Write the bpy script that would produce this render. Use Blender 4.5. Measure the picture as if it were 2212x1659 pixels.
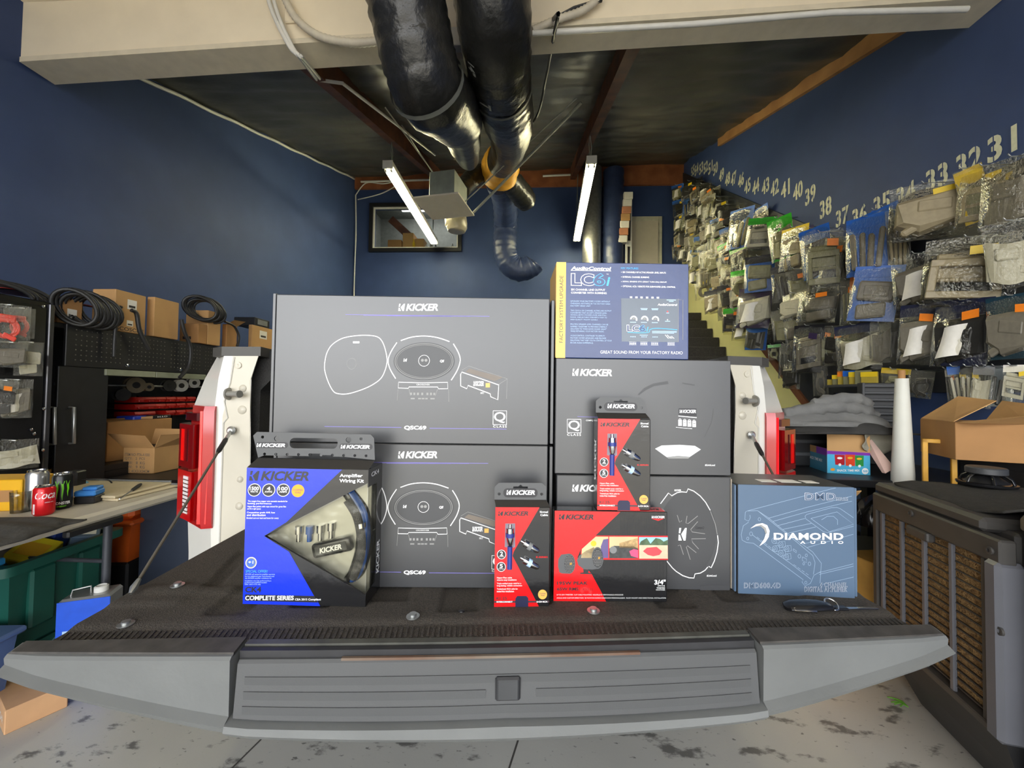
import bpy, bmesh, random
from math import *
from mathutils import Vector as V, Matrix, noise

random.seed(11)
for _o in list(bpy.data.objects):
    bpy.data.objects.remove(_o)
S = bpy.context.scene
COL = S.collection

# ------------------------------------------------------------------ camera
FPX, CX, CY = 840.0, 1106.0, 829.5
YAW, PITCH, ROLL = radians(3.0), radians(1.45), radians(0.8)
EYE = V((0, 0, 1.30))
CAMR = Matrix.Rotation(YAW, 3, 'Z') @ Matrix.Rotation(pi / 2 + PITCH, 3, 'X') @ Matrix.Rotation(ROLL, 3, 'Z')
cam_data = bpy.data.cameras.new('camera')
cam_data.sensor_width = 36.0
cam_data.lens = 36.0 * FPX / 2212.0
cam_data.clip_start = 0.02
cam = bpy.data.objects.new('camera', cam_data)
cam.matrix_world = Matrix.Translation(EYE) @ CAMR.to_4x4()
COL.objects.link(cam)
S.camera = cam

# ------------------------------------------------------------------ world, exposure
S.view_settings.view_transform = 'Standard'
S.view_settings.look = 'None'
S.view_settings.gamma = 1.0
S.view_settings.use_curve_mapping = False
S.view_settings.exposure = 1.9
w = bpy.data.worlds.new('sky')
S.world = w
w.use_nodes = True
_n = w.node_tree.nodes
_bg = _n['Background']
_sky = _n.new('ShaderNodeTexSky')
_sky.sky_type = 'HOSEK_WILKIE'
_sky.turbidity = 6.0
_sky.ground_albedo = 0.4
_sky.sun_direction = V((-0.55, -0.35, 0.75)).normalized()
_hs = _n.new('ShaderNodeHueSaturation')
_hs.inputs['Saturation'].default_value = 0.12
w.node_tree.links.new(_sky.outputs[0], _hs.inputs['Color'])
w.node_tree.links.new(_hs.outputs[0], _bg.inputs[0])
_bg.inputs[1].default_value = 8.0


S.cycles.max_bounces = 8
S.cycles.diffuse_bounces = 4
S.cycles.glossy_bounces = 3
S.cycles.transparent_max_bounces = 16
S.cycles.caustics_reflective = False


# ------------------------------------------------------------------ picture <-> place
def ray(px, py):
    return CAMR @ V(((px - CX) / FPX, -(py - CY) / FPX, -1.0))


def at(ax, v, px, py):
    """point where the sight line meets the plane x|y|z = v"""
    d = ray(px, py)
    return EYE + d * ((v - EYE[ax]) / d[ax])


def pt(px, py, dep):
    return EYE + ray(px, py) * dep


def proj(p):
    q = CAMR.transposed() @ (V(p) - EYE)
    return CX + FPX * q.x / -q.z, CY - FPX * q.y / -q.z


# ------------------------------------------------------------------ materials
MATS = {}


def mat(name, col, rough=0.5, metal=0.0, var=0.12, vs=12.0, bump=0.0, bs=60.0, coat=0.0, emit=0.0, spec=0.5, col2=None, alpha=None):
    if name in MATS:
        return MATS[name]
    m = bpy.data.materials.new(name)
    m.use_nodes = True
    nt = m.node_tree
    b = nt.nodes['Principled BSDF']
    tc = nt.nodes.new('ShaderNodeTexCoord')
    nz = nt.nodes.new('ShaderNodeTexNoise')
    nz.inputs['Scale'].default_value = vs
    nz.inputs['Detail'].default_value = 5
    nt.links.new(tc.outputs['Object'], nz.inputs['Vector'])
    rp = nt.nodes.new('ShaderNodeValToRGB')
    c = V(col[:3])
    lo, hi = (c * (1 - var), c * (1 + var)) if col2 is None else (c, V(col2[:3]))
    rp.color_ramp.elements[0].position = 0.32
    rp.color_ramp.elements[1].position = 0.68
    rp.color_ramp.elements[0].color = (*[min(1, max(0, x)) for x in lo], 1)
    rp.color_ramp.elements[1].color = (*[min(1, max(0, x)) for x in hi], 1)
    nt.links.new(nz.outputs['Fac'], rp.inputs['Fac'])
    nt.links.new(rp.outputs['Color'], b.inputs['Base Color'])
    b.inputs['Roughness'].default_value = rough
    b.inputs['Metallic'].default_value = metal
    b.inputs['Specular IOR Level'].default_value = spec
    b.inputs['Coat Weight'].default_value = coat
    b.inputs['Coat Roughness'].default_value = 0.08
    if bump:
        n2 = nt.nodes.new('ShaderNodeTexNoise')
        n2.inputs['Scale'].default_value = bs
        n2.inputs['Detail'].default_value = 4
        nt.links.new(tc.outputs['Object'], n2.inputs['Vector'])
        bp = nt.nodes.new('ShaderNodeBump')
        bp.inputs['Strength'].default_value = bump
        bp.inputs['Distance'].default_value = 0.01
        nt.links.new(n2.outputs['Fac'], bp.inputs['Height'])
        nt.links.new(bp.outputs['Normal'], b.inputs['Normal'])
    if emit:
        b.inputs['Emission Color'].default_value = (*c, 1)
        b.inputs['Emission Strength'].default_value = emit
    MATS[name] = m
    return m


def srgb(r, g, b):
    return tuple(((x / 255) / 12.92 if x <= 10 else ((x / 255 + 0.055) / 1.055) ** 2.4) for x in (r, g, b))


def film_mat(name, tint, clear, rough=0.12, fk=0.55, gc=0.42):
    if name in MATS:
        return MATS[name]
    m = bpy.data.materials.new(name)
    m.use_nodes = True
    nt = m.node_tree
    nt.nodes.remove(nt.nodes['Principled BSDF'])
    out = nt.nodes['Material Output']
    tr = nt.nodes.new('ShaderNodeBsdfTransparent')
    tr.inputs[0].default_value = (*tint, 1)
    gl = nt.nodes.new('ShaderNodeBsdfGlossy')
    gl.inputs['Roughness'].default_value = rough
    gl.inputs[0].default_value = (gc, gc, gc * .94, 1)
    fr = nt.nodes.new('ShaderNodeFresnel')
    fr.inputs['IOR'].default_value = 1.5
    ad = nt.nodes.new('ShaderNodeMath')
    ad.operation = 'ADD'
    ad.use_clamp = True
    ad.inputs[1].default_value = 1 - clear
    nz = nt.nodes.new('ShaderNodeTexNoise')
    nz.inputs['Scale'].default_value = 22
    tc = nt.nodes.new('ShaderNodeTexCoord')
    bp = nt.nodes.new('ShaderNodeBump')
    bp.inputs['Strength'].default_value = 0.5
    bp.inputs['Distance'].default_value = 0.02
    nt.links.new(tc.outputs['Object'], nz.inputs['Vector'])
    nt.links.new(nz.outputs['Fac'], bp.inputs['Height'])
    nt.links.new(bp.outputs['Normal'], gl.inputs['Normal'])
    mx = nt.nodes.new('ShaderNodeMixShader')
    fm_ = nt.nodes.new('ShaderNodeMath')
    fm_.operation = 'MULTIPLY'
    fm_.inputs[1].default_value = fk
    nt.links.new(fr.outputs[0], fm_.inputs[0])
    nt.links.new(fm_.outputs[0], ad.inputs[0])
    nt.links.new(ad.outputs[0], mx.inputs[0])
    nt.links.new(tr.outputs[0], mx.inputs[1])
    nt.links.new(gl.outputs[0], mx.inputs[2])
    nt.links.new(mx.outputs[0], out.inputs['Surface'])
    MATS[name] = m
    return m


# ------------------------------------------------------------------ mesh helpers
def B():
    return bmesh.new()


def box(bm, c, s, R=None, bev=0.0, seg=1, mi=0):
    """box with centre c and full sizes s"""
    g = bmesh.ops.create_cube(bm, size=1.0)['verts']
    fs = list({f for v in g for f in v.link_faces})
    for v in g:
        v.co = V((v.co.x * s[0], v.co.y * s[1], v.co.z * s[2]))
    if bev:
        es = list({e for v in g for e in v.link_edges})
        r = bmesh.ops.bevel(bm, geom=es, offset=min(bev, 0.45 * min(s)), segments=seg, affect='EDGES', profile=0.5)
        fs = list({f for f in r['faces']} | {f for f in fs if f.is_valid})
        g = list({v for f in fs for v in f.verts})
        for f in list({f for v in g for f in v.link_faces}):
            fs.append(f)
    for v in g:
        v.co = (R @ v.co if R else v.co) + V(c)
    if mi:
        for f in fs:
            f.material_index = mi
    return g


def bx(bm, x0, x1, y0, y1, z0, z1, bev=0.0, mi=0):
    return box(bm, ((x0 + x1) / 2, (y0 + y1) / 2, (z0 + z1) / 2), (abs(x1 - x0), abs(y1 - y0), abs(z1 - z0)), None, bev, 1, mi)


def tube(bm, pts, r, n=8, cap=True, mi=0, wob=0.0, seed=0.0):
    pts = [V(p) for p in pts]
    rs = r if isinstance(r, (list, tuple)) else [r] * len(pts)
    rings = []
    t = (pts[1] - pts[0]).normalized()
    up = V((0, 0, 1)) if abs(t.z) < 0.9 else V((1, 0, 0))
    a = t.cross(up).normalized()
    for i, p in enumerate(pts):
        t = (pts[min(i + 1, len(pts) - 1)] - pts[max(i - 1, 0)]).normalized()
        a = (a - t * a.dot(t)).normalized()
        b = t.cross(a)
        ring = []
        for k in range(n):
            th = 2 * pi * k / n
            d = a * cos(th) + b * sin(th)
            rr = rs[i]
            if wob:
                rr *= 1 + wob * noise.noise(V((cos(th) * 2 + seed, sin(th) * 2, i * 0.7 + seed)))
            ring.append(bm.verts.new(p + d * rr))
        rings.append(ring)
    for i in range(len(rings) - 1):
        for k in range(n):
            f = bm.faces.new((rings[i][k], rings[i][(k + 1) % n], rings[i + 1][(k + 1) % n], rings[i + 1][k]))
            f.material_index = mi
            f.smooth = True
    if cap:
        for rg in (rings[0][::-1], rings[-1]):
            f = bm.faces.new(rg)
            f.material_index = mi
    return rings


def curve_pts(pts, n=8):
    """smooth chain through points"""
    P = [V(p) for p in pts]
    out = []
    for i in range(len(P) - 1):
        p0, p1, p2, p3 = P[max(i - 1, 0)], P[i], P[i + 1], P[min(i + 2, len(P) - 1)]
        for k in range(n):
            t = k / n
            out.append(0.5 * ((2 * p1) + (p2 - p0) * t + (2 * p0 - 5 * p1 + 4 * p2 - p3) * t * t + (3 * p1 - p0 - 3 * p2 + p3) * t ** 3))
    out.append(P[-1])
    return out


def lathe(bm, prof, n=24, M=None, mi=0, cap=True):
    M = M or Matrix.Identity(4)
    rings = []
    for r, z in prof:
        rings.append([bm.verts.new(M @ V((r * cos(2 * pi * k / n), r * sin(2 * pi * k / n), z))) for k in range(n)])
    for i in range(len(rings) - 1):
        for k in range(n):
            f = bm.faces.new((rings[i][k], rings[i][(k + 1) % n], rings[i + 1][(k + 1) % n], rings[i + 1][k]))
            f.material_index = mi
            f.smooth = True
    if cap:
        if prof[0][0] > 1e-5:
            bm.faces.new(rings[0][::-1]).material_index = mi
        if prof[-1][0] > 1e-5:
            bm.faces.new(rings[-1]).material_index = mi


def loft(bm, rings, close=True, cap=True, mi=0):
    R = [[bm.verts.new(V(p)) for p in r] for r in rings]
    n = len(R[0])
    for i in range(len(R) - 1):
        for k in range(n if close else n - 1):
            bm.faces.new((R[i][k], R[i][(k + 1) % n], R[i + 1][(k + 1) % n], R[i + 1][k])).material_index = mi
    if cap and close:
        bm.faces.new(R[0][::-1]).material_index = mi
        bm.faces.new(R[-1]).material_index = mi


def prism(bm, poly, d, off=V((0, 0, 0)), mi=0):
    """3-D polygon pushed along vector d"""
    a = [bm.verts.new(V(p) + off) for p in poly]
    b = [bm.verts.new(V(p) + off + V(d)) for p in poly]
    n = len(a)
    for f in (bm.faces.new(a), bm.faces.new(b[::-1])):
        f.material_index = mi
    for k in range(n):
        bm.faces.new((a[k], b[k], b[(k + 1) % n], a[(k + 1) % n])).material_index = mi


def grid(bm, nx, ny, fn, mi=0, smooth=True):
    R = [[bm.verts.new(V(fn(i / nx, j / ny))) for i in range(nx + 1)] for j in range(ny + 1)]
    for j in range(ny):
        for i in range(nx):
            f = bm.faces.new((R[j][i], R[j][i + 1], R[j + 1][i + 1], R[j + 1][i]))
            f.smooth = smooth
            f.material_index = mi


def fin(name, bm, ms, parent=None, loc=None, rotz=0.0, smooth=0, kind=None, label=None, M=None):
    me = bpy.data.meshes.new(name)
    bmesh.ops.recalc_face_normals(bm, faces=bm.faces)
    bm.to_mesh(me)
    bm.free()
    return meshobj(name, me, ms, parent, loc, rotz, smooth, kind, label, M)


def meshobj(name, me, ms, parent=None, loc=None, rotz=0.0, smooth=0, kind=None, label=None, M=None):
    if not isinstance(ms, (list, tuple)):
        ms = [ms]
    for m in ms:
        me.materials.append(m)
    if smooth:
        me.shade_smooth()
        me.set_sharp_from_angle(angle=radians(smooth))
    o = bpy.data.objects.new(name, me)
    COL.objects.link(o)
    if parent:
        o.parent = parent
    if M is not None:
        o.matrix_local = M
    else:
        if loc is not None:
            o.location = loc
        o.rotation_euler = (0, 0, rotz)
    if kind:
        o['kind'] = kind
    if label:
        o['label'] = label
    return o


def tag(o, label, cat, group=None):
    o['label'] = label
    o['category'] = cat
    if group:
        o['group'] = group
    return o


def thing(name, label, cat, loc=(0, 0, 0), rotz=0.0, group=None, M=None):
    o = bpy.data.objects.new(name, None)
    o.empty_display_size = 0.05
    COL.objects.link(o)
    if M is not None:
        o.matrix_world = M
    else:
        o.location = loc
        o.rotation_euler = (0, 0, rotz)
    return tag(o, label, cat, group)


def dup(o, label=None, group=None, loc=None, M=None):
    def cp(a, par):
        c = a.copy()
        COL.objects.link(c)
        if par:
            c.parent = par
        for ch in list(a.children):
            cp(ch, c)
        return c
    r = cp(o, None)
    if label:
        r['label'] = label
    if group:
        r['group'] = group
    if loc is not None:
        r.location = loc
    if M is not None:
        r.matrix_world = M
    return r


def flat(loops, depth=0.0, smooth_n=0):
    """filled 2-D outline with holes -> mesh in xy, thickness 2*depth in z"""
    cu = bpy.data.curves.new('o', 'CURVE')
    cu.dimensions = '2D'
    cu.fill_mode = 'BOTH'
    cu.extrude = depth
    for lp in loops:
        sp = cu.splines.new('POLY')
        sp.points.add(len(lp) - 1)
        for q, p in zip(sp.points, lp):
            q.co = (p[0], p[1], 0, 1)
        sp.use_cyclic_u = True
    o = bpy.data.objects.new('o', cu)
    me = bpy.data.meshes.new_from_object(o)
    bpy.data.objects.remove(o)
    bpy.data.curves.remove(cu)
    return me


TXT = {}
TXTWH = {}


def text_mesh(s, bold=0.0, shear=0.0, spacing=1.0):
    k = (s, bold, shear, spacing)
    if k not in TXT:
        cu = bpy.data.curves.new('t', 'FONT')
        cu.body = s
        cu.size = 1.0
        cu.resolution_u = 3
        cu.offset = bold
        cu.shear = shear
        cu.space_character = spacing
        o = bpy.data.objects.new('t', cu)
        me = bpy.data.meshes.new_from_object(o)
        vs = [v.co.copy() for v in me.vertices]
        fs = [tuple(p.vertices) for p in me.polygons]
        bpy.data.objects.remove(o)
        bpy.data.curves.remove(cu)
        bpy.data.meshes.remove(me)
        x0, x1 = min(v.x for v in vs), max(v.x for v in vs)
        y0, y1 = min(v.y for v in vs), max(v.y for v in vs)
        TXT[k] = ([((v.x - x0) / (x1 - x0), (v.y - y0) / (y1 - y0)) for v in vs], fs, (x1 - x0) / (y1 - y0))
        TXTWH[k] = (x1 - x0, y1 - y0)
    return TXT[k]


def circ(cx, cy, r, n=20, ry=None, a0=0.0, a1=2 * pi):
    ry = r if ry is None else ry
    m = n if abs(a1 - a0 - 2 * pi) < 1e-6 else n - 1
    return [(cx + r * cos(a0 + (a1 - a0) * k / m), cy + ry * sin(a0 + (a1 - a0) * k / m)) for k in range(n)]


def rrect(x0, y0, x1, y1, r, n=4):
    out = []
    for cx, cy, a in ((x1 - r, y1 - r, 0), (x0 + r, y1 - r, 90), (x0 + r, y0 + r, 180), (x1 - r, y0 + r, 270)):
        for k in range(n + 1):
            t = radians(a + 90 * k / n)
            out.append((cx + r * cos(t), cy + r * sin(t)))
    return out


def homog(src, dst):
    """4-point plane mapping"""
    import numpy as np
    A, b = [], []
    for (x, y), (u, v) in zip(src, dst):
        A += [[x, y, 1, 0, 0, 0, -u * x, -u * y], [0, 0, 0, x, y, 1, -v * x, -v * y]]
        b += [u, v]
    h = np.linalg.solve(np.array(A, float), np.array(b, float))
    return lambda x, y: ((h[0] * x + h[1] * y + h[2]) / (h[6] * x + h[7] * y + 1), (h[3] * x + h[4] * y + h[5]) / (h[6] * x + h[7] * y + 1))


class Face:
    """flat print on the front (local y = y0) of a thing: artwork is measured on the printed face itself"""

    def __init__(s, parent, W, H, quad, y0=0.0, x0=0.0, z0=0.0):
        s.p, s.y0 = parent, y0
        s.h = homog(quad, [(x0, z0 + H), (x0 + W, z0 + H), (x0 + W, z0), (x0, z0)])
        s.k = 0

    def P(s, x, y, lay):
        u, v = s.h(x, y)
        return V((u, s.y0 - 0.00025 * lay, v))

    def _mk(s, name, vs, fs, m, lay, label=None):
        me = bpy.data.meshes.new(name)
        me.from_pydata([s.P(x, y, lay) for x, y in vs], [], fs)
        return meshobj(name, me, m, s.p, label=label)

    def poly(s, pts, m, lay=1, name='printed_shape', label=None):
        me = flat([[(x, -y) for x, y in pts]])
        o = s._mk(name, [(v.co.x, -v.co.y) for v in me.vertices], [tuple(p.vertices) for p in me.polygons], m, lay, label)
        bpy.data.meshes.remove(me)
        return o

    def holes(s, loops, m, lay=1, name='printed_shape', label=None):
        me = flat([[(x, -y) for x, y in l] for l in loops])
        o = s._mk(name, [(v.co.x, -v.co.y) for v in me.vertices], [tuple(p.vertices) for p in me.polygons], m, lay, label)
        bpy.data.meshes.remove(me)
        return o

    def rect(s, x0, y0, x1, y1, m, lay=1, name='printed_panel', label=None):
        return s._mk(name, [(x0, y0), (x1, y0), (x1, y1), (x0, y1)], [(0, 1, 2, 3)], m, lay, label)

    def disc(s, x, y, r, m, lay=1, ry=None, name='printed_badge', n=24):
        return s._mk(name, circ(x, y, r, n, ry), [tuple(range(n))], m, lay)

    def ring(s, x, y, r, wd, m, lay=1, ry=None, n=32, name='printed_ring'):
        ry = ry or r
        vs = circ(x, y, r, n, ry) + circ(x, y, r - wd, n, ry - wd)
        return s._mk(name, vs, [(k, (k + 1) % n, n + (k + 1) % n, n + k) for k in range(n)], m, lay)

    def line(s, pts, wd, m, lay=1, name='printed_line', closed=False):
        pts = [V((p[0], p[1])) for p in pts]
        if closed:
            pts = pts + [pts[0]]
        vs, fs = [], []
        n = len(pts)
        for i, p in enumerate(pts):
            a = pts[i - 1] if i else (pts[-2] if closed else pts[0])
            b = pts[i + 1] if i < n - 1 else (pts[1] if closed else pts[-1])
            t = (b - a)
            t = t.normalized() if t.length > 1e-6 else V((1, 0))
            q = V((-t.y, t.x)) * wd / 2
            vs += [tuple(p + q), tuple(p - q)]
        for i in range(n - 1):
            fs.append((2 * i, 2 * i + 1, 2 * i + 3, 2 * i + 2))
        return s._mk(name, vs, fs, m, lay)

    def lines(s, segs, wd, m, lay=1, name='printed_line_art'):
        vs, fs = [], []
        for pts in segs:
            pts = [V((p[0], p[1])) for p in pts]
            o = len(vs)
            for i, p in enumerate(pts):
                t = pts[min(i + 1, len(pts) - 1)] - pts[max(i - 1, 0)]
                t = t.normalized() if t.length > 1e-6 else V((1, 0))
                q = V((-t.y, t.x)) * wd / 2
                vs += [tuple(p + q), tuple(p - q)]
            for i in range(len(pts) - 1):
                fs.append((o + 2 * i, o + 2 * i + 1, o + 2 * i + 3, o + 2 * i + 2))
        return s._mk(name, vs, fs, m, lay)

    def text(s, t, x0, y0, x1, y1, m, lay=2, bold=0.0, shear=0.0, spacing=1.0, name='lettering', vert=False):
        vs, fs, _ = text_mesh(t, bold, shear, spacing)
        if vert:
            q = [(x0 + (x1 - x0) * (1 - b), y1 + (y0 - y1) * a) for a, b in vs]
        else:
            q = [(x0 + (x1 - x0) * a, y1 + (y0 - y1) * b) for a, b in vs]
        return s._mk(name, q, fs, m, lay)

    def outl(s, t, x0, y0, x1, y1, fill, bo=.035, th=.022, m=None, lay=2, spacing=1.0):
        """outlined lettering: pale letters with a slightly thinner filled copy on top"""
        s.text(t, x0, y0, x1, y1, m or white_print, lay, bo, 0, spacing)
        w_, h_ = TXTWH[t, bo, 0, spacing]
        ex, ey = th / w_ * (x1 - x0), th / h_ * (y1 - y0)
        return s.text(t, x0 + ex, y0 + ey, x1 - ex, y1 - ey, fill, lay + 1, bo - th, 0, spacing)

    def kmark(s, x0, y0, x1, y1, m, lay=2):
        """bar-and-wedge emblem"""
        X = lambda a, b: (x0 + (x1 - x0) * a, y0 + (y1 - y0) * b)
        vs = [X(.1, 0), X(.34, 0), X(.24, .42), X(.05, .42), X(.03, .52), X(.2, .55), X(.42, 1), X(0, 1), X(.8, 0), X(1, 0), X(.86, 1), X(.62, 1), X(.33, .5)]
        return s._mk('emblem', vs, [(0, 1, 2, 3), (4, 5, 6, 7), (8, 9, 10, 11, 12)], m, lay)

    def kick(s, x0, y0, x1, y1, m, lay=2, dot=True):
        w = x1 - x0
        s.kmark(x0, y0, x0 + w * .165, y1, m, lay)
        return s.text('KICKER', x0 + w * .19, y0, x1, y1, m, lay, bold=0.035, shear=0.22, spacing=.97, name='logo_lettering')

# ================================================================== the setting
XL, XR, YB, YF = -3.577, 2.827, 7.5, -2.6


def zroof(x, y):
    return 3.03 + 0.338 * y + 0.028 * (x - XL)


navy = mat('navy_wall_paint', srgb(58, 75, 116), 0.6, var=0.07, vs=3.0, bump=0.05, bs=160, spec=.25)
navy2 = mat('navy_duct_paint', srgb(46, 58, 92), 0.4, var=0.15, vs=9, bump=0.3, bs=25)
cream = mat('cream_beam_paint', srgb(242, 230, 206), 0.5, var=0.04, vs=4, bump=0.03)
wht = mat('white_paint', srgb(225, 224, 218), 0.45, var=0.04)
wood_red = mat('rafter_wood', srgb(112, 66, 40), 0.6, col2=srgb(70, 40, 26), vs=6, bump=0.15)
wood_hdr = mat('header_wood', srgb(168, 104, 66), 0.6, col2=srgb(134, 78, 50), vs=5, bump=0.1)
wood_led = mat('ledger_wood', srgb(186, 140, 88), 0.6, col2=srgb(158, 112, 66), vs=4, bump=0.08)
plastic_blk = mat('black_poly_sheet', (0.072, 0.071, 0.058), 0.36, var=0.35, vs=2.0, bump=0.6, bs=6)
black_m = mat('black_satin', (0.012, 0.012, 0.013), 0.45, var=0.2)
black_g = mat('black_gloss', (0.010, 0.010, 0.011), 0.2, var=0.2)
steel = mat('galvanised_steel', srgb(176, 178, 176), 0.35, metal=0.85, var=0.15, vs=20)
chrome = mat('bright_metal', srgb(205, 205, 205), 0.15, metal=1.0, var=0.05)
dkgrey = mat('dark_grey_plastic', (0.045, 0.047, 0.05), 0.5, var=0.1)
midgrey = mat('mid_grey_plastic', srgb(120, 122, 122), 0.5, var=0.1)
kraft = mat('kraft_cardboard', srgb(190, 148, 96), 0.75, var=0.07, vs=6, bump=0.03, bs=200)
kraft2 = mat('kraft_cardboard_dark', srgb(166, 122, 74), 0.75, var=0.08, vs=6, bump=0.03, bs=200)
paper = mat('white_paper', srgb(228, 225, 216), 0.6, var=0.04)
ink = mat('dark_ink', srgb(44, 40, 38), 0.6, var=0.1)
galv = mat('grey_sheet_metal', srgb(150, 158, 150), 0.45, metal=0.25, var=0.12, vs=9)
white_print = mat('white_print', srgb(238, 238, 238), 0.4, var=0.02)
glass_clear = film_mat('window_glass', (0.95, 0.97, 0.97), 0.97, 0.02)
FILM_NEAR = film_mat('clear_bag_film', (0.95, 0.94, 0.89), 0.95, 0.17, .8, .6)
FILM = film_mat('clear_poly_film', (0.95, 0.94, 0.88), 0.985, 0.2)

# floor: painted concrete with oil stains
fm = mat('garage_concrete', srgb(172, 171, 164), 0.45, var=0.10, vs=1.3, bump=0.04, bs=90)
nt = fm.node_tree
bsdf = nt.nodes['Principled BSDF']
tcn = [n for n in nt.nodes if n.type == 'TEX_COORD'][0]
base_link = bsdf.inputs['Base Color'].links[0].from_socket
sn = nt.nodes.new('ShaderNodeTexNoise')
sn.inputs['Scale'].default_value = 6.5
sn.inputs['Detail'].default_value = 6
sn.inputs['Roughness'].default_value = 0.62
mp = nt.nodes.new('ShaderNodeMapping')
mp.inputs['Scale'].default_value = (0.8, 1.6, 1)
mp.inputs['Rotation'].default_value = (0, 0, 0.6)
nt.links.new(tcn.outputs['Object'], mp.inputs[0])
nt.links.new(mp.outputs[0], sn.inputs['Vector'])
sr = nt.nodes.new('ShaderNodeValToRGB')
sr.color_ramp.elements[0].position = 0.58
sr.color_ramp.elements[1].position = 0.64
sn2 = nt.nodes.new('ShaderNodeTexNoise')
sn2.inputs['Scale'].default_value = 38
sn2.inputs['Detail'].default_value = 3
nt.links.new(mp.outputs[0], sn2.inputs['Vector'])
sr2 = nt.nodes.new('ShaderNodeValToRGB')
sr2.color_ramp.elements[0].position = 0.66
sr2.color_ramp.elements[1].position = 0.72
mxx = nt.nodes.new('ShaderNodeMath')
mxx.operation = 'MAXIMUM'
nt.links.new(sn.outputs['Fac'], sr.inputs[0])
nt.links.new(sn2.outputs['Fac'], sr2.inputs[0])
nt.links.new(sr.outputs[0], mxx.inputs[0])
nt.links.new(sr2.outputs[0], mxx.inputs[1])
mm = nt.nodes.new('ShaderNodeMixRGB')
mm.inputs[2].default_value = (0.06, 0.058, 0.055, 1)
sc_ = nt.nodes.new('ShaderNodeMath')
sc_.operation = 'MULTIPLY'
sc_.inputs[1].default_value = 0.8
nt.links.new(mxx.outputs[0], sc_.inputs[0])
nt.links.new(sc_.outputs[0], mm.inputs[0])
nt.links.new(base_link, mm.inputs[1])
nt.links.new(mm.outputs[0], bsdf.inputs['Base Color'])


def struct(name, bm, m, parent=None, smooth=0):
    return fin(name, bm, m, parent, kind=None if parent else 'structure', smooth=smooth)


b = B(); bx(b, XL - .2, XR + .2, YF, YB + .2, -.1, 0)
floor_o = struct('floor', b, fm)
for j_ in (((565, 1596), (470, 1690)), ((1120, 1596), (1090, 1690))):
    p_, q_ = at(2, .0006, *j_[0]), at(2, .0006, *j_[1])
    e_ = (q_ - p_).normalized(); w_ = V((-e_.y, e_.x, 0)) * .0035
    p_ = p_ - e_ * 1.2
    b = B(); b.faces.new([b.verts.new(v_) for v_ in (p_ - w_, p_ + w_, q_ + w_, q_ - w_)]); fin('saw_cut', b, mat('joint_dirt', srgb(70, 68, 64), .8), floor_o)
b = B(); bx(b, -25, 25, -30, YF, -.12, -.02)
struct('driveway', b, mat('driveway_concrete', srgb(196, 190, 176), 0.8, var=0.08, vs=2))
b = B(); bx(b, XL - .2, XL, YF, YB + .2, 0, 6.2)
wall_l = struct('wall_left', b, navy)
b = B(); bx(b, XR, XR + .2, YF, YB + .2, 0, 6.2)
wall_r = struct('wall_right', b, navy)
# front wall: wide open garage door
b = B(); bx(b, XL - .2, XL + .35, YF - .2, YF, 0, 6.2); bx(b, XR - .3, XR + .2, YF - .2, YF, 0, 6.2); bx(b, XL + .35, XR - .3, YF - .2, YF, 3.55, 6.2)
struct('wall_front', b, cream)
# back wall with a real window opening
wa, wb = at(1, YB, 808, 449), at(1, YB, 990, 537)
wx0, wx1, wz0, wz1 = wa.x, wb.x, wb.z, wa.z
me = flat([[(XL, 0), (XR, 0), (XR, 6.2), (XL, 6.2)], [(wx0, wz0), (wx1, wz0), (wx1, wz1), (wx0, wz1)]], 0.06)
me.transform(Matrix.Translation((0, YB + .06, 0)) @ Matrix.Rotation(pi / 2, 4, 'X'))
wall_b = meshobj('wall_back', me, navy, kind='structure')
me = flat([[(wx0 - .07, wz0 - .07), (wx1 + .07, wz0 - .07), (wx1 + .07, wz1 + .07), (wx0 - .07, wz1 + .07)], [(wx0, wz0), (wx1, wz0), (wx1, wz1), (wx0, wz1)]], 0.03)
me.transform(Matrix.Translation((0, YB - .03, 0)) @ Matrix.Rotation(pi / 2, 4, 'X'))
win = meshobj('window_1', me, black_m, kind='structure')
b = B(); bx(b, wx0, wx1, YB + .02, YB + .024, wz0, wz1)
fin('pane', b, glass_clear, win)
me = flat([[(wx0, wz0), (wx1, wz0), (wx1, wz1), (wx0, wz1)], [(wx0 + .03, wz0 + .03), (wx1 - .03, wz0 + .03), (wx1 - .03, wz1 - .03), (wx0 + .03, wz1 - .03)]], 0.012)
me.transform(Matrix.Translation((0, YB - .01, 0)) @ Matrix.Rotation(pi / 2, 4, 'X'))
meshobj('inner_frame', me, wht, win)
# office behind the window
b = B()
og = mat('office_grey', srgb(120, 124, 122), 0.7)
ox0, ox1, oz0, oz1 = wx0 - .5, wx1 + .5, wz0 - .35, wz1 + .5
for a in ((ox0 - .05, ox0, YB + .13, YB + 1.6, oz0, oz1), (ox1, ox1 + .05, YB + .13, YB + 1.6, oz0, oz1), (ox0, ox1, YB + 1.6, YB + 1.65, oz0, oz1), (ox0, ox1, YB + .13, YB + 1.6, oz0 - .05, oz0), (ox0, ox1, YB + .13, YB + 1.6, oz1, oz1 + .05)):
    bx(b, *a)
struct('wall_office', b, og)
b = B(); box(b, ((wx0 + .45), YB + 1.0, wz0 + .62), (1.3, .05, .16), Matrix.Rotation(radians(42), 3, 'Y'))
fin('stair_rail', b, wood_red, None); tag(bpy.data.objects['stair_rail'], 'dark sloping wooden stair rail seen through the office window', 'rail')
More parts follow.
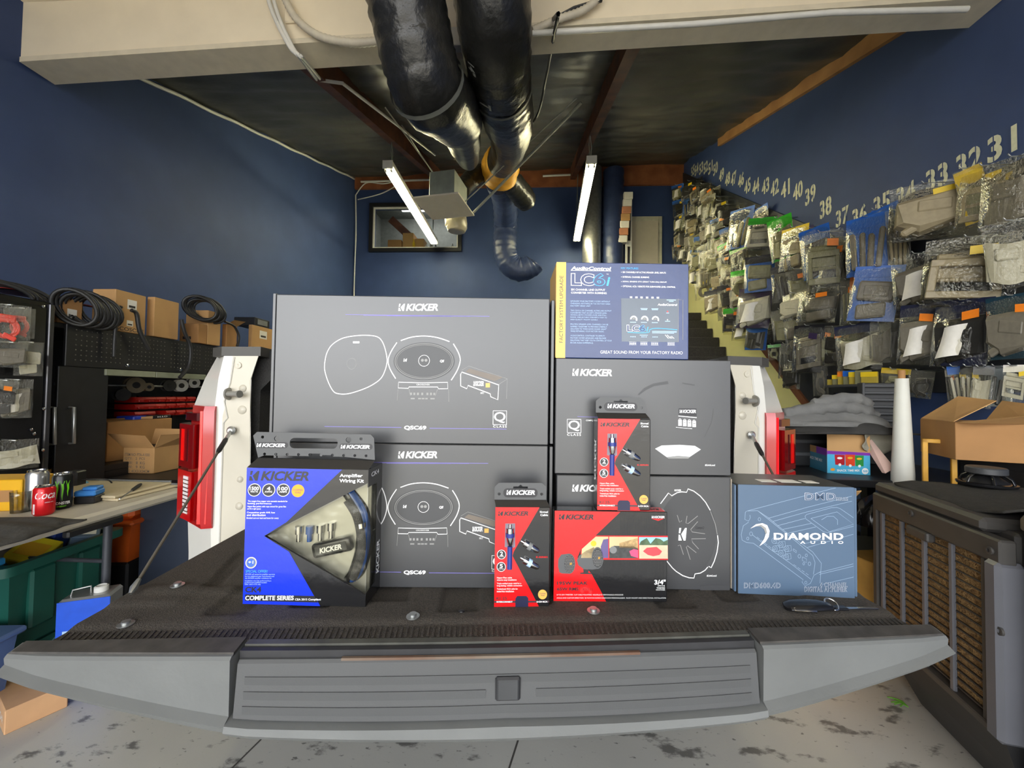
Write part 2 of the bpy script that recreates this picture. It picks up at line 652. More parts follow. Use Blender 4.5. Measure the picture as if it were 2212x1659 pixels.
sh = tag(fin('office_shelf', (lambda b: (bx(b, ox0 + .1, ox1 - .1, YB + .14, YB + .5, wz0 - .04, wz0), bx(b, ox0 + .1, ox0 + .14, YB + .14, YB + .5, oz0, wz0 - .04), bx(b, ox1 - .14, ox1 - .1, YB + .14, YB + .5, oz0, wz0 - .04), b)[-1])(B()), og), 'grey office shelf behind the window high on the back wall', 'shelf')
for k, (dx, wd, hh, c, nm) in enumerate([(.62, .22, .42, kraft, 'tall brown'), (.34, .28, .28, kraft2, 'flat dark brown'), (.86, .18, .30, kraft, 'small brown')]):
    b = B(); bx(b, -wd / 2, wd / 2, -.12, .12, 0, hh, .004)
    o = fin('carton', b, c, loc=(wx0 + dx, YB + .36, wz0 + .001)); tag(o, nm + ' carton on the shelf behind the office window', 'box')
for k, (dx, hh, c, nm) in enumerate([(1.02, .17, paper, 'short white'), (1.12, .23, paper, 'tall white'), (.76, .27, mat('yellow_plastic', srgb(214, 176, 40), .4), 'yellow'), (1.21, .15, midgrey, 'grey'), (1.55, .17, paper, 'squat white')]):
    b = B(); lathe(b, [(.03, 0), (.03, hh * .7), (.012, hh * .82), (.012, hh)], 14)
    o = fin('bottle', b, c, loc=(wx0 + dx, YB + .19, wz0 + .001), smooth=40); tag(o, nm + ' bottle on the shelf behind the office window', 'bottle', 'bottles behind the office window')

ol_ = B(); bx(ol_, wx0 + .2, wx1 - .2, YB + .9, YB + 1.1, oz1 - .06, oz1 - .02)
tag(fin('added_office_light', ol_, mat('added_office_glow', (1, .96, .88), .5, var=0, emit=5.0)), 'flat ceiling lamp lighting the office behind the window', 'lamp')  # emissive panel added out of view to brighten the office behind the glass

# roof: black sheeting behind the beam, cream ceiling in front of it
b = B()


def roof_fn(u, v):
    x, y = XL + (XR - XL) * u, 2.58 + (YB - 2.58) * v
    q = V((x * 1.1, y * 2.6, 3))
    return (x, y, zroof(x, y) + 0.035 * noise.noise(q) + 0.02 * noise.noise(q * 2.7) + 0.012 * abs(noise.noise(V((x * 2, y * 9, 1)))))


grid(b, 90, 100, roof_fn)
struct('ceiling', b, plastic_blk)
b = B(); bx(b, XL - .2, XR + .2, YF - .2, YB + .2, 6.2, 6.3)
struct('roof', b, cream)
b = B(); bx(b, XL, XR, YF, 2.55, 3.98, 4.04)
struct('ceiling_front', b, cream)
# beam
b = B()
loft(b, [[(x, 2.46, zb), (x, 2.62, zb), (x, 2.62, zb + .5), (x, 2.46, zb + .5)] for x, zb in ((XL, 3.56), (XR, 3.76))])
beam = struct('beam', b, cream)
b = B()
loft(b, [[(x, 2.44, zb), (x, 2.64, zb), (x, 2.64, zb + .035), (x, 2.44, zb + .035)] for x, zb in ((XL + .02, 3.54), (XR, 3.74))])
struct('beam_flange', b, mat('beam_flange_paint', srgb(222, 212, 190), .5, var=.06), beam)


def roof_pt(px, py, dz=0.0):
    """where the sight line meets the plane dz below the roof"""
    lo, hi = 1.0, 12.0
    for _ in range(50):
        m_ = (lo + hi) / 2
        p = pt(px, py, m_)
        if p.z < zroof(p.x, p.y) - dz:
            lo = m_
        else:
            hi = m_
    return pt(px, py, lo)


# rafters
for n_, (x0, x1) in enumerate(((at(1, 4.0, 790, 212).x, None), (at(1, 4.5, 1293, 200).x, None))):
    b = B()
    loft(b, [[(x0 - .05, y, zroof(x0, y) - .22), (x0 + .05, y, zroof(x0, y) - .22), (x0 + .05, y, zroof(x0, y)), (x0 - .05, y, zroof(x0, y))] for y in (2.62, YB)])
    struct('rafter_%d' % (n_ + 1), b, wood_red)
RAFX = (at(1, 4.0, 790, 212).x, at(1, 4.5, 1293, 200).x)
# header along the top of the back wall, ledger along the right wall
b = B(); bx(b, XL, XR, YB - .05, YB, 5.33, 5.85)
struct('trim_1', b, wood_hdr)
b = B(); loft(b, [[(XR - .045, y, 3.06 + .344 * y), (XR, y, 3.06 + .344 * y), (XR, y, 3.23 + .344 * y), (XR - .045, y, 3.23 + .344 * y)] for y in (2.64, 6.0)])
struct('trim_2', b, wood_led)
b = B(); tube(b, [(XL + .02, y, zroof(XL, y) - .03 + .006 * sin(y * 9)) for y in [2.7 + .1 * k for k in range(48)]], .018, 6)
struct('trim_3', b, wht)
b = B(); tube(b, curve_pts([(XL + .03, YB - .06, 5.2), (XL + .05, YB - .05, 4.4), (XL + .04, YB - .05, 3.4), (XL + .05, YB - .05, 1.0)], 8), .012, 6)
o = fin('wall_cable', b, wht, smooth=60); tag(o, 'thin white cable running down the corner of the back wall', 'cable')
b = B(); tube(b, curve_pts([(XL + .04, YB - .07, 5.2), (XL + .25, YB - .09, 5.42), (XL + .6, YB - .09, 5.40), (XL + .95, YB - .09, 5.45), (XL + .6, YB - .09, 5.22), (XL + .08, YB - .07, 5.1)], 8), .01, 6)
o = fin('loose_cable', b, wht, smooth=60); tag(o, 'looped white cable on the orange wood below the roof', 'cable')
b = B(); tube(b, [(XL + .15, YB - .1, 5.44), (-1.9, YB - .1, 5.46)], .02, 8)
o = fin('conduit', b, wht, smooth=60); tag(o, 'white conduit along the orange wood above the office window', 'conduit')
b = B(); tube(b, [(.15, YB - .1, 5.5), (.8, YB - .1, 5.52)], .02, 8)
o = fin('conduit', b, wht, smooth=60); tag(o, 'short white conduit on the orange wood right of the yellow wrap', 'conduit')

# conduits on beam and ceiling (px measured, lying on beam face or roof)
def on_beam(px, py, y=2.40):
    return at(1, y, px, py)


def cond(name, label, pts, r, m=None, n=8):
    b = B(); tube(b, pts, r, n)
    return tag(fin(name, b, m or wht, smooth=60), label, 'conduit')


cond('conduit', 'white conduit climbing over the beam face beside the flexible conduit', curve_pts([on_beam(572, -30), on_beam(590, 30), on_beam(625, 100), on_beam(643, 118)], 5) + [at(1, 2.52, 656, 134), at(1, 2.68, 668, 150), roof_pt(684, 172, .20), roof_pt(740, 180, .26), roof_pt(860, 272, .26), roof_pt(940, 335, .26)], .014)
cond('conduit', 'second white conduit climbing over the beam to the round junction box', curve_pts([on_beam(584, -30), on_beam(602, 35), on_beam(634, 105), on_beam(650, 122)], 5) + [at(1, 2.52, 663, 137), at(1, 2.68, 676, 152), roof_pt(694, 174, .16), roof_pt(752, 215, .12), roof_pt(860, 300, .12)], .013)
jb = roof_pt(755, 217, .10)
b = B(); lathe(b, [(.055, -.03), (.06, .03), (.04, .035)], 16, Matrix.Translation(jb)); tag(fin('junction_box', b, galv, smooth=40), 'small grey junction box on the black roof sheeting', 'junction box')
flexi = mat('flexible_conduit_paint', srgb(214, 206, 188), .5)
fp = curve_pts([on_beam(612, -10), on_beam(640, 40), on_beam(690, 78), on_beam(760, 92), on_beam(822, 88)], 14)
b = B(); tube(b, fp, [.022 + .004 * (k % 2) for k in range(len(fp))], 8); tag(fin('flexible_conduit', b, flexi), 'ribbed flexible conduit sagging across the cream beam toward the ducts', 'conduit')
fp = curve_pts([on_beam(1150, 66), on_beam(1200, 44), on_beam(1260, 22), on_beam(1300, -10)], 14)
b = B(); tube(b, fp, [.02 + .004 * (k % 2) for k in range(len(fp))], 8); tag(fin('flexible_conduit', b, flexi), 'ribbed flexible conduit rising on the beam behind the dark wires', 'conduit')
cond('conduit', 'long white conduit strapped along the lower edge of the beam', [on_beam(1150, 72), on_beam(1500, 52), on_beam(1800, 27), on_beam(2090, 20)], .016)
b = B(); p0 = on_beam(990, 86); box(b, p0, (.09, .06, .12), None, .004); tag(fin('outlet_box', b, wht), 'white electrical box on the beam between the two ducts', 'electrical box')
b = B(); p0 = on_beam(617, 22, 2.45); q = on_beam(636, 46, 2.45)
box(b, ((p0 + q) / 2), (.07, .02, .1), None, .006); tag(fin('blank_cover_plate', b, cream), 'cream blank cover plate on the beam', 'cover plate')
wires = [roof_pt(1206, 30, .45), roof_pt(1190, 110, .3), roof_pt(1178, 175, .3), roof_pt(1160, 250, .35), roof_pt(1120, 300, .4)]
b = B(); tube(b, [on_beam(1300, 0), on_beam(1240, 18), on_beam(1195, 42)] + curve_pts(wires, 8), .012, 6); tag(fin('hanging_wire', b, black_m, smooth=60), 'black wires hanging from the beam past the thicker duct', 'wire')

# stencilled numbers on the right wall, parts of the wall
cream_num = mat('cream_stencil_paint', srgb(214, 214, 186), .6, var=.08, vs=40)
NUM = {31: (2165, 312), 32: (2093, 350), 33: (2024, 383), 34: (1957, 420), 35: (1905, 440), 36: (1857, 465), 37: (1820, 468), 38: (1784, 448), 39: (1751, 421), 40: (1724, 412), 41: (1697, 408), 42: (1674, 405), 43: (1654, 402), 44: (1633, 403), 45: (1615, 402), 46: (1601, 389), 47: (1585, 386), 48: (1572, 387), 49: (1559, 378), 50: (1546, 364), 51: (1535, 362), 52: (1525, 361), 53: (1515, 363), 54: (1505, 366), 55: (1497, 369)}
NPOS = {}
for k, (px, py) in NUM.items():
    c = at(0, XR, px, py)
    NPOS[k] = c
    hh = 0.16 if k < 38 else 0.18
    ww = 0.15 if k < 38 else 0.15
    vs, fs, _ = text_mesh(str(k), 0.03, 0, 1.05)
    me = bpy.data.meshes.new('number')
    me.from_pydata([(XR - .003, c.y + ww / 2 - ww * a, c.z - hh / 2 + hh * q) for a, q in vs], [], fs)
    sn_ = meshobj('stencil_number', me, cream_num, wall_r)
    for q in (.22, .78):
        b = B(); bx(b, XR - .0042, XR - .0034, c.y + ww / 2 - ww * q - .0028, c.y + ww / 2 - ww * q + .0028, c.z - hh * .52, c.z + hh * .52); fin('stencil_gap', b, navy, sn_)

# pegboard, brown edging board and pale lower wall
T0, T1, T2 = at(0, XR, 1532, 600), at(0, XR, 1648, 735), at(0, XR, 1748, 885)
sl = (T0.z - T2.z) / (T0.y - T2.y)


def zedge(y):
    return T1.z + sl * (y - T1.y)


yel = mat('pale_yellow_wall', srgb(196, 194, 140), .6, var=.05, vs=3)
b = B(); prism(b, [(XR, T2.y - .4, 0), (XR, YB, 0), (XR, YB, min(6, zedge(YB))), (XR, T2.y - .4, zedge(T2.y - .4))], (-.012, 0, 0))
struct('wall_panel', b, yel, wall_r)
peg_m = mat('dark_pegboard', (0.012, 0.015, 0.022), .5, var=.2)


def zpeg(y):
    return 2.70 if y < 3.6 else 2.70 + .74 * (y - 3.6)


b = B(); prism(b, [(XR, 1.9, 1.35), (XR, T2.y - .35, 1.35), (XR, T2.y - .35, zedge(T2.y - .35)), (XR, YB - .02, zedge(YB)), (XR, YB - .02, zpeg(YB - .02)), (XR, 3.6, 2.70), (XR, 1.9, 2.70)], (-.02, 0, 0))
struct('pegboard', b, peg_m, wall_r)
b = B(); prism(b, [(XR - .012, T2.y - .4, zedge(T2.y - .4) - .10), (XR - .012, YB, zedge(YB) - .10), (XR - .012, YB, zedge(YB)), (XR - .012, T2.y - .4, zedge(T2.y - .4))], (-.03, 0, 0))
struct('edging_board', b, wood_red, wall_r)

# stairs along the right wall
SC = [(1502, 660), (1513, 675), (1525, 692), (1538, 709), (1552, 729), (1566.5, 749), (1583, 771)]
sp = [at(0, XR - .03, *p) for p in SC]
run = (sp[0].y - sp[-1].y) / 6
rise = (sp[0].z - sp[-1].z) / 6
stair = bpy.data.objects.new('staircase', None); COL.objects.link(stair); stair.location = (XR - .5, sp[-1].y, 0); stair['kind'] = 'structure'
carpet = mat('dark_stair_carpet', srgb(60, 57, 52), .95, var=.3, vs=90, bump=.5, bs=200)
kk = -int(sp[-1].z / rise)
while True:
    z = sp[-1].z + rise * kk
    y = sp[-1].y + run * kk
    if y > YB - .9:
        break
    if z > .02:
        b = B(); bx(b, XR - 1.0, XR - .02, y, y + run + .02, z - rise, z, .008)
        fin('step', b, carpet, stair, loc=-V(stair.location))
    kk += 1
b = B(); bx(b, XR - 1.0, XR - .02, y, YB, z - .12, z); fin('landing', b, carpet, stair, loc=-V(stair.location))
ZLAND = z
# door at the top of the stairs
da, db = at(1, YB - .02, 1360, 478), at(1, YB - .02, 1422, 580)
b = B(); bx(b, da.x - .05, db.x + .06, YB - .05, YB, ZLAND, da.z + .08, .004)
d1 = struct('door_1', b, mat('door_trim', srgb(190, 188, 168), .5))
b = B(); prism(b, [(da.x, YB - .07, ZLAND), (db.x - .02, YB - .07, ZLAND), (db.x - .02, YB - .07, da.z - .02), (da.x, YB - .07, da.z - .02)], (0, .02, 0)); fin('panel', b, mat('door_leaf', srgb(196, 188, 170), .5, var=.03), d1)
# strip of sample blocks
sx = at(1, YB - .34, 1354, 425)
tr = thing('sample_block_strip', 'vertical strip of small white and tan blocks beside the blue duct', 'sample strip', (sx.x, YB - .34, sx.z))
tan = mat('tan_block', srgb(190, 130, 96), .6)
b = B(); bx(b, .09, .11, .06, .33, -1.9, .06); fin('mounting_batten', b, wht, tr)
b = B(); bx(b, -.01, .03, .05, .07, -1.85, .06); fin('backing_rail', b, wht, tr)
b = B(); bx(b, .03, .09, .05, .07, -.9, -.8); fin('backing_rail', b, wht, tr)
for k, c in enumerate((paper, paper, tan, kraft, paper, tan, paper)):
    p = at(1, YB - .34, 1356 - 2 * k, 425 + 15.5 * k)
    b = B(); box(b, (p.x - sx.x, 0, p.z - sx.z), (.165, .12, .128), None, .008); fin('block', b, c, tr)

# ================================================================== the pickup truck, tailgate down
TRZ = YAW + radians(3.0)
TM = Matrix.Rotation(TRZ, 4, 'Z')
TI = TM.inverted().to_3x3()
TC = 0.03
TO = V((TC, 1.23, 0))
ZT = 0.895


def tat(ax, v, px, py):
    d = TI @ ray(px, py)
    c = TI @ EYE
    return c + d * ((v - c[ax]) / d[ax])


truck = thing('pickup_truck', 'white pickup truck with its tailgate folded down under the boxes', 'truck', M=TM @ Matrix.Translation(TO))


def tp(name, bm, m, parent=None, smooth=0, label=None):
    return fin(name, bm, m, parent or truck, loc=(-TO if parent is None else (0, 0, 0)), smooth=smooth, label=label)


white_car = mat('white_car_paint', srgb(206, 204, 196), .25, var=.02, coat=.6)
jamb_m = mat('jamb_primer_white', srgb(186, 180, 164), .4, var=.06, vs=5, coat=.2)
liner = mat('bed_liner_texture', (0.022, 0.021, 0.020), .8, var=.5, vs=240, bump=.6, bs=420)
matm = mat('tailgate_mat', srgb(74, 68, 60), .85, col2=srgb(50, 46, 41), vs=260, bump=.5, bs=500)
trim_l = mat('worn_grey_trim', srgb(100, 102, 101), .55, var=.10, vs=7, bump=.06, bs=60)
trim_d = mat('step_panel_grey', srgb(74, 75, 76), .5, var=.03, vs=8, bump=.04, bs=400)
rubber = mat('black_rubber', (0.02, 0.02, 0.022), .6, var=.2, vs=30)
rust = mat('rusty_bar', srgb(92, 60, 42), .7, col2=srgb(112, 102, 90), vs=9)

# --- tailgate body
HW = 0.77


def yfr(x):
    return 0.628 + .018 * ((x - TC) / HW) ** 2


def zbot(x):
    t = abs((x - TC) / HW)
    if t < .52:
        return .757 + .012 * (t / .52) ** 2
    return .769 + .083 * ((t - .52) / .48) ** 1.15


def zmid(x):
    return zbot(x) + .020 + .012 * max(0, 1 - abs((x - TC) / HW) * 1.1)


def ztop(x):
    return .888


b = B()
xs = [TC - .735 + 1.47 * k / 40 for k in range(41)]
loft(b, [[(x, yfr(x) + .06, zbot(x) + .02), (x, 1.19, .80), (x, 1.19, .875), (x, yfr(x) + .06, .880)] for x in xs])
tg = tp('tailgate', b, rubber)

# mat with pressed channels
b = B()
MX0, MX1, MY0, MY1 = TC - .735, TC + .735, .665, 1.185


def sstep(a, c, x):
    t = min(1, max(0, (x - a) / (c - a)))
    return t * t * (3 - 2 * t)


def mat_h(x, y):
    xx = x - TC
    h = 0.0
    # fine ribbed strip on the near lip
    if y < .70:
        return h - .002
    e = sstep(.705, .715, y) * .003
    if abs(xx) < .56:
        u = (xx + .56) / .14
        f = u - floor(u)
        end = .735 + .02 * (int(floor(u)) % 3)
        chan = sstep(.10, .16, f) * (1 - sstep(.62, .68, f)) * sstep(end, end + .012, y)
        e += -.007 * chan
    else:
        s = 1 if xx > 0 else -1
        q = abs(xx)
        e += .004 * sstep(.60, .62, q) * sstep(.76, .78, y)
        d = abs((q - .60) - (y - .86) * .25)
        if .84 < y < 1.02:
            e -= .006 * (1 - sstep(.008, .02, d))
    r = sstep(.80, .82, y) * (1 - sstep(.83, .85, y)) * .003 * (1 if abs(xx) > .45 else 0)
    return e + r


grid(b, 260, 90, lambda u, v: (MX0 + (MX1 - MX0) * u, MY0 + (MY1 - MY0) * v, ZT - .003 + mat_h(MX0 + (MX1 - MX0) * u, MY0 + (MY1 - MY0) * v)))
tp('tailgate_mat', b, matm, tg)
bpy.data.objects['tailgate_mat'].location = (0, 0, 0)
rb = B()
for k in range(160):
    x = MX0 + .01 + k * (MX1 - MX0 - .02) / 159
    box(rb, (x, .683, ZT - .0042), (.0042, .030, .0018), Matrix.Rotation(radians(-18 * (x - TC) / .7), 3, 'Z'))
ro = tp('ribbed_lip', rb, matm, tg); ro['kind'] = 'stuff'
for px, py in ((383, 1273), (272, 1349), (892, 1333), (1282, 1321)):
    p = tat(2, ZT, px, py)
    b = B(); lathe(b, [(.012, 0), (.012, .0015), (.0065, .002), (.0065, .006), (.0, .0062)], 16, Matrix.Translation((p.x, p.y, ZT + mat_h(p.x, p.y) - .002)))
    tp('mat_screw', b, steel, tg, 40)
p = tat(2, ZT, 997, 1321)
b = B(); lathe(b, [(.006, 0), (0, .0004)], 12, Matrix.Translation((p.x, p.y, ZT + .001))); tp('mat_hole', b, black_m, tg)
# end caps and bottom lip of the tailgate top edge
for s in (-1, 1):
    b = B()
    xs_ = [TC + s * (.425 + (HW - .425) * k / 14) for k in range(15)]
    rings = []
    for x in xs_:
        t = abs(x - TC) / HW
        yb = .70 - .0 * t
        taper = max(0, (t - .93) / .07)
        yf_ = yfr(x) + .004 * taper
        rings.append([(x, yf_ + .012, zbot(x)), (x, yf_ - .008, zbot(x) + .006), (x, yf_ - .015, zmid(x) - .005), (x, yf_ - .003, zmid(x) + .002), (x, yf_ - .004, ztop(x) - .004), (x, yf_, ztop(x)), (x, yb - .03, ZT - .002), (x, yb - .03, .84)])
    loft(b, rings)
    tp('end_cap', b, trim_l, tg, 28)
# scuffed rubber deck of the end caps
for s in (-1, 1):
    b = B()
    xs_ = [TC + s * (.425 + (.765 - .425) * k / 8) for k in range(9)]
    loft(b, [[(x, yfr(x) + .003, ztop(x) - .003), (x, .670, ZT - .004), (x, .670, ZT + .0005), (x, yfr(x) + .005, ztop(x) + .003)] for x in xs_])
    tp('edge_pad', b, mat('scuffed_edge_pad', srgb(58, 55, 51), .7, var=.3, vs=40), tg)
# middle: lip, step panel, rubber strips, bar
b = B()
xs_ = [TC - .425 + .85 * k / 24 for k in range(25)]
loft(b, [[(x, yfr(x) + .03, zbot(x)), (x, yfr(x) - .006, zbot(x)), (x, yfr(x) - .016, zbot(x) + .012), (x, yfr(x) - .014, zmid(x) - .004), (x, yfr(x) + .006, zmid(x)), (x, yfr(x) + .03, zmid(x))] for x in xs_])
tp('bottom_lip', b, trim_l, tg, 28)
b = B()
xs_ = [TC - .418 + .836 * k / 24 for k in range(25)]
loft(b, [[(x, yfr(x) + .03, zmid(x) + .001), (x, yfr(x) - .004, zmid(x) + .001), (x, yfr(x) + .004, ztop(x) - .014), (x, yfr(x) + .008, ztop(x) - .010), (x, yfr(x) + .03, ztop(x) - .010)] for x in xs_])
step = tp('step_panel', b, trim_d, tg, 28)


def face_y(x, z):
    t = (z - zmid(x)) / (ztop(x) - .014 - zmid(x))
    return yfr(x) - .004 + .008 * t


def strip_on_panel(x0, x1, f0, f1, name, m, th=.0016):
    b = B()
    n = 16
    rr = []
    for k in range(n + 1):
        x = x0 + (x1 - x0) * k / n
        H = ztop(x) - .014 - zmid(x)
        za, zb = zmid(x) + H * f0, zmid(x) + H * f1
        rr.append([(x, face_y(x, za) + .001, za), (x, face_y(x, za) - .0002, za), (x, face_y(x, zb) - th, zb), (x, face_y(x, zb) + .001, zb)])
    loft(b, rr)
    return tp(name, b, m, tg)


for f0, f1 in ((.62, .77), (.10, .25)):
    strip_on_panel(TC - .405, TC + .405, f0, f1, 'tread_rib', trim_d)
strip_on_panel(TC - .405, TC - .032, .36, .51, 'tread_rib', trim_d)
strip_on_panel(TC + .048, TC + .405, .36, .51, 'tread_rib', trim_d)
ex = tat(1, yfr(TC), 1097, 1486)
b = B(); box(b, (ex.x, face_y(ex.x, ex.z) - .001, ex.z), (.040, .008, .037), None, .003); tp('step_emblem_surround', b, rubber, tg)
b = B(); box(b, (ex.x, face_y(ex.x, ex.z) - .003, ex.z), (.034, .008, .031), None, .002); tp('step_emblem', b, dkgrey, tg)
for y0, y1, dz, m_, nm, xa, xb in ((.652, .664, .0, mat('aged_grey_strip', srgb(74, 74, 68), .6, var=.25, vs=30), 'seal_strip', -.42, .42), (.640, .650, -.003, rubber, 'rubber_strip', -.42, .42), (.634, .639, -.012, rust, 'support_bar', -.26, .22)):
    b = B()
    xs_ = [TC + xa + (xb - xa) * k / 12 for k in range(13)]
    loft(b, [[(x, y0 + yfr(x) - .628, .86), (x, y1 + yfr(x) - .628, .86), (x, y1 + yfr(x) - .628, ZT - .003 + dz), (x, y0 + yfr(x) - .628, ZT - .003 + dz)] for x in xs_])
    tp(nm, b, m_, tg)

# --- bed: floor, liner walls, front bulkhead, cab
b = B(); bx(b, TC - .76, TC + .76, 1.2, 2.95, .84, .88); tp('bed_floor', b, liner)
for s in (-1, 1):
    b = B()
    loft(b, [[(TC + s * .755, y, .84), (TC + s * .78, y, .84), (TC + s * .78, y, 1.40), (TC + s * .70, y, 1.40), (TC + s * .70, y, 1.36), (TC + s * .755, y, 1.30)] for y in (1.262, 2.95)])
    tp('bed_liner_wall', b, liner)
    b = B(); loft(b, [[(TC + s * .69, y, 1.395), (TC + s * .86, y, 1.395), (TC + s * .86, y, 1.425), (TC + s * .70, y, 1.425)] for y in (1.27, 2.95)])
    tp('bed_rail_cap', b, black_m)
b = B(); bx(b, TC - .75, TC + .75, 2.95, 3.0, .84, 1.40, .01); tp('bulkhead', b, liner)
b = B()
loft(b, [[(TC - w_, 3.02, z), (TC + w_, 3.02, z), (TC + w_, 4.9 - dz, z), (TC - w_, 4.9 - dz, z)] for w_, z, dz in ((.95, .6, 0), (.97, 1.2, 0), (.93, 1.4, .1), (.76, 1.80, .5), (.70, 1.84, .6))])
cab_o = tp('cab', b, white_car, smooth=40)
b = B(); bx(b, TC - .66, TC + .66, 3.012, 3.03, 1.45, 1.74, .02); tp('rear_window', b, black_g, cab_o)
b = B(); bx(b, TC - .92, TC + .92, 4.6, 6.4, .6, 1.12, .06); tp('bonnet', b, white_car)
b = B(); loft(b, [[(TC - .97, y, .52), (TC + .97, y, .52), (TC + .97, y, .70), (TC - .97, y, .70)] for y in (1.16, 1.40)]); tp('rear_bumper', b, mat('bumper_grey', srgb(70, 70, 70), .5))
tyre = mat('tyre_rubber', (0.02, 0.02, 0.02), .8)
for s in (-1, 1):
    for y in (2.15, 5.4):
        b = B(); lathe(b, [(.2, -.13), (.36, -.13), (.40, -.09), (.40, .09), (.36, .13), (.2, .13)], 28, Matrix.Translation((TC + s * .82, y, .40)) @ Matrix.Rotation(pi / 2, 4, 'Y')); tp('wheel', b, tyre, smooth=40)
b = B(); bx(b, TC - .55, TC + .55, 1.3, 6.2, .45, .7, .03); tp('chassis', b, black_m)

# --- rear corners
rlit = mat('tail_lamp_red', srgb(170, 6, 12), .15, var=.05, coat=.4)
rbar = mat('tail_lamp_bright_red', srgb(232, 16, 12), .15, var=.03, coat=.5)
rdk2 = mat('tail_lamp_deep_red', srgb(112, 4, 10), .1, var=.05, coat=.8)
rdk = mat('tail_lamp_dark_red', srgb(66, 4, 10), .1, var=.05, coat=.8)
rwh = mat('reverse_lamp_white', srgb(210, 205, 205), .2, var=.05)
Y0 = 1.225
for s in (-1, 1):
    X = lambda q: TC + s * q
    lev = [(.45, .735, .860, .985), (.78, .745, .862, .990), (.88, .752, .866, .996), (1.15, .758, .866, .998), (1.25, .762, .866, .988), (1.335, .762, .858, .958), (1.415, .740, .842, .918)]
    b = B()
    rg = []
    for z, xi, xo, xs2 in lev:
        rg.append([(X(xi), Y0, z), (X(xo), Y0, z), (X(xs2), Y0 + .085, z), (X(xs2), 2.98, z), (X(xo), 2.98, z), (X(xi + .03), Y0 + .045, z)])
    loft(b, rg)
    cor = tp('bedside_panel', b, white_car, smooth=25)
    # pressed inner jamb, slightly proud of the panel
    b = B()
    prism(b, [(X(.748), Y0 - .0015, .80), (X(.835), Y0 - .0015, .80), (X(.842), Y0 - .0015, 1.22), (X(.828), Y0 - .0015, 1.285), (X(.818), Y0 - .0015, 1.405), (X(.742), Y0 - .0015, 1.405), (X(.764), Y0 - .0015, 1.33), (X(.760), Y0 - .0015, 1.15)], (0, .003, 0))
    tp('jamb_panel', b, jamb_m, cor)
    b = B()
    tube(b, [(X(.838), Y0 - .002, .82), (X(.838), Y0 - .002, 1.20), (X(.826), Y0 - .002, 1.215), (X(.838), Y0 - .002, 1.265), (X(.822), Y0 - .002, 1.32), (X(.812), Y0 - .002, 1.40)], .0025, 6)
    tp('seam_bead', b, white_car, cor, 60)
    for z, r in ((.95, .012), (1.03, .010), (1.24, .014), (1.305, .012)):
        b = B(); lathe(b, [(r, 0), (r * .8, .004), (0, .005)], 14, Matrix.Translation((X(.785), Y0 - .001, z)) @ Matrix.Rotation(pi / 2, 4, 'X')); tp('pressed_dimple', b, jamb_m, cor, 60)
    b = B(); lathe(b, [(.010, 0), (.010, .004), (.005, .005), (0, .003)], 14, Matrix.Translation((X(.800), Y0 - .001, 1.375)) @ Matrix.Rotation(pi / 2, 4, 'X')); tp('rubber_bumper', b, jamb_m, cor, 60)
    # latch striker: flange and pin pointing inward
    zc = 1.288
    b = B(); lathe(b, [(.017, 0), (.019, .006), (.008, .008)], 18, Matrix.Translation((X(.824), Y0 - .012, zc)) @ Matrix.Rotation(-s * pi / 2, 4, 'Y'))
    ST = mat('striker_zinc', srgb(140, 138, 130), .4, metal=.3)
    strk = tp('striker_bolt', b, ST, smooth=40)
    b = B(); tube(b, [(X(.824), Y0 - .018, zc), (X(.778), Y0 - .030, zc)], .008, 12); tube(b, [(X(.781), Y0 - .029, zc), (X(.775), Y0 - .031, zc)], .011, 12)
    tp('striker_pin', b, ST, strk, 40)
    # black top cap
    b = B()
    prism(b, [(X(.735), Y0 - .003, 1.405), (X(.850), Y0 - .003, 1.403), (X(.905), Y0 + .04, 1.403), (X(.905), Y0 + .1, 1.403), (X(.735), Y0 + .1, 1.403)], (0, 0, .028))
    tp('rail_end_cap', b, mat('cap_plastic', srgb(66, 64, 60), .5, var=.1))
    # lamp: outer housing lofted around the corner, with proud lens blocks
    b = B()
    rg = []
    for z, g in ((.885, 0), (.90, .004), (1.15, .006), (1.235, .006), (1.25, .002)):
        xs2 = .980 if z < 1.2 else .972
        rg.append([(X(.860), Y0 - .004 - g, z), (X(.886), Y0 - .012 - g, z), (X(xs2 + .006), Y0 + .066, z), (X(xs2 + .010), Y0 + .16, z), (X(.90), Y0 + .16, z), (X(.862), Y0 + .02, z)])
    loft(b, rg)
    lamp = tp('tail_lamp', b, rlit, smooth=20)
    def lens(z0, z1, x0, x1, out, m_, nm):
        b = B()
        f = lambda q: Y0 - .018 + (q - .886) / (.996 - .886) * .078
        loft(b, [[(X(x0), f(x0) + .004, z), (X(x0 + .004), f(x0) - out, z), (X(x1 - .012), f(x1) - out - .012, z), (X(x1), f(x1) - .002, z), (X(x1), f(x1) + .02, z)] for z in (z0, z1)])
        return tp(nm, b, m_, lamp)
    lens(1.065, 1.195, .902, 1.000, .022, rdk2, 'lens_block')
    lens(.985 - .075, 1.055, .906, 1.004, .020, rlit, 'lens_block')
    lens(1.205, 1.228, .910, .99, .004, rwh if False else rdk, 'lens_block')
    lens(1.085, 1.180, .952, .984, .0245, rbar, 'light_bar')
    lens(1.085, 1.180, .928, .950, .0235, rdk, 'dark_lens')
    lens(.930, 1.040, .922, .966, .0225, rwh, 'reversing_lens')
    for q in range(9):
        z = .936 + q * .0115
        lens(z, z + .003, .922, .966, .0232, rdk, 'lens_ridge')
    b = B(); loft(b, [[(X(.872), Y0 - .013, z), (X(.898), Y0 - .014, z), (X(.898), Y0 - .002, z), (X(.872), Y0 - .004, z)] for z in (.90, 1.235)]); tp('light_bar', b, rbar, lamp)
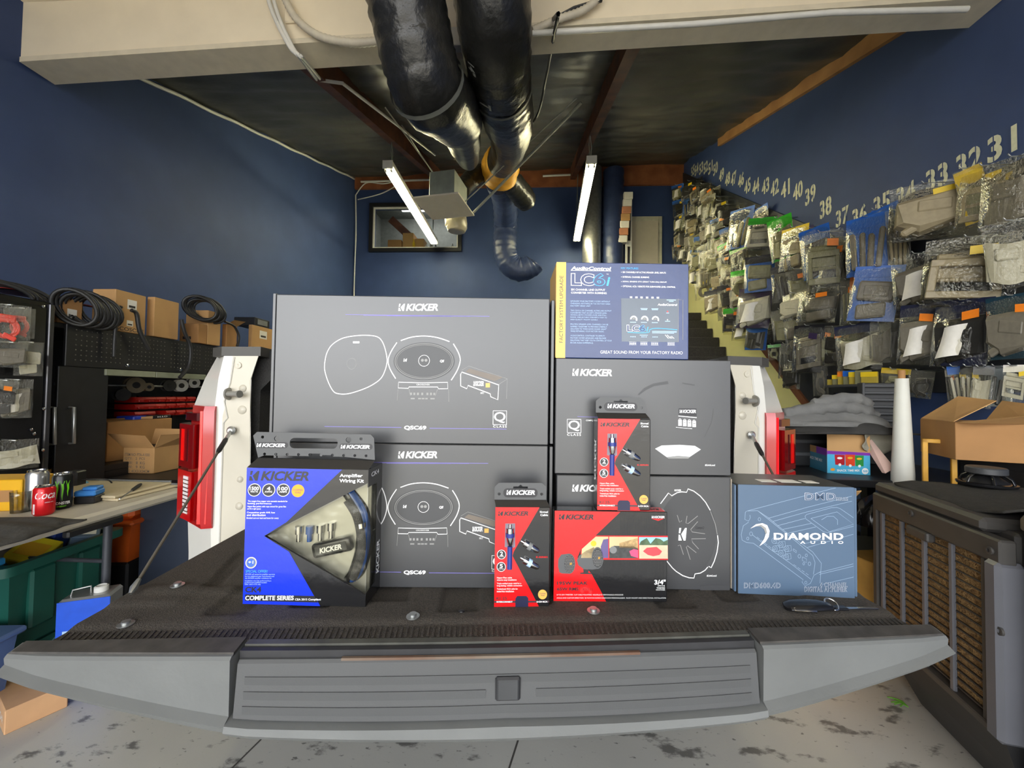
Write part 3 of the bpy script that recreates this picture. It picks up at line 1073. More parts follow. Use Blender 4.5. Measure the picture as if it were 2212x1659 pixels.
    # support cable from the corner to the tailgate edge
    a = V((X(.808), Y0 - .012, 1.178))
    e = tat(2, ZT + .01, 281, 1283) if s < 0 else V((X(.70), .80, ZT + .01))
    d = (e - a).normalized()
    b = B(); tube(b, [a + d * .02, e], .0032, 8)
    cab = tp('tailgate_cable', b, mat('cable_sheath', srgb(84, 78, 68), .5), smooth=60)
    b = B(); tube(b, [a + d * .035, a + d * .045, a + d * .09, a + d * .10], [.004, .0065, .0065, .004], 10); tp('cable_sleeve', b, black_m, cab, 40)
    b = B(); tube(b, [a, a + d * .04], .005, 8); lathe(b, [(.011, -.004), (.013, .002), (.007, .007), (0, .007)], 14, Matrix.Translation(a) @ Matrix.Rotation(pi / 2, 4, 'X')); tp('cable_eye', b, steel, cab, 40)
    b = B(); tube(b, [e - d * .03, e - d * .012, e], [.004, .007, .003], 8); tp('cable_ferrule', b, steel, cab, 40)

# ================================================================== the boxed car-audio gear on the tailgate
box_blk = mat('charcoal_carton', (0.045, 0.046, 0.049), .34, var=.06, vs=5, bump=.012, bs=900, spec=.8)
edge_m = mat('carton_raw_edge', srgb(150, 140, 126), .8)
gloss_blk = mat('gloss_black_print', (0.012, 0.012, 0.013), .16, var=.1, bump=.06, bs=45, coat=.3)
gloss_red = mat('gloss_red_print', srgb(214, 24, 28), .2, var=.04, bump=.05, bs=45, coat=.25)
gloss_blue = mat('gloss_blue_print', srgb(24, 52, 214), .25, var=.04, bump=.06, bs=45, coat=.2)
navy_print = mat('gloss_navy_print', srgb(17, 44, 98), .24, var=.15, vs=4, bump=.06, bs=40, coat=.2)
yel_print = mat('yellow_print', srgb(232, 180, 48), .25, var=.03, coat=.3)
steel_blue = mat('steel_blue_print', srgb(78, 98, 121), .35, var=.04, vs=3)
lt_line = mat('pale_blue_line_print', srgb(140, 162, 184), .4, var=.02)
cyan = mat('cyan_print', srgb(60, 170, 232), .3, var=.02)
pale_b = mat('pale_blue_print', srgb(170, 200, 232), .4, var=.02)
viol = mat('violet_print', srgb(120, 112, 190), .4, var=.02)
grey_line = mat('grey_line_print', srgb(140, 140, 138), .45, var=.02)
cone_g = mat('charcoal_cone_print', (0.05, 0.051, 0.054), .4, var=.1, vs=3)
drk_print = mat('near_black_print', (0.02, 0.02, 0.024), .35, var=.05)
dkred = mat('dark_red_print', srgb(120, 14, 18), .3)
hang_pl = mat('hanger_plastic', srgb(78, 79, 80), .45, var=.05)
copper = mat('copper_print', srgb(226, 170, 84), .3, var=.03)
orange_p = mat('orange_print', srgb(240, 160, 40), .3, var=.03)
silver = mat('silver_tray', srgb(178, 178, 172), .3, metal=.4, var=.06)
brn_print = mat('brown_print', srgb(110, 100, 90), .4)


class PBox:
    """carton whose front is set on a vertical plane through two base points; artwork frame = quad"""

    def __init__(s, name, label, quad, base_z=None, dep=.18, m=None, plane=None, push=0.0, bev=.0015, group=None, cat='box', body=True):
        TL, TR, BR, BL = quad
        if plane is None:
            p0, p1 = at(2, base_z, *BL), at(2, base_z, *BR)
            d = (p1 - p0).normalized()
        else:
            q0, d = plane
            nrm = V((-d.y, d.x, 0))
            q0 = q0 + nrm * push

            def hit(px, py):
                r = ray(px, py)
                return EYE + r * ((q0 - EYE).dot(nrm) / r.dot(nrm))
            p0, p1 = hit(*BL), hit(*BR)
        s.d = d
        n = V((-d.y, d.x, 0))
        s.n = n

        def hz(px, py):
            r = ray(px, py)
            return (EYE + r * ((p0 - EYE).dot(n) / r.dot(n))).z
        if base_z is None:
            base_z = (p0.z + p1.z) / 2
        p0.z = base_z
        s.W = (V((p1.x, p1.y, 0)) - V((p0.x, p0.y, 0))).length
        s.H = (hz(*TL) + hz(*TR)) / 2 - base_z
        s.p0, s.top, s.D = p0, base_z + s.H, dep
        s.root = thing(name, label, cat, M=Matrix.Translation(p0) @ Matrix.Rotation(atan2(d.y, d.x), 4, 'Z'), group=group)
        s.m = m
        if body:
            b = B(); bx(b, 0, s.W, 0, dep, 0, s.H, bev)
            s.body = fin('carton', b, m, s.root)
        s.plane = (p0, d)

    def face(s, quad, y0=0.0):
        return Face(s.root, s.W, s.H, quad, y0)

    def part(s, name, bm, m, smooth=0, label=None):
        return fin(name, bm, m, s.root, smooth=smooth, label=label)


# ---------------------------------------------------------------- two long speaker cartons
def art_qsc(F, cover=None):
    w_, g_ = white_print, grey_line
    F.kick(748, 132, 1120, 200, w_)
    F.lines([[(250, 233), (1600, 252)], [(420, 240), (1420, 252)], [(640, 246), (1250, 252)]], 5, viol)
    gr = [(70, 690), (85, 600), (130, 520), (220, 460), (330, 435), (450, 428), (550, 440), (600, 480), (635, 560), (655, 660), (640, 750), (600, 830), (520, 890), (420, 935), (300, 970), (210, 970), (160, 945), (110, 860), (75, 760)]
    sm = [(p.x, p.y) for p in curve_pts([(x, y, 0) for x, y in gr + [gr[0]]], 5)]
    F.line(sm, 8, w_, name='printed_grille_outline')
    F.ring(325, 693, 46, 3, g_, ry=52)
    F.rect(330, 485, 390, 502, w_)
    F.disc(1000, 668, 285, cone_g, 1, ry=175, name='printed_speaker_cone', n=40)
    F.ring(1000, 668, 272, 5, g_, 2, ry=165, n=48)
    F.ring(1000, 668, 257, 3, g_, 2, ry=152, n=48)
    F.ring(1000, 664, 53, 4, w_, 3)
    F.disc(985, 660, 14, g_, 3, n=12)
    F.disc(1018, 660, 14, g_, 3, n=12)
    sml = lambda L: [(p.x, p.y) for p in curve_pts([(x, y, 0) for x, y in L], 4)]
    F.lines([sml([(778, 478), (880, 445), (1000, 435), (1120, 450), (1232, 487)]), sml([(742, 495), (690, 580), (665, 660), (685, 740), (740, 830)]), sml([(1268, 507), (1315, 585), (1335, 660), (1310, 750), (1255, 843)])], 9, w_, name='printed_frame_outline')
    F.kmark(808, 645, 842, 673, w_, 3)
    F.text('QS', 1148, 655, 1187, 682, w_, 3, .04, .2)
    F.line([(768, 862), (766, 916), (860, 918), (866, 905), (1130, 905), (1140, 922), (1226, 920), (1222, 862), (1000, 868)], 6, w_, closed=True, name='printed_crossover_outline')
    F.lines([[(765, 925), (760, 1030)], [(1232, 925), (1236, 1040)], [(866, 925), (880, 985)], [(1130, 925), (1112, 985)]], 3, g_)
    for k, x in enumerate((886, 917, 950, 990, 1038, 1071, 1101)):
        F.rect(x - 9, 958, x + 9, 980, g_, name='printed_terminal')
    for x0, x1 in ((884, 922), (953, 980), (985, 1012), (1018, 1042), (1066, 1106)):
        F.rect(x0, 1006, x1, 1018, g_, name='printed_terminal')
    F.text('CROSSOVER', 935, 878, 1058, 890, w_)
    F.poly([(1420, 735), (1730, 815), (1655, 850), (1385, 765)], brn_print, 1)
    F.line([(1350, 768), (1341, 790), (1343, 895), (1400, 920), (1410, 890), (1615, 965), (1620, 992), (1685, 1020), (1693, 885)], 8, w_, closed=True, name='printed_crossover_outline')
    F.lines([[(1350, 752), (1415, 712), (1770, 828), (1765, 1010)], [(1693, 880), (1770, 830)]], 3, g_)
    F.kick(1460, 850, 1555, 896, w_)
    F.rect(1572, 868, 1612, 908, copper, 2)
    F.text('INPUT', 1526, 950, 1560, 968, w_)
    F.holes([[(1642, 1117), (1769, 1117), (1769, 1246), (1642, 1246)], [(1646, 1121), (1765, 1121), (1765, 1242), (1646, 1242)]], w_, name='printed_frame')
    F.text('Q', 1652, 1130, 1757, 1230, w_, 2, .01)
    F.text('CLASS', 1645, 1251, 1769, 1270, w_, 2, .01, 0, 1.3)
    F.line([(92, 1270), (805, 1275)], 5, viol)
    F.line([(1065, 1280), (1768, 1284)], 5, viol)
    F.text('QSC69', 830, 1257, 1035, 1300, w_, 2, .04)


QQ = [(-417, 38), (2157, 89), (2144, 1425), (-391, 1412)]
q1 = PBox('speaker_box', 'long charcoal speaker carton standing on the mat behind the blue kit', [(588, 957), (1184, 962), (1180, 1272), (590, 1267)], ZT, .17, box_blk)
q2 = PBox('speaker_box', 'long charcoal speaker carton stacked on top of its twin', [(583, 630), (1187, 642), (1184, 955), (588, 952)], None, .17, box_blk, plane=q1.plane, push=.004)
q2.root.location.z = q1.top + .001
for q in (q1, q2):
    art_qsc(q.face(QQ))
    b = B(); bx(b, -.010, -.003, .004, q.D, .004, q.H + .003, .001); q.part('side_flap', b, box_blk)
    b = B(); bx(b, q.W + .004, q.W + .011, .004, q.D, .002, q.H - .002, .001); q.part('side_flap', b, box_blk)

# ---------------------------------------------------------------- two square subwoofer cartons
s1 = PBox('subwoofer_box', 'charcoal subwoofer carton with a dust-cap drawing behind the tweeter box', [(1197, 1027), (1580, 1029.5), (1578, 1275.5), (1200, 1271)], ZT, .22, box_blk)
F = s1.face([(-1161, 97), (1030, 112), (1018, 1519), (-1144, 1487)])
F.kick(-967, 217, -469, 303, white_print)
F.disc(480, 815, 365, cone_g, 1, ry=520, n=48, name='printed_cone')
for L in ([(140, 450), (240, 315), (282, 350), (350, 310), (410, 300), (470, 305), (487, 262), (560, 290), (640, 350), (710, 430), (768, 530)],
          [(858, 840), (868, 930), (850, 1050), (815, 1160), (775, 1240), (745, 1222)], [(735, 1230), (700, 1270), (640, 1305), (573, 1315), (560, 1365), (500, 1362), (420, 1335), (340, 1285), (290, 1240), (200, 1130), (130, 980)]):
    F.line(L, 11, white_print, 2, name='printed_frame_outline')
F.lines([[(770, 540), (830, 700), (855, 830)], [(610, 600), (490, 695), (460, 690), (475, 600)], [(610, 670), (520, 770), (540, 800), (700, 822)], [(710, 882), (530, 885), (545, 930), (620, 1010)], [(590, 1055), (480, 970), (465, 985), (515, 1140)], [(350, 590), (380, 680), (410, 660)], [(360, 970), (390, 960), (430, 1080)]], 7, grey_line, 2)
F.kmark(365, 750, 470, 905, white_print, 3)
F.text('CompQ', 580, 730, 690, 770, drk_print, 3, .02, .3)
F.text('KICKER', 315, 268, 400, 293, white_print, 3, .03)
F.text('#LivinLoud', 720, 1325, 842, 1350, white_print, 2, .02)
F.rect(635, 1458, 1003, 1516, cone_g, 1, name='tape_patch')
b = B(); bx(b, s1.W + .001, s1.W + .003, 0, s1.D, .004, s1.H - .004); s1.part('raw_edge', b, edge_m)

s2 = PBox('subwoofer_box', 'charcoal subwoofer carton with a silver basket print, under the blue box', [(1201.6, 776), (1582.6, 776), (1579, 1026), (1198, 1025)], None, .22, box_blk, plane=s1.plane, push=.003)
s2.root.location.z = s1.top + .002
F = s2.face([(62, 32), (2118, 32), (2099, 1381), (43, 1376)])
F.kick(252, 155, 718, 238, white_print)
F.holes([[(190, 742), (353, 742), (353, 902), (190, 902)], [(195, 747), (348, 747), (348, 897), (195, 897)]], white_print, name='printed_frame')
F.text('Q', 203, 758, 338, 882, white_print, 2, .01)
F.text('CLASS', 190, 908, 350, 936, white_print, 2, .01, 0, 1.3)
F.line([(310, 712), (560, 716)], 5, viol)
F.text('COMPQ 12 INCH SUBWOOFER', 410, 746, 720, 768, white_print, 2, .02)
F.poly([(1020, 445), (1090, 370), (1200, 315), (1370, 283), (1380, 318), (1210, 345), (1110, 395), (1030, 455)], cone_g, 1, name='printed_arc')
F.poly([(1540, 298), (1690, 322), (1680, 335), (1540, 312)], cone_g, 1, name='printed_arc')
F.line([(1905, 600), (1880, 760), (1790, 935)], 4, cone_g, 1)
F.rect(1495, 600, 1705, 690, drk_print, 1)
F.kick(1505, 616, 1698, 655, white_print)
F.text('CompQ', 1510, 660, 1690, 686, white_print, 2, .03, .35)
F.line([(1490, 690), (1705, 708)], 9, white_print, 2)
for k in range(4):
    x = 1487 + k * 55
    y = 735 + k * 4
    F.rect(x, y, x + 43, y + 70, white_print, 2, name='printed_padlock')
    F.ring(x + 21, y, 15, 5, white_print, 2, n=16)
    F.rect(x + 8, y + 25, x + 35, y + 30, drk_print, 3)
F.line([(1460, 823), (1650, 838)], 5, white_print)
F.poly([(1212, 1075), (1290, 1036), (1500, 1026), (1680, 1036), (1750, 1078), (1620, 1165), (1480, 1155), (1350, 1172)], mat('pale_silver_print', srgb(205, 207, 208), .35), 1, name='printed_basket')
F.poly([(1350, 1176), (1480, 1158), (1620, 1168), (1600, 1184), (1370, 1186)], grey_line, 2, name='printed_basket')
F.text('#LivinLoud', 1795, 1246, 1912, 1270, white_print, 2, .02)

# ---------------------------------------------------------------- blue line-converter box
L6 = PBox('converter_box', 'glossy blue box with a yellow spine on top of the subwoofer cartons', [(1202, 567), (1491, 567.5), (1487.6, 774), (1200, 775)], None, .13, navy_print, plane=s1.plane, push=.012)
L6.root.location.z = s2.root.location.z + s2.H + .001
F = L6.face([(80, 114), (2078, 108), (2050, 1560), (72, 1552)])
F.poly([(80, 116), (222, 116), (213, 1551), (73, 1551)], yel_print, 1, name='yellow_spine')
b = B(); bx(b, -.0006, .0, .002, .128, .002, L6.H - .002); L6.part('spine_side', b, yel_print)
F.text('FACTORY SYSTEM UPGRADE', 126, 322, 180, 1325, drk_print, 2, .0, vert=True)
F.text('AudioControl', 297, 178, 898, 230, white_print, 2, .04, .15)
F.line([(292, 239), (896, 239)], 10, white_print, 2)


def lc6(x0, y0, x1, y1, th=.03):
    w_, h_ = x1 - x0, y1 - y0
    X = lambda a: x0 + w_ * a
    Y = lambda a: y0 + h_ * a
    for tx, a0, a1, b0, b1, c in (('L', 0, .28, .05, 1, white_print), ('C', .24, .60, .05, 1, white_print), ('6', .56, .88, 0, 1, cyan)):
        F.outl(tx, X(a0), Y(b0), X(a1), Y(b1), navy_print, .06, .04, c)
    F.text('i', X(.90), Y(.30), X(1.0), Y(.97), cyan, 2, .04, .25)


lc6(292, 272, 882, 472)
F.text('TM', 825, 280, 858, 297, white_print)
F.text('SIX CHANNEL LINE OUTPUT', 297, 515, 806, 545, white_print, 2, .02)
F.text('CONVERTER WITH SUMMING', 297, 562, 828, 592, white_print, 2, .02)
F.text('KEY FEATURES', 1046, 179, 1306, 207, cyan, 2, .01)
for y, t, x1 in ((253, 'SIX CHANNELS OF ACTIVE SPEAKER LEVEL INPUTS', 1725), (326, 'INTERNAL CHANNEL SUMMING', 1468), (398, 'SIGNAL SENSING GTO (GREAT TURN-ON) CIRCUIT', 1736), (468, 'OPTIONAL ACR-1 REMOTE FOR SUBWOOFER LEVEL CONTROL', 1866)):
    F.text(t, 1070, y - 13, x1, y + 13, white_print, 2, .02)
    F.disc(1052, y, 6, white_print, 2, n=8)
PAR = ((705, 'UPGRADE YOUR FACTORY SYSTEM WITHOUT', 880), (740, 'CHANGING ANYTHING IN THE FACTORY DASH', 880), (775, 'FACTORY HEAD UNIT', 588), (845, 'THE LC6I IS A SIX CHANNEL ACTIVE LINE OUTPUT', 898), (879, 'CONVERTER THAT ACCEPTS SPEAKER LEVEL', 832), (913, 'SIGNALS, BOTH CROSSED-OVER AND FULL-', 830), (947, 'RANGE, AND ACTIVELY CONVERTS THEM TO', 830), (982, 'HIGH-QUALITY PREAMP SIGNALS.', 697), (1050, 'MULTIPLE SPEAKER LEVEL CHANNELS CAN BE', 850), (1085, 'SUMMED TOGETHER TO PROVIDE A PERFECT', 832), (1119, 'SOLUTION TO "MAKE GOOD SOUND GREAT"', 828), (1154, 'WHILE RETAINING YOUR FACTORY RADIO.', 788), (1220, 'AUDIOCONTROL CONTINUES TO SIMPLIFY', 802), (1255, 'FACTORY SYSTEM UPGRADES AND PROVIDE', 818), (1290, 'SOLUTIONS THAT KEEP YOU IN CONTROL OF YOUR', 902), (1326, 'IN-CAR AUDIO EXPERIENCE.', 628))
for y, t, x1 in PAR:
    F.text(t, 290, y - 12, x1, y + 10, pale_b, 2, .0)
F.poly([(1045, 650), (1905, 648), (1895, 1298), (1050, 1298)], mat('slate_device_print', srgb(70, 82, 96), .25, var=.1, coat=.3), 1, name='printed_device')
F.lines([[(1910, 645), (1898, 1298)], [(1912, 660), (1975, 662), (1965, 1265)]], 7, grey_line, 2)
for x in (1195, 1275, 1352, 1435, 1517, 1598):
    F.rect(x - 18, 620, x + 18, 646, white_print, 2, name='printed_jack')
F.text('AudioControl', 1592, 720, 1890, 753, white_print, 2, .04, .15)
for x, y0, y1, w_ in ((1800, 660, 672, 140), (1800, 680, 692, 70), (1388, 795, 806, 104), (1552, 795, 806, 104), (1388, 812, 822, 90), (1552, 812, 822, 90), (1742, 858, 868, 44), (1740, 982, 992, 76), (1222, 1004, 1014, 90), (1385, 1004, 1014, 90), (1548, 1004, 1014, 90), (1690, 1134, 1142, 370), (1690, 1148, 1156, 370), (1670, 1162, 1170, 330), (1380, 1196, 1204, 120)):
    F.rect(x - w_ / 2, y0, x + w_ / 2, y1, pale_b, 2, name='printed_caption')
F.disc(1742, 840, 12, gloss_red, 2, n=10)
F.disc(1740, 965, 10, white_print, 2, n=10)
for x in (1232, 1396, 1558):
    F.poly(circ(x, 965, 55, 18, None, pi, 2.15 * pi) + circ(x, 965, 32, 18, None, 2.15 * pi, pi), white_print, 2, name='printed_dial')
    F.poly(circ(x, 968, 24, 12, None, pi, 2 * pi), grey_line, 2, name='printed_dial')
lc6(1125, 1042, 1452, 1148)
F.line([(p.x, p.y) for p in curve_pts([(1140, 1160, 0), (1330, 1166, 0), (1455, 1155, 0), (1480, 1112, 0), (1600, 1095, 0), (1885, 1113, 0)], 5)], 11, cyan, 2)
F.lines([[(1700, 1190), (1750, 1245)], [(1730, 1190), (1780, 1245)], [(1775, 1215), (1805, 1245)], [(1795, 1210), (1835, 1245)]], 10, white_print, 2)
for x0 in (1160, 1325, 1487, 1733):
    for k in range(4):
        F.disc(x0 + 15 + 27 * k, 1326, 11, white_print, 2, n=10)
    F.lines([[(x0, 1304), (x0 + 110, 1304)], [(x0, 1346), (x0 + 110, 1346)]], 4, white_print, 2)
for x0 in (1178, 1345, 1510):
    for k in range(4):
        F.rect(x0 + k * 22, 1218, x0 + k * 22 + 14, 1232, pale_b, 2, name='printed_switch')
F.text('GREAT SOUND FROM YOUR FACTORY RADIO', 732, 1436, 1960, 1480, white_print, 2, .0)

# ---------------------------------------------------------------- tweeter box
K = PBox('tweeter_box', 'red and black ribbed tweeter box standing in front of the subwoofer carton', [(1195.4, 1103), (1444.6, 1105), (1441, 1301), (1195.4, 1298)], ZT, .030, gloss_blk)
F = K.face([(748, 375), (2030, 385), (2010, 1395), (748, 1380)])
F.poly([(752, 378), (1495, 388), (1210, 660), (1050, 805), (1012, 900), (1170, 1085), (1282, 1290), (1310, 1345), (1330, 1386), (749, 1380)], gloss_red, 1, name='red_print_field')
F.kick(800, 420, 1192, 478, drk_print)
F.poly([(1208, 656), (2028, 656), (2026, 926), (1040, 926), (1050, 806)], gloss_red, 2, name='red_photo_border')
tanp, skyp, treep, dust = mat('tan_photo_print', srgb(206, 184, 140), .3), mat('sky_photo_print', srgb(150, 196, 226), .3), mat('tree_photo_print', srgb(70, 92, 66), .3, var=.4, vs=90), mat('sand_photo_print', srgb(196, 178, 150), .3, var=.1, vs=50)
F.poly([(1214, 668), (1356, 668), (1356, 906), (1052, 906), (1060, 806)], tanp, 3, name='photo_print')
F.poly([(1300, 700), (1356, 690), (1356, 906), (1285, 906), (1270, 780)], mat('purple_photo_print', srgb(96, 84, 130), .3), 4, name='photo_print')
F.disc(1190, 745, 32, yel_print, 4, n=16, name='photo_print')
F.rect(1366, 668, 1690, 908, tanp, 3, name='photo_print')
F.poly([(1480, 740), (1690, 680), (1690, 800), (1480, 790)], mat('hill_photo_print', srgb(168, 140, 96), .3, var=.4, vs=160), 4, name='photo_print')
F.poly([(1366, 800), (1420, 770), (1640, 775), (1690, 800), (1690, 908), (1366, 908)], mat('dash_photo_print', srgb(60, 62, 62), .3, var=.3, vs=120), 4, name='photo_print')
F.disc(1410, 815, 40, midgrey, 5, n=16, name='photo_print')
F.poly([(1590, 830), (1640, 805), (1690, 815), (1690, 905), (1610, 880)], mat('pink_photo_print', srgb(226, 80, 120), .3), 5, name='photo_print')
F.rect(1702, 672, 2027, 760, skyp, 3, name='photo_print')
F.rect(1702, 758, 2025, 912, dust, 3, name='photo_print')
F.poly([(1702, 760), (1720, 720), (1790, 680), (1830, 745), (1890, 680), (1940, 690), (1980, 720), (2026, 700), (2026, 762)], treep, 4, name='photo_print')
F.poly([(1745, 830), (1790, 790), (1900, 780), (1960, 830), (1930, 870), (1860, 885), (1800, 870)], mat('car_photo_print', srgb(206, 70, 78), .3), 4, name='photo_print')
tw_g = mat('tweeter_grey_print', srgb(84, 86, 88), .4, var=.05)
tw_d = mat('tweeter_mesh_print', srgb(44, 45, 47), .4, var=.05)
for cx_, cy_, rx_, ry_ in ((920, 970, 66, 112), (1235, 905, 66, 122)):
    if cx_ > 1000:
        F.poly([(1195, 785), (1100, 830), (1030, 880), (1005, 930), (1020, 985), (1080, 1030), (1180, 1035), (1240, 1025)], tw_g, 3, name='printed_tweeter_shell')
        F.poly([(1075, 1030), (1140, 1035), (1130, 1070), (1170, 1076), (1165, 1086), (1040, 1082), (1045, 1070), (1080, 1066)], tw_d, 3, name='printed_stand')
    else:
        F.poly([(920, 858), (830, 870), (798, 920), (795, 1000), (810, 1065), (840, 1078), (920, 1082)], tw_g, 2, name='printed_tweeter_shell')
    F.disc(cx_, cy_, rx_, tw_g, 4, ry=ry_, name='printed_tweeter_rim')
    F.disc(cx_, cy_, rx_ - 10, tw_d, 5, ry=ry_ - 16, name='printed_tweeter_mesh')
    vs, fs = [], []
    for i in range(-5, 6):
        for j in range(-5, 6):
            x, y = cx_ + (i + .5 * (j % 2)) * 11, cy_ + j * 17
            if ((x - cx_) / (rx_ - 14)) ** 2 + ((y - cy_) / (ry_ - 22)) ** 2 < 1:
                o_ = len(vs)
                vs += circ(x, y, 3.4, 6, 5)
                fs.append(tuple(range(o_, o_ + 6)))
    F._mk('printed_mesh_dots', vs, fs, tw_g if False else grey_line, 6)
    F.kmark(cx_ + 5, cy_ - 14, cx_ + 27, cy_ + 10, orange_p, 7)
F.text('195W PEAK', 786, 1166, 1127, 1204, drk_print, 2, .03, 0, 1.05)
F.text('65W RMS', 786, 1232, 1024, 1266, drk_print, 2, .03)
F.text('KST20', 1075, 1240, 1188, 1266, dkred, 2, .0)
F.text('3/4"', 1870, 1146, 1997, 1200, white_print, 2, .03)
F.text('[20mm]', 1910, 1206, 1984, 1223, white_print, 2, .01)
F.text('TWEETERS', 1894, 1231, 1988, 1244, white_print, 2, .02)
F.text('HOCHTONER', 1888, 1251, 1988, 1264, white_print, 2, .01)
F.text('UP TO 20W TWEETERS  FLAT CABLE MOUNTING  NOUVELLE ET PERFORMANCE ANGULEUSE', 783, 1306, 1521, 1318, white_print, 2, .0)
F.text('ANGLE AND CUSTOM DIRECTION  SE MONTAN RAPIDO DIRECCION PERSONALIZADA  FLUSH MOUNT AND DIRECTIONAL INSTALLATION', 783, 1341, 1996, 1353, white_print, 2, .0)
F.kick(1848, 432, 1996, 458, white_print)
F.poly([(1845, 462), (1990, 464), (1922, 488)], gloss_red, 2, name='red_chevron')
rib_ = B()
for k in range(44):
    x = K.W * (.44 + .54 * k / 44)
    if x > K.W * .585:
        bx(rib_, x, x + K.W * .006, -.0004, .0004, K.H * .745, K.H * .985)
    bx(rib_, x, x + K.W * .006, -.0004, .0004, K.H * .24, K.H * .455)
o = K.part('corrugation_ridges', rib_, gloss_blk); o['kind'] = 'stuff'
b = B(); bx(b, K.W, K.W + .0008, .004, .026, .004, K.H * .64); K.part('side_stripe', b, gloss_red)
b = B(); bx(b, K.W * .56, K.W - .004, .003, .028, K.H, K.H + .0005); K.part('top_print', b, gloss_red)
vs, fs, _ = text_mesh('KICKER', .03, .2)
me = bpy.data.meshes.new('lettering'); me.from_pydata([(K.W * .95 - K.W * .2 * a, .008 + .012 * (1 - q), K.H + .0009) for a, q in vs], [], fs); meshobj('lettering', me, drk_print, K.root)


# ---------------------------------------------------------------- hanging cable packs
def cable_pack(name, label, quad, base_z=None, plane=None, push=0.0, lean=0.0):
    C = PBox(name, label, quad, base_z, .036, gloss_blk, plane=plane, push=push, group='hanging signal cable packs')
    F = C.face([(185, 395), (910, 400), (890, 1610), (183, 1612)])
    F.poly([(186, 396), (766, 400), (432, 945), (415, 1000), (715, 1535), (755, 1608), (184, 1611)], gloss_red, 1, name='red_print_field')
    F.kick(222, 449, 620, 504, drk_print)
    F.text('Signal', 768, 446, 876, 478, white_print, 2, .02)
    F.text('Cable', 776, 483, 876, 510, white_print, 2, .02)
    for x, y, t, u in ((272, 982, '2', 'CHANNEL'), (270, 1132, '5', 'METER')):
        F.disc(x, y, 58, white_print, 2)
        F.disc(x, y, 51, drk_print, 3)
        F.text(t, x - 20, y - 38, x + 20, y + 14, white_print, 4, .03)
        F.text(u, x - 34, y + 18, x + 34, y + 30, white_print, 4)
    for y, t, x1 in ((1266, 'Hyper-Flex cable', 410), (1292, 'ensures easy installation', 468), (1335, 'Triple-welded strain relief for a', 528), (1361, 'long-lasting, reliable connection', 540), (1400, 'Twisted-pair RCA cable for', 486), (1426, 'noise-free installation', 436)):
        F.text(t, 218, y - 11, x1, y + 11, white_print, 2, .01)
    F.text('KI 25', 213, 1492, 349, 1526, drk_print, 2, .02)
    F.line([(186, 1551), (888, 1551)], 22, mat('slate_print', srgb(70, 52, 58), .3), 2)
    F.text('INTERCONNECT', 216, 1541, 420, 1560, white_print, 3, .03)
    F.text('2-CH RCA', 726, 1541, 866, 1562, white_print, 3, .03)
    F.disc(803, 1466, 58, copper, 2)
    F.text('COPPER', 762, 1446, 845, 1464, brn_print, 3, .02)
    F.text('WIRE', 778, 1470, 830, 1486, brn_print, 3, .02)
    F.text('K-SERIES', 720, 1006, 872, 1026, gloss_red, 2, .02)
    F.poly([(456, 1611), (456, 1510), (480, 1482), (595, 1482), (620, 1508), (620, 1611)], mat('navy_cutout', srgb(30, 32, 62), .4), 4, name='finger_cutout')
    F.poly([(318, 600), (446, 600), (448, 890), (412, 905), (412, 1160), (345, 1160), (345, 895), (312, 890)], mat('clear_window_grey', srgb(120, 112, 124), .2), 2, name='plug_window')
    kx = lambda x, y: F.P(x, y, 0)
    plug = mat('plug_navy', srgb(48, 58, 130), .3)

    def plugshape(x0, y0, x1, y1, r, m1, m2, nm):
        a, c = kx(x0, y0), kx(x1, y1)
        a.y = c.y = -.001
        b = B(); tube(b, [a, a.lerp(c, .16), a.lerp(c, .18), a.lerp(c, .55), a.lerp(c, .92), c], [r * .45, r * .45, r, r * 1.05, r * .7, r * .4], 12)
        o = C.part(nm, b, m1, 40)
        b = B(); tube(b, [a.lerp(c, .40), a.lerp(c, .58)], r * 1.12, 12); fin('plug_band', b, m2, o, smooth=40)
    plugshape(380, 605, 382, 880, .0075, chrome, plug, 'cable_plug')
    a, c = kx(380, 880), kx(378, 1155)
    a.y = c.y = -.001
    b = B(); tube(b, [a, c], .0048, 10); C.part('cable_sample', b, plug, 40)
    plugshape(520, 812, 755, 945, .0070, chrome, midgrey, 'metal_plug')
    plugshape(515, 1018, 755, 1145, .0070, chrome, pale_b, 'metal_plug')
    # hanger
    h = lambda x, y: (F.h(x, y)[0], F.h(x, y)[1])
    TLh, TRh, BRh, BLh = h(168, 100), h(850, 100), h(862, 318), h(170, 318)
    x0, x1, z0, z1 = BLh[0], BRh[0], BLh[1], TLh[1]
    hs = (x1 - x0)
    outer = [(x0, z0), (x1, z0), (x1, z1 - .008), (x1 - .008, z1), (x0 + .008, z1), (x0, z1 - .008)]
    slot = [(x0 + hs * .36, z1 - .007), (x0 + hs * .46, z1 - .007), (x0 + hs * .49, z1 - .004), (x0 + hs * .51, z1 - .004), (x0 + hs * .54, z1 - .007), (x0 + hs * .64, z1 - .007), (x0 + hs * .64, z1 - .011), (x0 + hs * .36, z1 - .011)]
    me = flat([outer, slot, circ(x0 + .009, z0 + .011, .003, 10), circ(x1 - .009, z0 + .011, .003, 10)], .0008)
    me.transform(Matrix.Translation((0, .010, 0)) @ Matrix.Rotation(pi / 2, 4, 'X'))
    hg = meshobj('hanger_tab', me, hang_pl, C.root)
    hc = (z0 + z1) / 2 - .003
    me = flat([rrect(x0 + hs * .17, hc - .0085, x1 - hs * .17, hc + .0085, .008)], .0006)
    me.transform(Matrix.Translation((0, .0088, 0)) @ Matrix.Rotation(pi / 2, 4, 'X'))
    meshobj('name_plate', me, drk_print, hg)
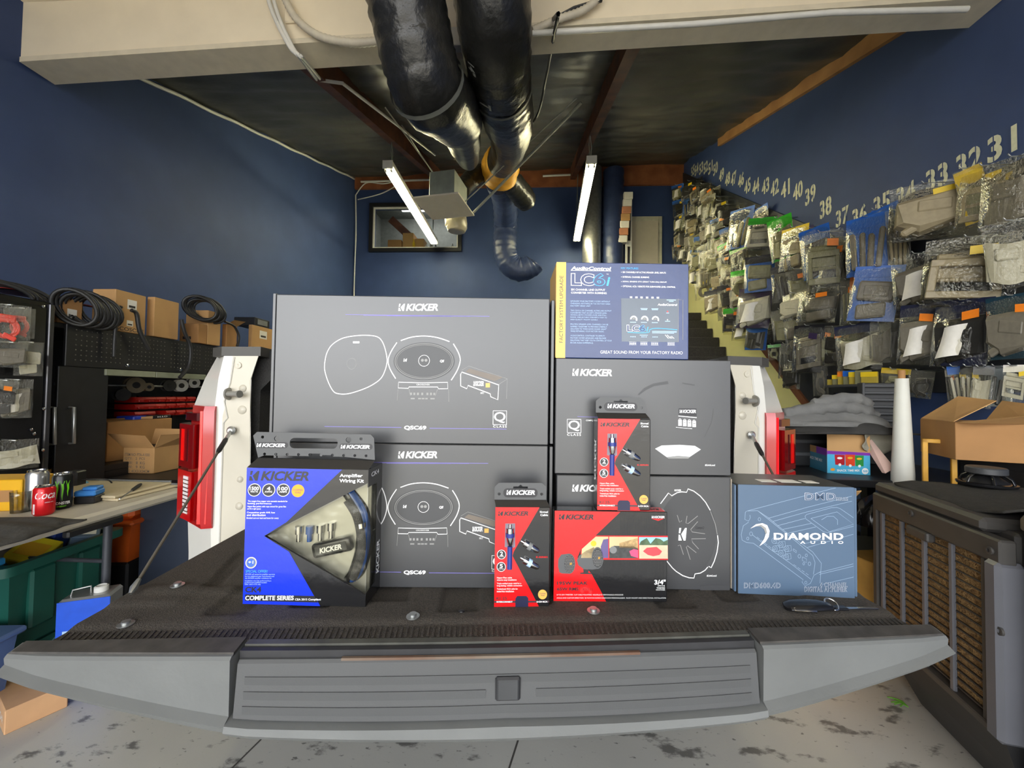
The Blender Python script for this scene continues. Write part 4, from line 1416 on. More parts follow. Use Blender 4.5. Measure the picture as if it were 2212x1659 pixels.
    G = Face(hg, x1 - x0, z1 - z0, [(0, 0), (100, 0), (100, 40), (0, 40)], .0081, x0, z0)
    G.kick(23, 17, 78, 28, white_print, 1)
    b = B(); prism(b, [(x0, .010, z0), (x1, .010, z0), (C.W - .001, .001, C.H + .0005), (.001, .001, C.H + .0005)], (0, .002, 0)); C.part('folded_top', b, gloss_blk)
    G = Face(C.root, C.W, C.H, [(0, 0), (100, 0), (100, 100), (0, 100)], 0)
    # spine lettering on the side that faces the aisle
    vs, fs, _ = text_mesh('KICKER', .035, .22)
    me = bpy.data.meshes.new('lettering')
    me.from_pydata([(-.0004, .028 - .018 * q, C.H * (.30 + .46 * a)) for a, q in vs], [], fs)
    meshobj('side_lettering', me, white_print, C.root)
    return C


c1 = cable_pack('cable_pack', 'red and black cable pack standing on the mat beside the tweeter box', [(1073, 1094), (1187, 1097), (1186.7, 1310), (1067, 1311)], ZT)
c2 = cable_pack('cable_pack', 'red and black cable pack standing on top of the tweeter box', [(1290, 904), (1408, 905), (1404.8, 1102), (1289.8, 1102.3)], None, plane=K.plane, push=.004)
c2.root.location.z = K.top + .0006

# ---------------------------------------------------------------- amplifier wiring kit with window
A = PBox('wiring_kit_box', 'blue and black wiring kit box with a triangular window and carry handle', [(513, 1010.7), (786, 1013.8), (789.3, 1311), (524.6, 1303.6)], ZT, .075, gloss_blk, body=False)
AQ = [(52, 398), (1130, 410), (1143, 1585), (97, 1555)]
F = A.face(AQ, -.0006)
h = lambda x, y: F.h(x, y)
W_, H_ = A.W, A.H
tip, wt, wbm = h(245, 990), h(1128, 525), h(1160, 1487)
me = flat([[(0, 0), (W_, 0), (W_, wbm[1]), tip, (W_, wt[1]), (W_, H_), (0, H_)]], .0006)
me.transform(Matrix.Rotation(pi / 2, 4, 'X'))
meshobj('front_panel', me, gloss_blk, A.root)
b = B(); bx(b, 0, .0015, .0008, .075, 0, H_); bx(b, .0015, W_, .0008, .075, 0, .0015); bx(b, .0015, W_, .0735, .075, .0015, H_); bx(b, .0015, W_, .0008, .0735, H_ - .0015, H_)
bx(b, W_ - .0015, W_, .0008, .0735, .0015, H_ * .10); bx(b, W_ - .0015, W_, .0008, .0735, H_ * .87, H_ - .0015); bx(b, W_ - .0015, W_, .045, .0735, H_ * .10, H_ * .87)
A.part('carton_shell', b, gloss_blk)
b = B(); bx(b, .003, W_ - .004, .028, .034, .004, H_ - .004); tray = A.part('moulded_tray', b, silver)
blue_w = mat('blue_cable_jacket', srgb(40, 84, 160), .25, var=.1, coat=.3)
for k, (m_, r, off) in enumerate(((black_g, .008, .0), (blue_w, .009, .016), (blue_w, .008, .03), (black_g, .007, .042))):
    P_ = [h(900 - 500 * (0 if k else 0) + off * 900, 640), h(1000 + off * 1500, 800), h(1040 + off * 1600, 980), h(1035 + off * 1600, 1150), h(985 + off * 1700, 1330), h(940 + off * 1300, 1400)]
    b = B(); tube(b, curve_pts([(min(x, W_ - .008), .020 + .003 * k, z) for x, z in P_], 6), r, 10); A.part('coiled_cable', b, m_, 60)
P_ = [h(930, 690), h(1020, 830), h(1065, 1000), h(1075, 1100), h(1060, 1220), h(1010, 1370)]
b = B(); tube(b, curve_pts([(x, .010, z) for x, z in P_], 6), .0078, 12); A.part('braided_cable', b, mat('braided_sleeve', srgb(62, 62, 66), .6, var=.5, vs=400, bump=.5, bs=600), 60)
q = [V((x, .0095, z)) for x, z in (h(1062, 890), h(1068, 930))]
b = B(); tube(b, q, .0086, 12); A.part('silver_band', b, chrome, 40)
fx, fz = h(800, 1115)
b = B(); box(b, (fx, .020, fz), (.078, .018, .028), Matrix.Rotation(radians(-13), 3, 'Y'), .006, 3); fh = A.part('fuse_holder', b, black_g, 40)
b = B(); box(b, (fx, .0105, fz), (.062, .002, .016), Matrix.Rotation(radians(-13), 3, 'Y'), .001); fin('fuse_label', b, dkgrey, fh)
G = Face(fh, .05, .012, [(0, 0), (100, 0), (100, 30), (0, 30)], 0)
vs, fs, _ = text_mesh('KICKER', .035, .2)
me = bpy.data.meshes.new('lettering'); Rr = Matrix.Rotation(radians(-13), 3, 'Y')
me.from_pydata([V((fx, .0093, fz)) + Rr @ V((-.022 + .044 * a, 0, -.005 + .010 * q_)) for a, q_ in vs], [], fs); meshobj('lettering', me, white_print, fh)
for k, (x, y) in enumerate(((480, 1000), (575, 1000), (672, 990), (768, 970))):
    px_, pz_ = h(x, y)
    b = B(); tube(b, [(px_, .024, pz_ + .013), (px_, .024, pz_ - .002), (px_, .024, pz_ - .003), (px_, .024, pz_ - .017)], [.007, .007, .0045, .0045], 12); A.part('ring_terminal', b, blue_w if k == 1 else chrome, 40)
b = B(); prism(b, [(tip[0] + .004, .0012, tip[1]), (W_ - .002, .0012, wbm[1] + .004), (W_ - .002, .0012, wt[1] - .004)], (0, .0004, 0)); A.part('window_film', b, FILM)
b = B(); bx(b, W_ - .0008, W_ - .0004, .002, .045, H_ * .10, H_ * .87); A.part('window_film', b, FILM)
F.poly([(53, 399), (895, 409), (430, 870), (245, 988), (245, 992), (465, 1122), (700, 1490), (742, 1548), (757, 1576), (98, 1556)], gloss_blue, 1, name='blue_print_field')
F.kick(80, 426, 606, 512, drk_print)
for x, t, u in ((133, '1500', 'WATTS'), (258, '4', 'AWG'), (386, '100', 'AMPS')):
    F.disc(x, 593, 57, white_print, 2)
    F.disc(x, 593, 51, drk_print, 3)
    wd = 40 if len(t) > 2 else 16
    F.text(t, x - wd, 563, x + wd, 596, white_print, 4, .03)
    F.text(u, x - 33, 600, x + 33, 615, white_print, 4, .02)
F.disc(515, 598, 56, orange_p, 2)
F.text('COPPER', 470, 582, 560, 600, brn_print, 3, .02)
F.text('WIRE', 488, 606, 542, 622, brn_print, 3, .02)
for y, t, x1 in ((692, 'The oxygen-free copper wire exceeds standards for', 430), (712, 'lasting performance', 290), (738, 'Hyper-flex jacket with rope strand for great flex', 420), (758, 'and fit in tight spaces', 200), (790, 'Competition grade ANL fuse', 325), (810, 'and distribution', 245), (838, 'Braided turn-on lead and loom for every', 360)):
    F.text(t, 82, y - 9, x1, y + 9, white_print, 2, .01)
F.disc(147, 1215, 48, white_print, 2)
F.disc(147, 1215, 42, grey_line, 3)
F.disc(147, 1215, 34, mat('mid_blue_print', srgb(60, 100, 190), .3), 4)
F.text('+1', 124, 1196, 168, 1222, white_print, 5, .02)
F.text('SPECIAL OFFER!', 105, 1276, 293, 1298, cyan, 2, .0)
for y, t, x1 in ((1313, 'KICKER will extend its amplifier warranty', 358), (1330, 'by one additional year if purchased with', 352), (1346, 'any KICKER amplifier installation kit.', 332), (1367, 'Installation must be performed by a', 328), (1382, 'professional qualified installer.', 296), (1397, 'Offer valid in U.S. only.', 242)):
    F.text(t, 105, y - 7, x1, y + 7, pale_b, 2, .0)
F.text('CK4', 112, 1415, 248, 1462, drk_print, 2, .03)
F.poly([(115, 1478), (705, 1492), (738, 1546), (115, 1530)], drk_print, 2, name='black_print_band')
F.text('COMPLETE SERIES', 118, 1488, 530, 1526, white_print, 3, .03)
F.text('CEA 2015 Compliant', 541, 1511, 762, 1533, white_print, 3, .02)
F.text('Amplifier', 876, 446, 1082, 484, white_print, 2, .025)
F.text('Wiring Kit', 876, 491, 1094, 532, white_print, 2, .025)
# side lettering
for t, z0_, z1_, y0_, y1_ in (('CK4', .93, .985, .012, .06),):
    vs, fs, _ = text_mesh(t, .02, 0)
    me = bpy.data.meshes.new('lettering'); me.from_pydata([(W_ + .0004, .014 + .04 * a, H_ * (.935 + .035 * q_)) for a, q_ in vs], [], fs); meshobj('side_lettering', me, white_print, A.root)
vs, fs, _ = text_mesh('KICKER', .035, .22)
me = bpy.data.meshes.new('lettering'); me.from_pydata([(W_ + .0004, .066 - .016 * q_, H_ * (.14 + .26 * a)) for a, q_ in vs], [], fs); meshobj('side_lettering', me, white_print, A.root)
# carry handle
hp = [h(*p) for p in ((110, 318), (1165, 330), (1150, 130), (1120, 96), (85, 83), (52, 118))]
slot = [h(*p) for p in rrect(386, 135, 820, 230, 42, 5)]
lp = [hp, slot] + [[h(*p) for p in circ(x, y, r, 10)] for x, y, r in [(137, 130, 14), (1032, 138, 14), (268, 142, 26), (918, 148, 26)] + [(165 + 102 * k, 284 + .9 * k, 13) for k in range(10)]]
me = flat(lp, .0012)
me.transform(Matrix.Translation((0, .012, 0)) @ Matrix.Rotation(pi / 2, 4, 'X'))
hd = meshobj('carry_handle', me, hang_pl, A.root)
G = Face(hd, W_, H_, AQ, .0108)
for x0, y0, x1, y1 in ((78, 175, 372, 230), (838, 182, 1140, 238)):
    G.poly(rrect(x0, y0, x1, y1, 26, 5), drk_print, 1, name='name_plate')
    G.kick(x0 + 12, y0 + 12, x1 - 24, y1 - 10, white_print, 2)
b = B(); prism(b, [(hp[0][0], .012, hp[0][1]), (hp[1][0], .012, hp[1][1]), (W_, 0, H_ + .0005), (0, 0, H_ + .0005)], (0, .002, 0)); A.part('folded_top', b, gloss_blk)
b = B(); bx(b, .001, W_ - .001, .013, .074, H_, H_ + .001); A.part('lid_flap', b, gloss_blk)

# ---------------------------------------------------------------- steel-blue amplifier box
D = PBox('amplifier_box', 'steel-blue amplifier carton with white line drawing behind the key', [(1597, 1047), (1848, 1052), (1846, 1292), (1594, 1281.5)], ZT, .12, box_blk)
b = B(); bx(b, .0, D.W, -.0012, .0, .0, D.H, .0005); D.part('front_sleeve', b, steel_blue)
b = B(); bx(b, D.W + .002, D.W + .007, .001, .10, .002, D.H - .002, .001); D.part('side_flap', b, steel_blue)
b = B(); bx(b, -.006, -.002, .002, .11, .002, D.H - .002, .001); D.part('side_flap', b, steel_blue)
F = D.face([(140, 140), (1440, 165), (1430, 1410), (125, 1355)], -.0014)


def outl(t, x0, y0, x1, y1, fill, bo=.022):
    F.outl(t, x0, y0, x1, y1, fill, bo, .019, None, 2, 1.12)


seg = [[(235, 435), (880, 262), (1190, 180), (1230, 172)], [(350, 430), (470, 510), (640, 650), (960, 890), (1055, 1015), (1048, 1100), (1038, 1240)], [(230, 435), (215, 450), (208, 530), (250, 548), (270, 510), (265, 480)], [(235, 435), (350, 430)], [(250, 560), (190, 600), (165, 700), (175, 760), (220, 785), (300, 795), (420, 880), (850, 1200), (835, 1225), (870, 1270), (930, 1240), (970, 1150), (1045, 1110)], [(290, 700), (500, 870), (700, 1010), (935, 1195)], [(470, 515), (900, 392), (1410, 262)], [(520, 550), (880, 448), (1410, 318)], [(570, 598), (880, 515)], [(625, 640), (950, 570)], [(690, 680), (1000, 610)], [(900, 840), (1420, 690)], [(860, 800), (1100, 740)], [(1030, 1120), (1415, 1022)], [(1030, 1140), (1415, 1048)], [(1045, 1255), (1415, 1170)], [(880, 490), (900, 470), (1180, 393), (1240, 390), (1280, 405), (1425, 505)], [(880, 490), (890, 520), (1080, 660), (1130, 675), (1425, 600)], [(945, 515), (1240, 440), (1425, 578), (1150, 662), (945, 515)], [(1065, 530), (1130, 490), (1200, 490), (1245, 530), (1245, 585)], [(350, 430), (400, 470), (560, 600), (760, 760), (960, 930), (985, 1010), (965, 1140)]]
F.lines(seg, 4.5, lt_line, 1)
for x, y in ((540, 765), (610, 810), (545, 855), (675, 855), (610, 905), (670, 945)):
    F.ring(x - 8, y, 30, 4, lt_line, 1, ry=34, n=18)
    F.ring(x - 8, y, 14, 4, lt_line, 1, n=12)
    F.lines([[(x, y - 34), (x + 42, y - 38), (x + 48, y + 20), (x + 5, y + 34)]], 4, lt_line, 1)
for x, y, r in ((275, 690, 18), (238, 742, 14), (370, 527, 16), (888, 928, 14), (810, 938, 17), (922, 1022, 17), (858, 1022, 12), (878, 1232, 14)):
    F.ring(x, y, r, 4, lt_line, 1, ry=r * 1.3, n=14)
F.lines([[(845, 945), (890, 968), (888, 1010), (842, 985), (845, 945)], [(745, 855), (780, 880), (778, 900), (743, 875), (745, 855)]] + [[(745 + 45 * k, 1030 + 32 * k), (775 + 45 * k, 1052 + 32 * k)] for k in range(4)] + [[(340 + 42 * k, 725 + 33 * k), (370 + 42 * k, 748 + 33 * k)] for k in range(5)], 4, lt_line, 1)
outl('DMD', 880, 228, 1226, 308, mat('slate_blue_print', srgb(70, 88, 112), .35))
outl('SERIES', 1232, 276, 1369, 314, steel_blue)
F.poly([(265, 630), (330, 582), (400, 569), (455, 592), (481, 655), (470, 722), (432, 780), (364, 826), (418, 745), (436, 690), (420, 640), (380, 605), (325, 606)], white_print, 3, name='crescent_emblem')
F.poly([(320, 606), (385, 585), (440, 620), (452, 680), (436, 690), (420, 640), (380, 605)], grey_line, 4, name='crescent_shade')
F.text('DIAMOND', 526, 676, 1305, 754, white_print, 3, .035, 0, 1.08)
for k, ch in enumerate('AUDIO'):
    xa = (820, 935, 1052, 1172, 1245)[k]
    xb = (878, 988, 1110, 1184, 1304)[k]
    F.text(ch, xa, 766, xb, 797, white_print, 3, .02)
outl('DMD600.4D', 190, 1232, 598, 1296, steel_blue)
outl('4 CHANNEL', 1038, 1232, 1346, 1284, steel_blue)
outl('DIGITAL AMPLIFIER', 862, 1278, 1343, 1336, steel_blue)
for x0, x1, y0, y1 in ((.02, .07, .06, .075), (.28, .42, .03, .055), (.46, .64, .03, .06), (.68, .8, .03, .055)):
    b = B(); bx(b, D.W * x0, D.W * x1, y0, y1, D.H, D.H + .0004); D.part('top_label', b, paper)
for t, z0_, z1_ in (('DMD SERIES', .06, .28), ('DIAMOND', .70, .92)):
    vs, fs, _ = text_mesh(t, .02, .15)
    me = bpy.data.meshes.new('lettering'); me.from_pydata([(-.0064, .080 - .02 * q_, D.H * (z0_ + (z1_ - z0_) * a)) for a, q_ in vs], [], fs); meshobj('side_lettering', me, white_print, D.root)

# ---------------------------------------------------------------- car key
p0, p1 = at(2, ZT, 1697, 1318), at(2, ZT, 1800, 1318)
kd = (p1 - p0); kl = kd.length
key = thing('car_key', 'black and silver car key fob with a folded-out blade on the tailgate', 'key', M=Matrix.Translation((p0 + p1) / 2 + V((0, 0, .001))) @ Matrix.Rotation(atan2(kd.y, kd.x), 4, 'Z'))
b = B()
loft(b, [[(x, cos(t) * wy, max(0, hz_ * .5 + sin(t) * hz_ * .5)) for t in [2 * pi * k / 14 for k in range(14)]] for x, wy, hz_ in ((-kl * .5, .006, .006), (-kl * .47, .013, .011), (-kl * .3, .017, .015), (0, .018, .016), (kl * .25, .016, .015), (kl * .42, .012, .012), (kl * .46, .008, .008))])
fob = fin('fob_body', b, black_g, key, smooth=50)
b = B(); loft(b, [[(x, -wy - .0008, .003), (x, -wy - .0012, .006), (x, -wy + .002, .010), (x, -wy + .003, .005)] for x, wy in ((-kl * .42, .0135), (-kl * .2, .0172), (-kl * .05, .0182), (.0, .0182))]); fin('silver_trim', b, chrome, key, smooth=40)
b = B(); tube(b, [(kl * .47 + .011 * cos(t), .011 * sin(t) * .9, .010 + .006 * sin(t)) for t in [2 * pi * k / 20 for k in range(21)]], .0016, 8, False); fin('key_ring', b, chrome, key, smooth=60)
b = B(); box(b, (kl * .62, -.002, .004), (.026, .014, .005), None, .002, 2); fin('key_bow', b, black_g, key)
b = B(); box(b, (kl * .62 + .042, -.003, .004), (.060, .007, .002), None, .0004); fin('key_blade', b, chrome, key)

# ================================================================== bagged dash kits on the right wall
random.seed(21)
BAGM = {}


def bag_meshes():
    for k in range(4):
        for side in (-1, 1):
            pass
        b = B()
        for side in (-1, 1):
            def fn(u_, v_, side=side, k=k):
                x, z = u_ - .5, -v_
                bul = (max(0, 1 - (2 * u_ - 1) ** 2)) ** .6 * (min(1, max(0, (v_ - .06) / .35)) ** 1.2) * (1 - .75 * max(0, (v_ - .7) / .3) ** 2)
                n_ = noise.noise(V((x * 5 + k * 7, z * 5, side * 3 + k)))
                n2 = abs(noise.noise(V((x * 11 + k, z * 9 + x * 6, side + k * 2.2))))
                y = side * (.004 + .20 * bul + .08 * n_ * bul + .10 * n2 * bul)
                return (x * (1 + .05 * n_ * v_), y, z + .03 * noise.noise(V((x * 4, k, 1))) * v_)
            grid(b, 12, 14, fn)
        me = bpy.data.meshes.new('film')
        b.to_mesh(me); b.free()
        BAGM['film', k] = me

    def put(key, b):
        bmesh.ops.recalc_face_normals(b, faces=b.faces)
        me = bpy.data.meshes.new(str(key)); b.to_mesh(me); b.free(); BAGM[key] = me

    def frame_plate(b, x0, x1, z0, z1, ws, y0, y1):
        for a in ((x0, x1, z1 - ws, z1), (x0, x1, z0, z0 + ws), (x0, x0 + ws, z0 + ws, z1 - ws), (x1 - ws, x1, z0 + ws, z1 - ws)):
            bx(b, a[0], a[1], y0, y1, a[2], a[3], .01)
    b = B()                                                                                     # deep double bezel
    frame_plate(b, -.40, .40, -.90, -.34, .10, -.16, .05); bx(b, -.30, .30, -.02, .03, -.60, -.44, .01); bx(b, -.30, .30, -.10, .02, -.66, -.61, .01)
    for q in range(5):
        bx(b, -.27 + .11 * q, -.20 + .11 * q, -.13, -.10, -.655, -.615, .006)
    bx(b, -.34, .34, -.05, .05, -.33, -.24, .02)
    put(('kit', 0), b)
    b = B()                                                                                     # curved fascia with pockets
    loft(b, [[(-.42 + .84 * k / 8, -.10 + .20 * (k / 8 - .5) ** 2 * 2 - .03 * (k % 2), z0), (-.42 + .84 * k / 8, .06, z0), (-.42 + .84 * k / 8, .06, z1), (-.42 + .84 * k / 8, -.16 + .28 * (k / 8 - .5) ** 2 * 2, z1)] for k, z0, z1 in [(k, -.30 - .05 * sin(k * .5), -.93 + .03 * cos(k)) for k in range(9)]])
    box(b, (-.12, -.14, -.5), (.34, .06, .18), None, .02); box(b, (.18, -.13, -.76), (.26, .06, .12), Matrix.Rotation(.2, 3, 'Y'), .02)
    put(('kit', 1), b)
    b = B(); box(b, (.02, -.06, -.46), (.74, .26, .34), Matrix.Rotation(.06, 3, 'Y'), .03); box(b, (-.03, -.03, -.80), (.60, .20, .26), Matrix.Rotation(-.10, 3, 'Y'), .03); box(b, (.02, -.19, -.46), (.5, .03, .18), Matrix.Rotation(.06, 3, 'Y'), .01); put(('kit', 2), b)   # two pockets
    b = B()
    for q in range(4):
        box(b, (-.30 + .2 * q, -.06 + .05 * (q % 2), -.58 - .03 * (q % 3)), (.13, .16, .62 + .05 * (q % 2)), Matrix.Rotation(radians(-7 + 5 * q), 3, 'Y') @ Matrix.Rotation(.3 * (q % 2), 3, 'Z'), .03)
    put(('kit', 3), b)                                                                          # strips
    b = B()
    for q in range(5):
        tube(b, [((.30 - .03 * q) * cos(t), -.08 + .04 * q + .04 * sin(3 * t + q), -.62 + (.27 - .02 * q) * sin(t)) for t in [2 * pi * j / 16 for j in range(17)]], .022, 6, False)
    bx(b, -.2, .2, -.1, .08, -.48, -.28, .03); box(b, (.1, -.1, -.86), (.3, .12, .12), Matrix.Rotation(.4, 3, 'Y'), .02)
    put(('kit', 4), b)                                                                          # wire loop
    b = B(); loft(b, [[(-.42, y, -.30 - d_), (.40, y, -.22 - d_), (.46 - d_, y, -.78), (-.16, y, -.95 + d_), (-.46 + d_, y, -.74)] for y, d_ in ((-.22, .10), (-.12, .02), (.06, 0))]); box(b, (.03, -.22, -.52), (.42, .05, .2), Matrix.Rotation(.1, 3, 'Y'), .02); box(b, (-.25, -.10, -.86), (.3, .14, .12), Matrix.Rotation(-.5, 3, 'Y'), .03); put(('kit', 5), b)  # wedge
    b = B(); bx(b, -.5, .5, -.006, .006, -.20, 0.0); put('header', b)
    b = B(); bx(b, -.48, .48, .010, .020, -.98, -.02); put('backing', b)
    b = B(); bx(b, -.14, .14, -.004, .0, -.06, .06); put('tag', b)
    b = B(); grid(b, 6, 8, lambda u_, v_: (-.20 + .38 * u_ - .10 * v_, -.33 + .10 * (u_ - .4) ** 2 * 4 + .03 * sin(v_ * 4), -.42 - .46 * v_ + .06 * u_)); put('leaflet', b)


bag_meshes()
kb = {'beige': mat('beige_kit_plastic', srgb(150, 138, 110), .5, var=.1), 'grey': mat('grey_kit_plastic', srgb(108, 103, 90), .5, var=.1), 'dark': mat('dark_kit_plastic', srgb(42, 41, 38), .4, var=.15), 'olive': mat('olive_kit_plastic', srgb(122, 120, 88), .5, var=.1), 'red': mat('red_cable_plastic', srgb(206, 60, 40), .4), 'pale': mat('pale_kit_plastic', srgb(176, 172, 152), .5, var=.06)}
kc = {'blue': mat('blue_card', srgb(30, 92, 180), .35, var=.08), 'navy': mat('navy_card', srgb(28, 34, 62), .35, var=.08), 'black': mat('black_card', srgb(24, 24, 26), .35, var=.08), 'green': mat('green_card', srgb(52, 176, 40), .35, var=.08), 'yellow': mat('yellow_card', srgb(222, 190, 30), .4, var=.05), 'orange': mat('orange_card', srgb(236, 130, 30), .4, var=.05), 'clear': None, 'teal': mat('teal_card', srgb(24, 52, 66), .35, var=.08), 'white': paper, 'purple': mat('purple_card', srgb(52, 40, 72), .35)}
BAG_SEEN = set()


def bag(p, w_, h_, label, yaw, kit=0, kitc='grey', card='clear', back=None, tagc=None, leaflet=False, th=.6, film=0, tilt=0.0, fm=None):
    r = thing('hanging_bag', label, 'bag', M=Matrix.Translation(p) @ Matrix.Rotation(yaw, 4, 'Z') @ Matrix.Rotation(tilt, 4, 'Y') @ Matrix.Diagonal((w_, min(w_, h_) * th * 1.3, h_, 1)), group='bagged kits on the pegboard')

    def add(nm, key, m, loc=None, rot=0):
        src = BAGM[key]
        ck = (key, m.name)
        if ck not in BAGM:
            c = src.copy()
            c.materials.append(m)
            BAGM[ck] = c
        o = bpy.data.objects.new(nm, BAGM[ck])
        COL.objects.link(o)
        o.parent = r
        if loc:
            o.location = loc
        o.rotation_euler = (0, rot, 0)
        return o
    add('plastic_film', ('film', film % 4), fm or FILM)
    kobj = add('dash_kit', ('kit', kit), kb[kitc])
    kobj.rotation_euler = (random.uniform(-.12, .12), random.uniform(-.14, .14), 0)
    if kc[card]:
        add('header_card', 'header', kc[card])
    if back:
        add('backing_card', 'backing', kc[back])
    if tagc:
        add('price_tag', 'tag', kc[tagc], (random.uniform(.1, .25), -.20, -.24), random.uniform(-.15, .15))
    if leaflet:
        add('paper_leaflet', 'leaflet', paper)
    return r


def hook(p):
    b = B(); tube(b, [(XR - .02, p.y, p.z + .012), (p.x - .03, p.y, p.z + .006), (p.x - .045, p.y, p.z + .02)], .0035, 5)
    fin('peg_hook', b, steel, wall_r)


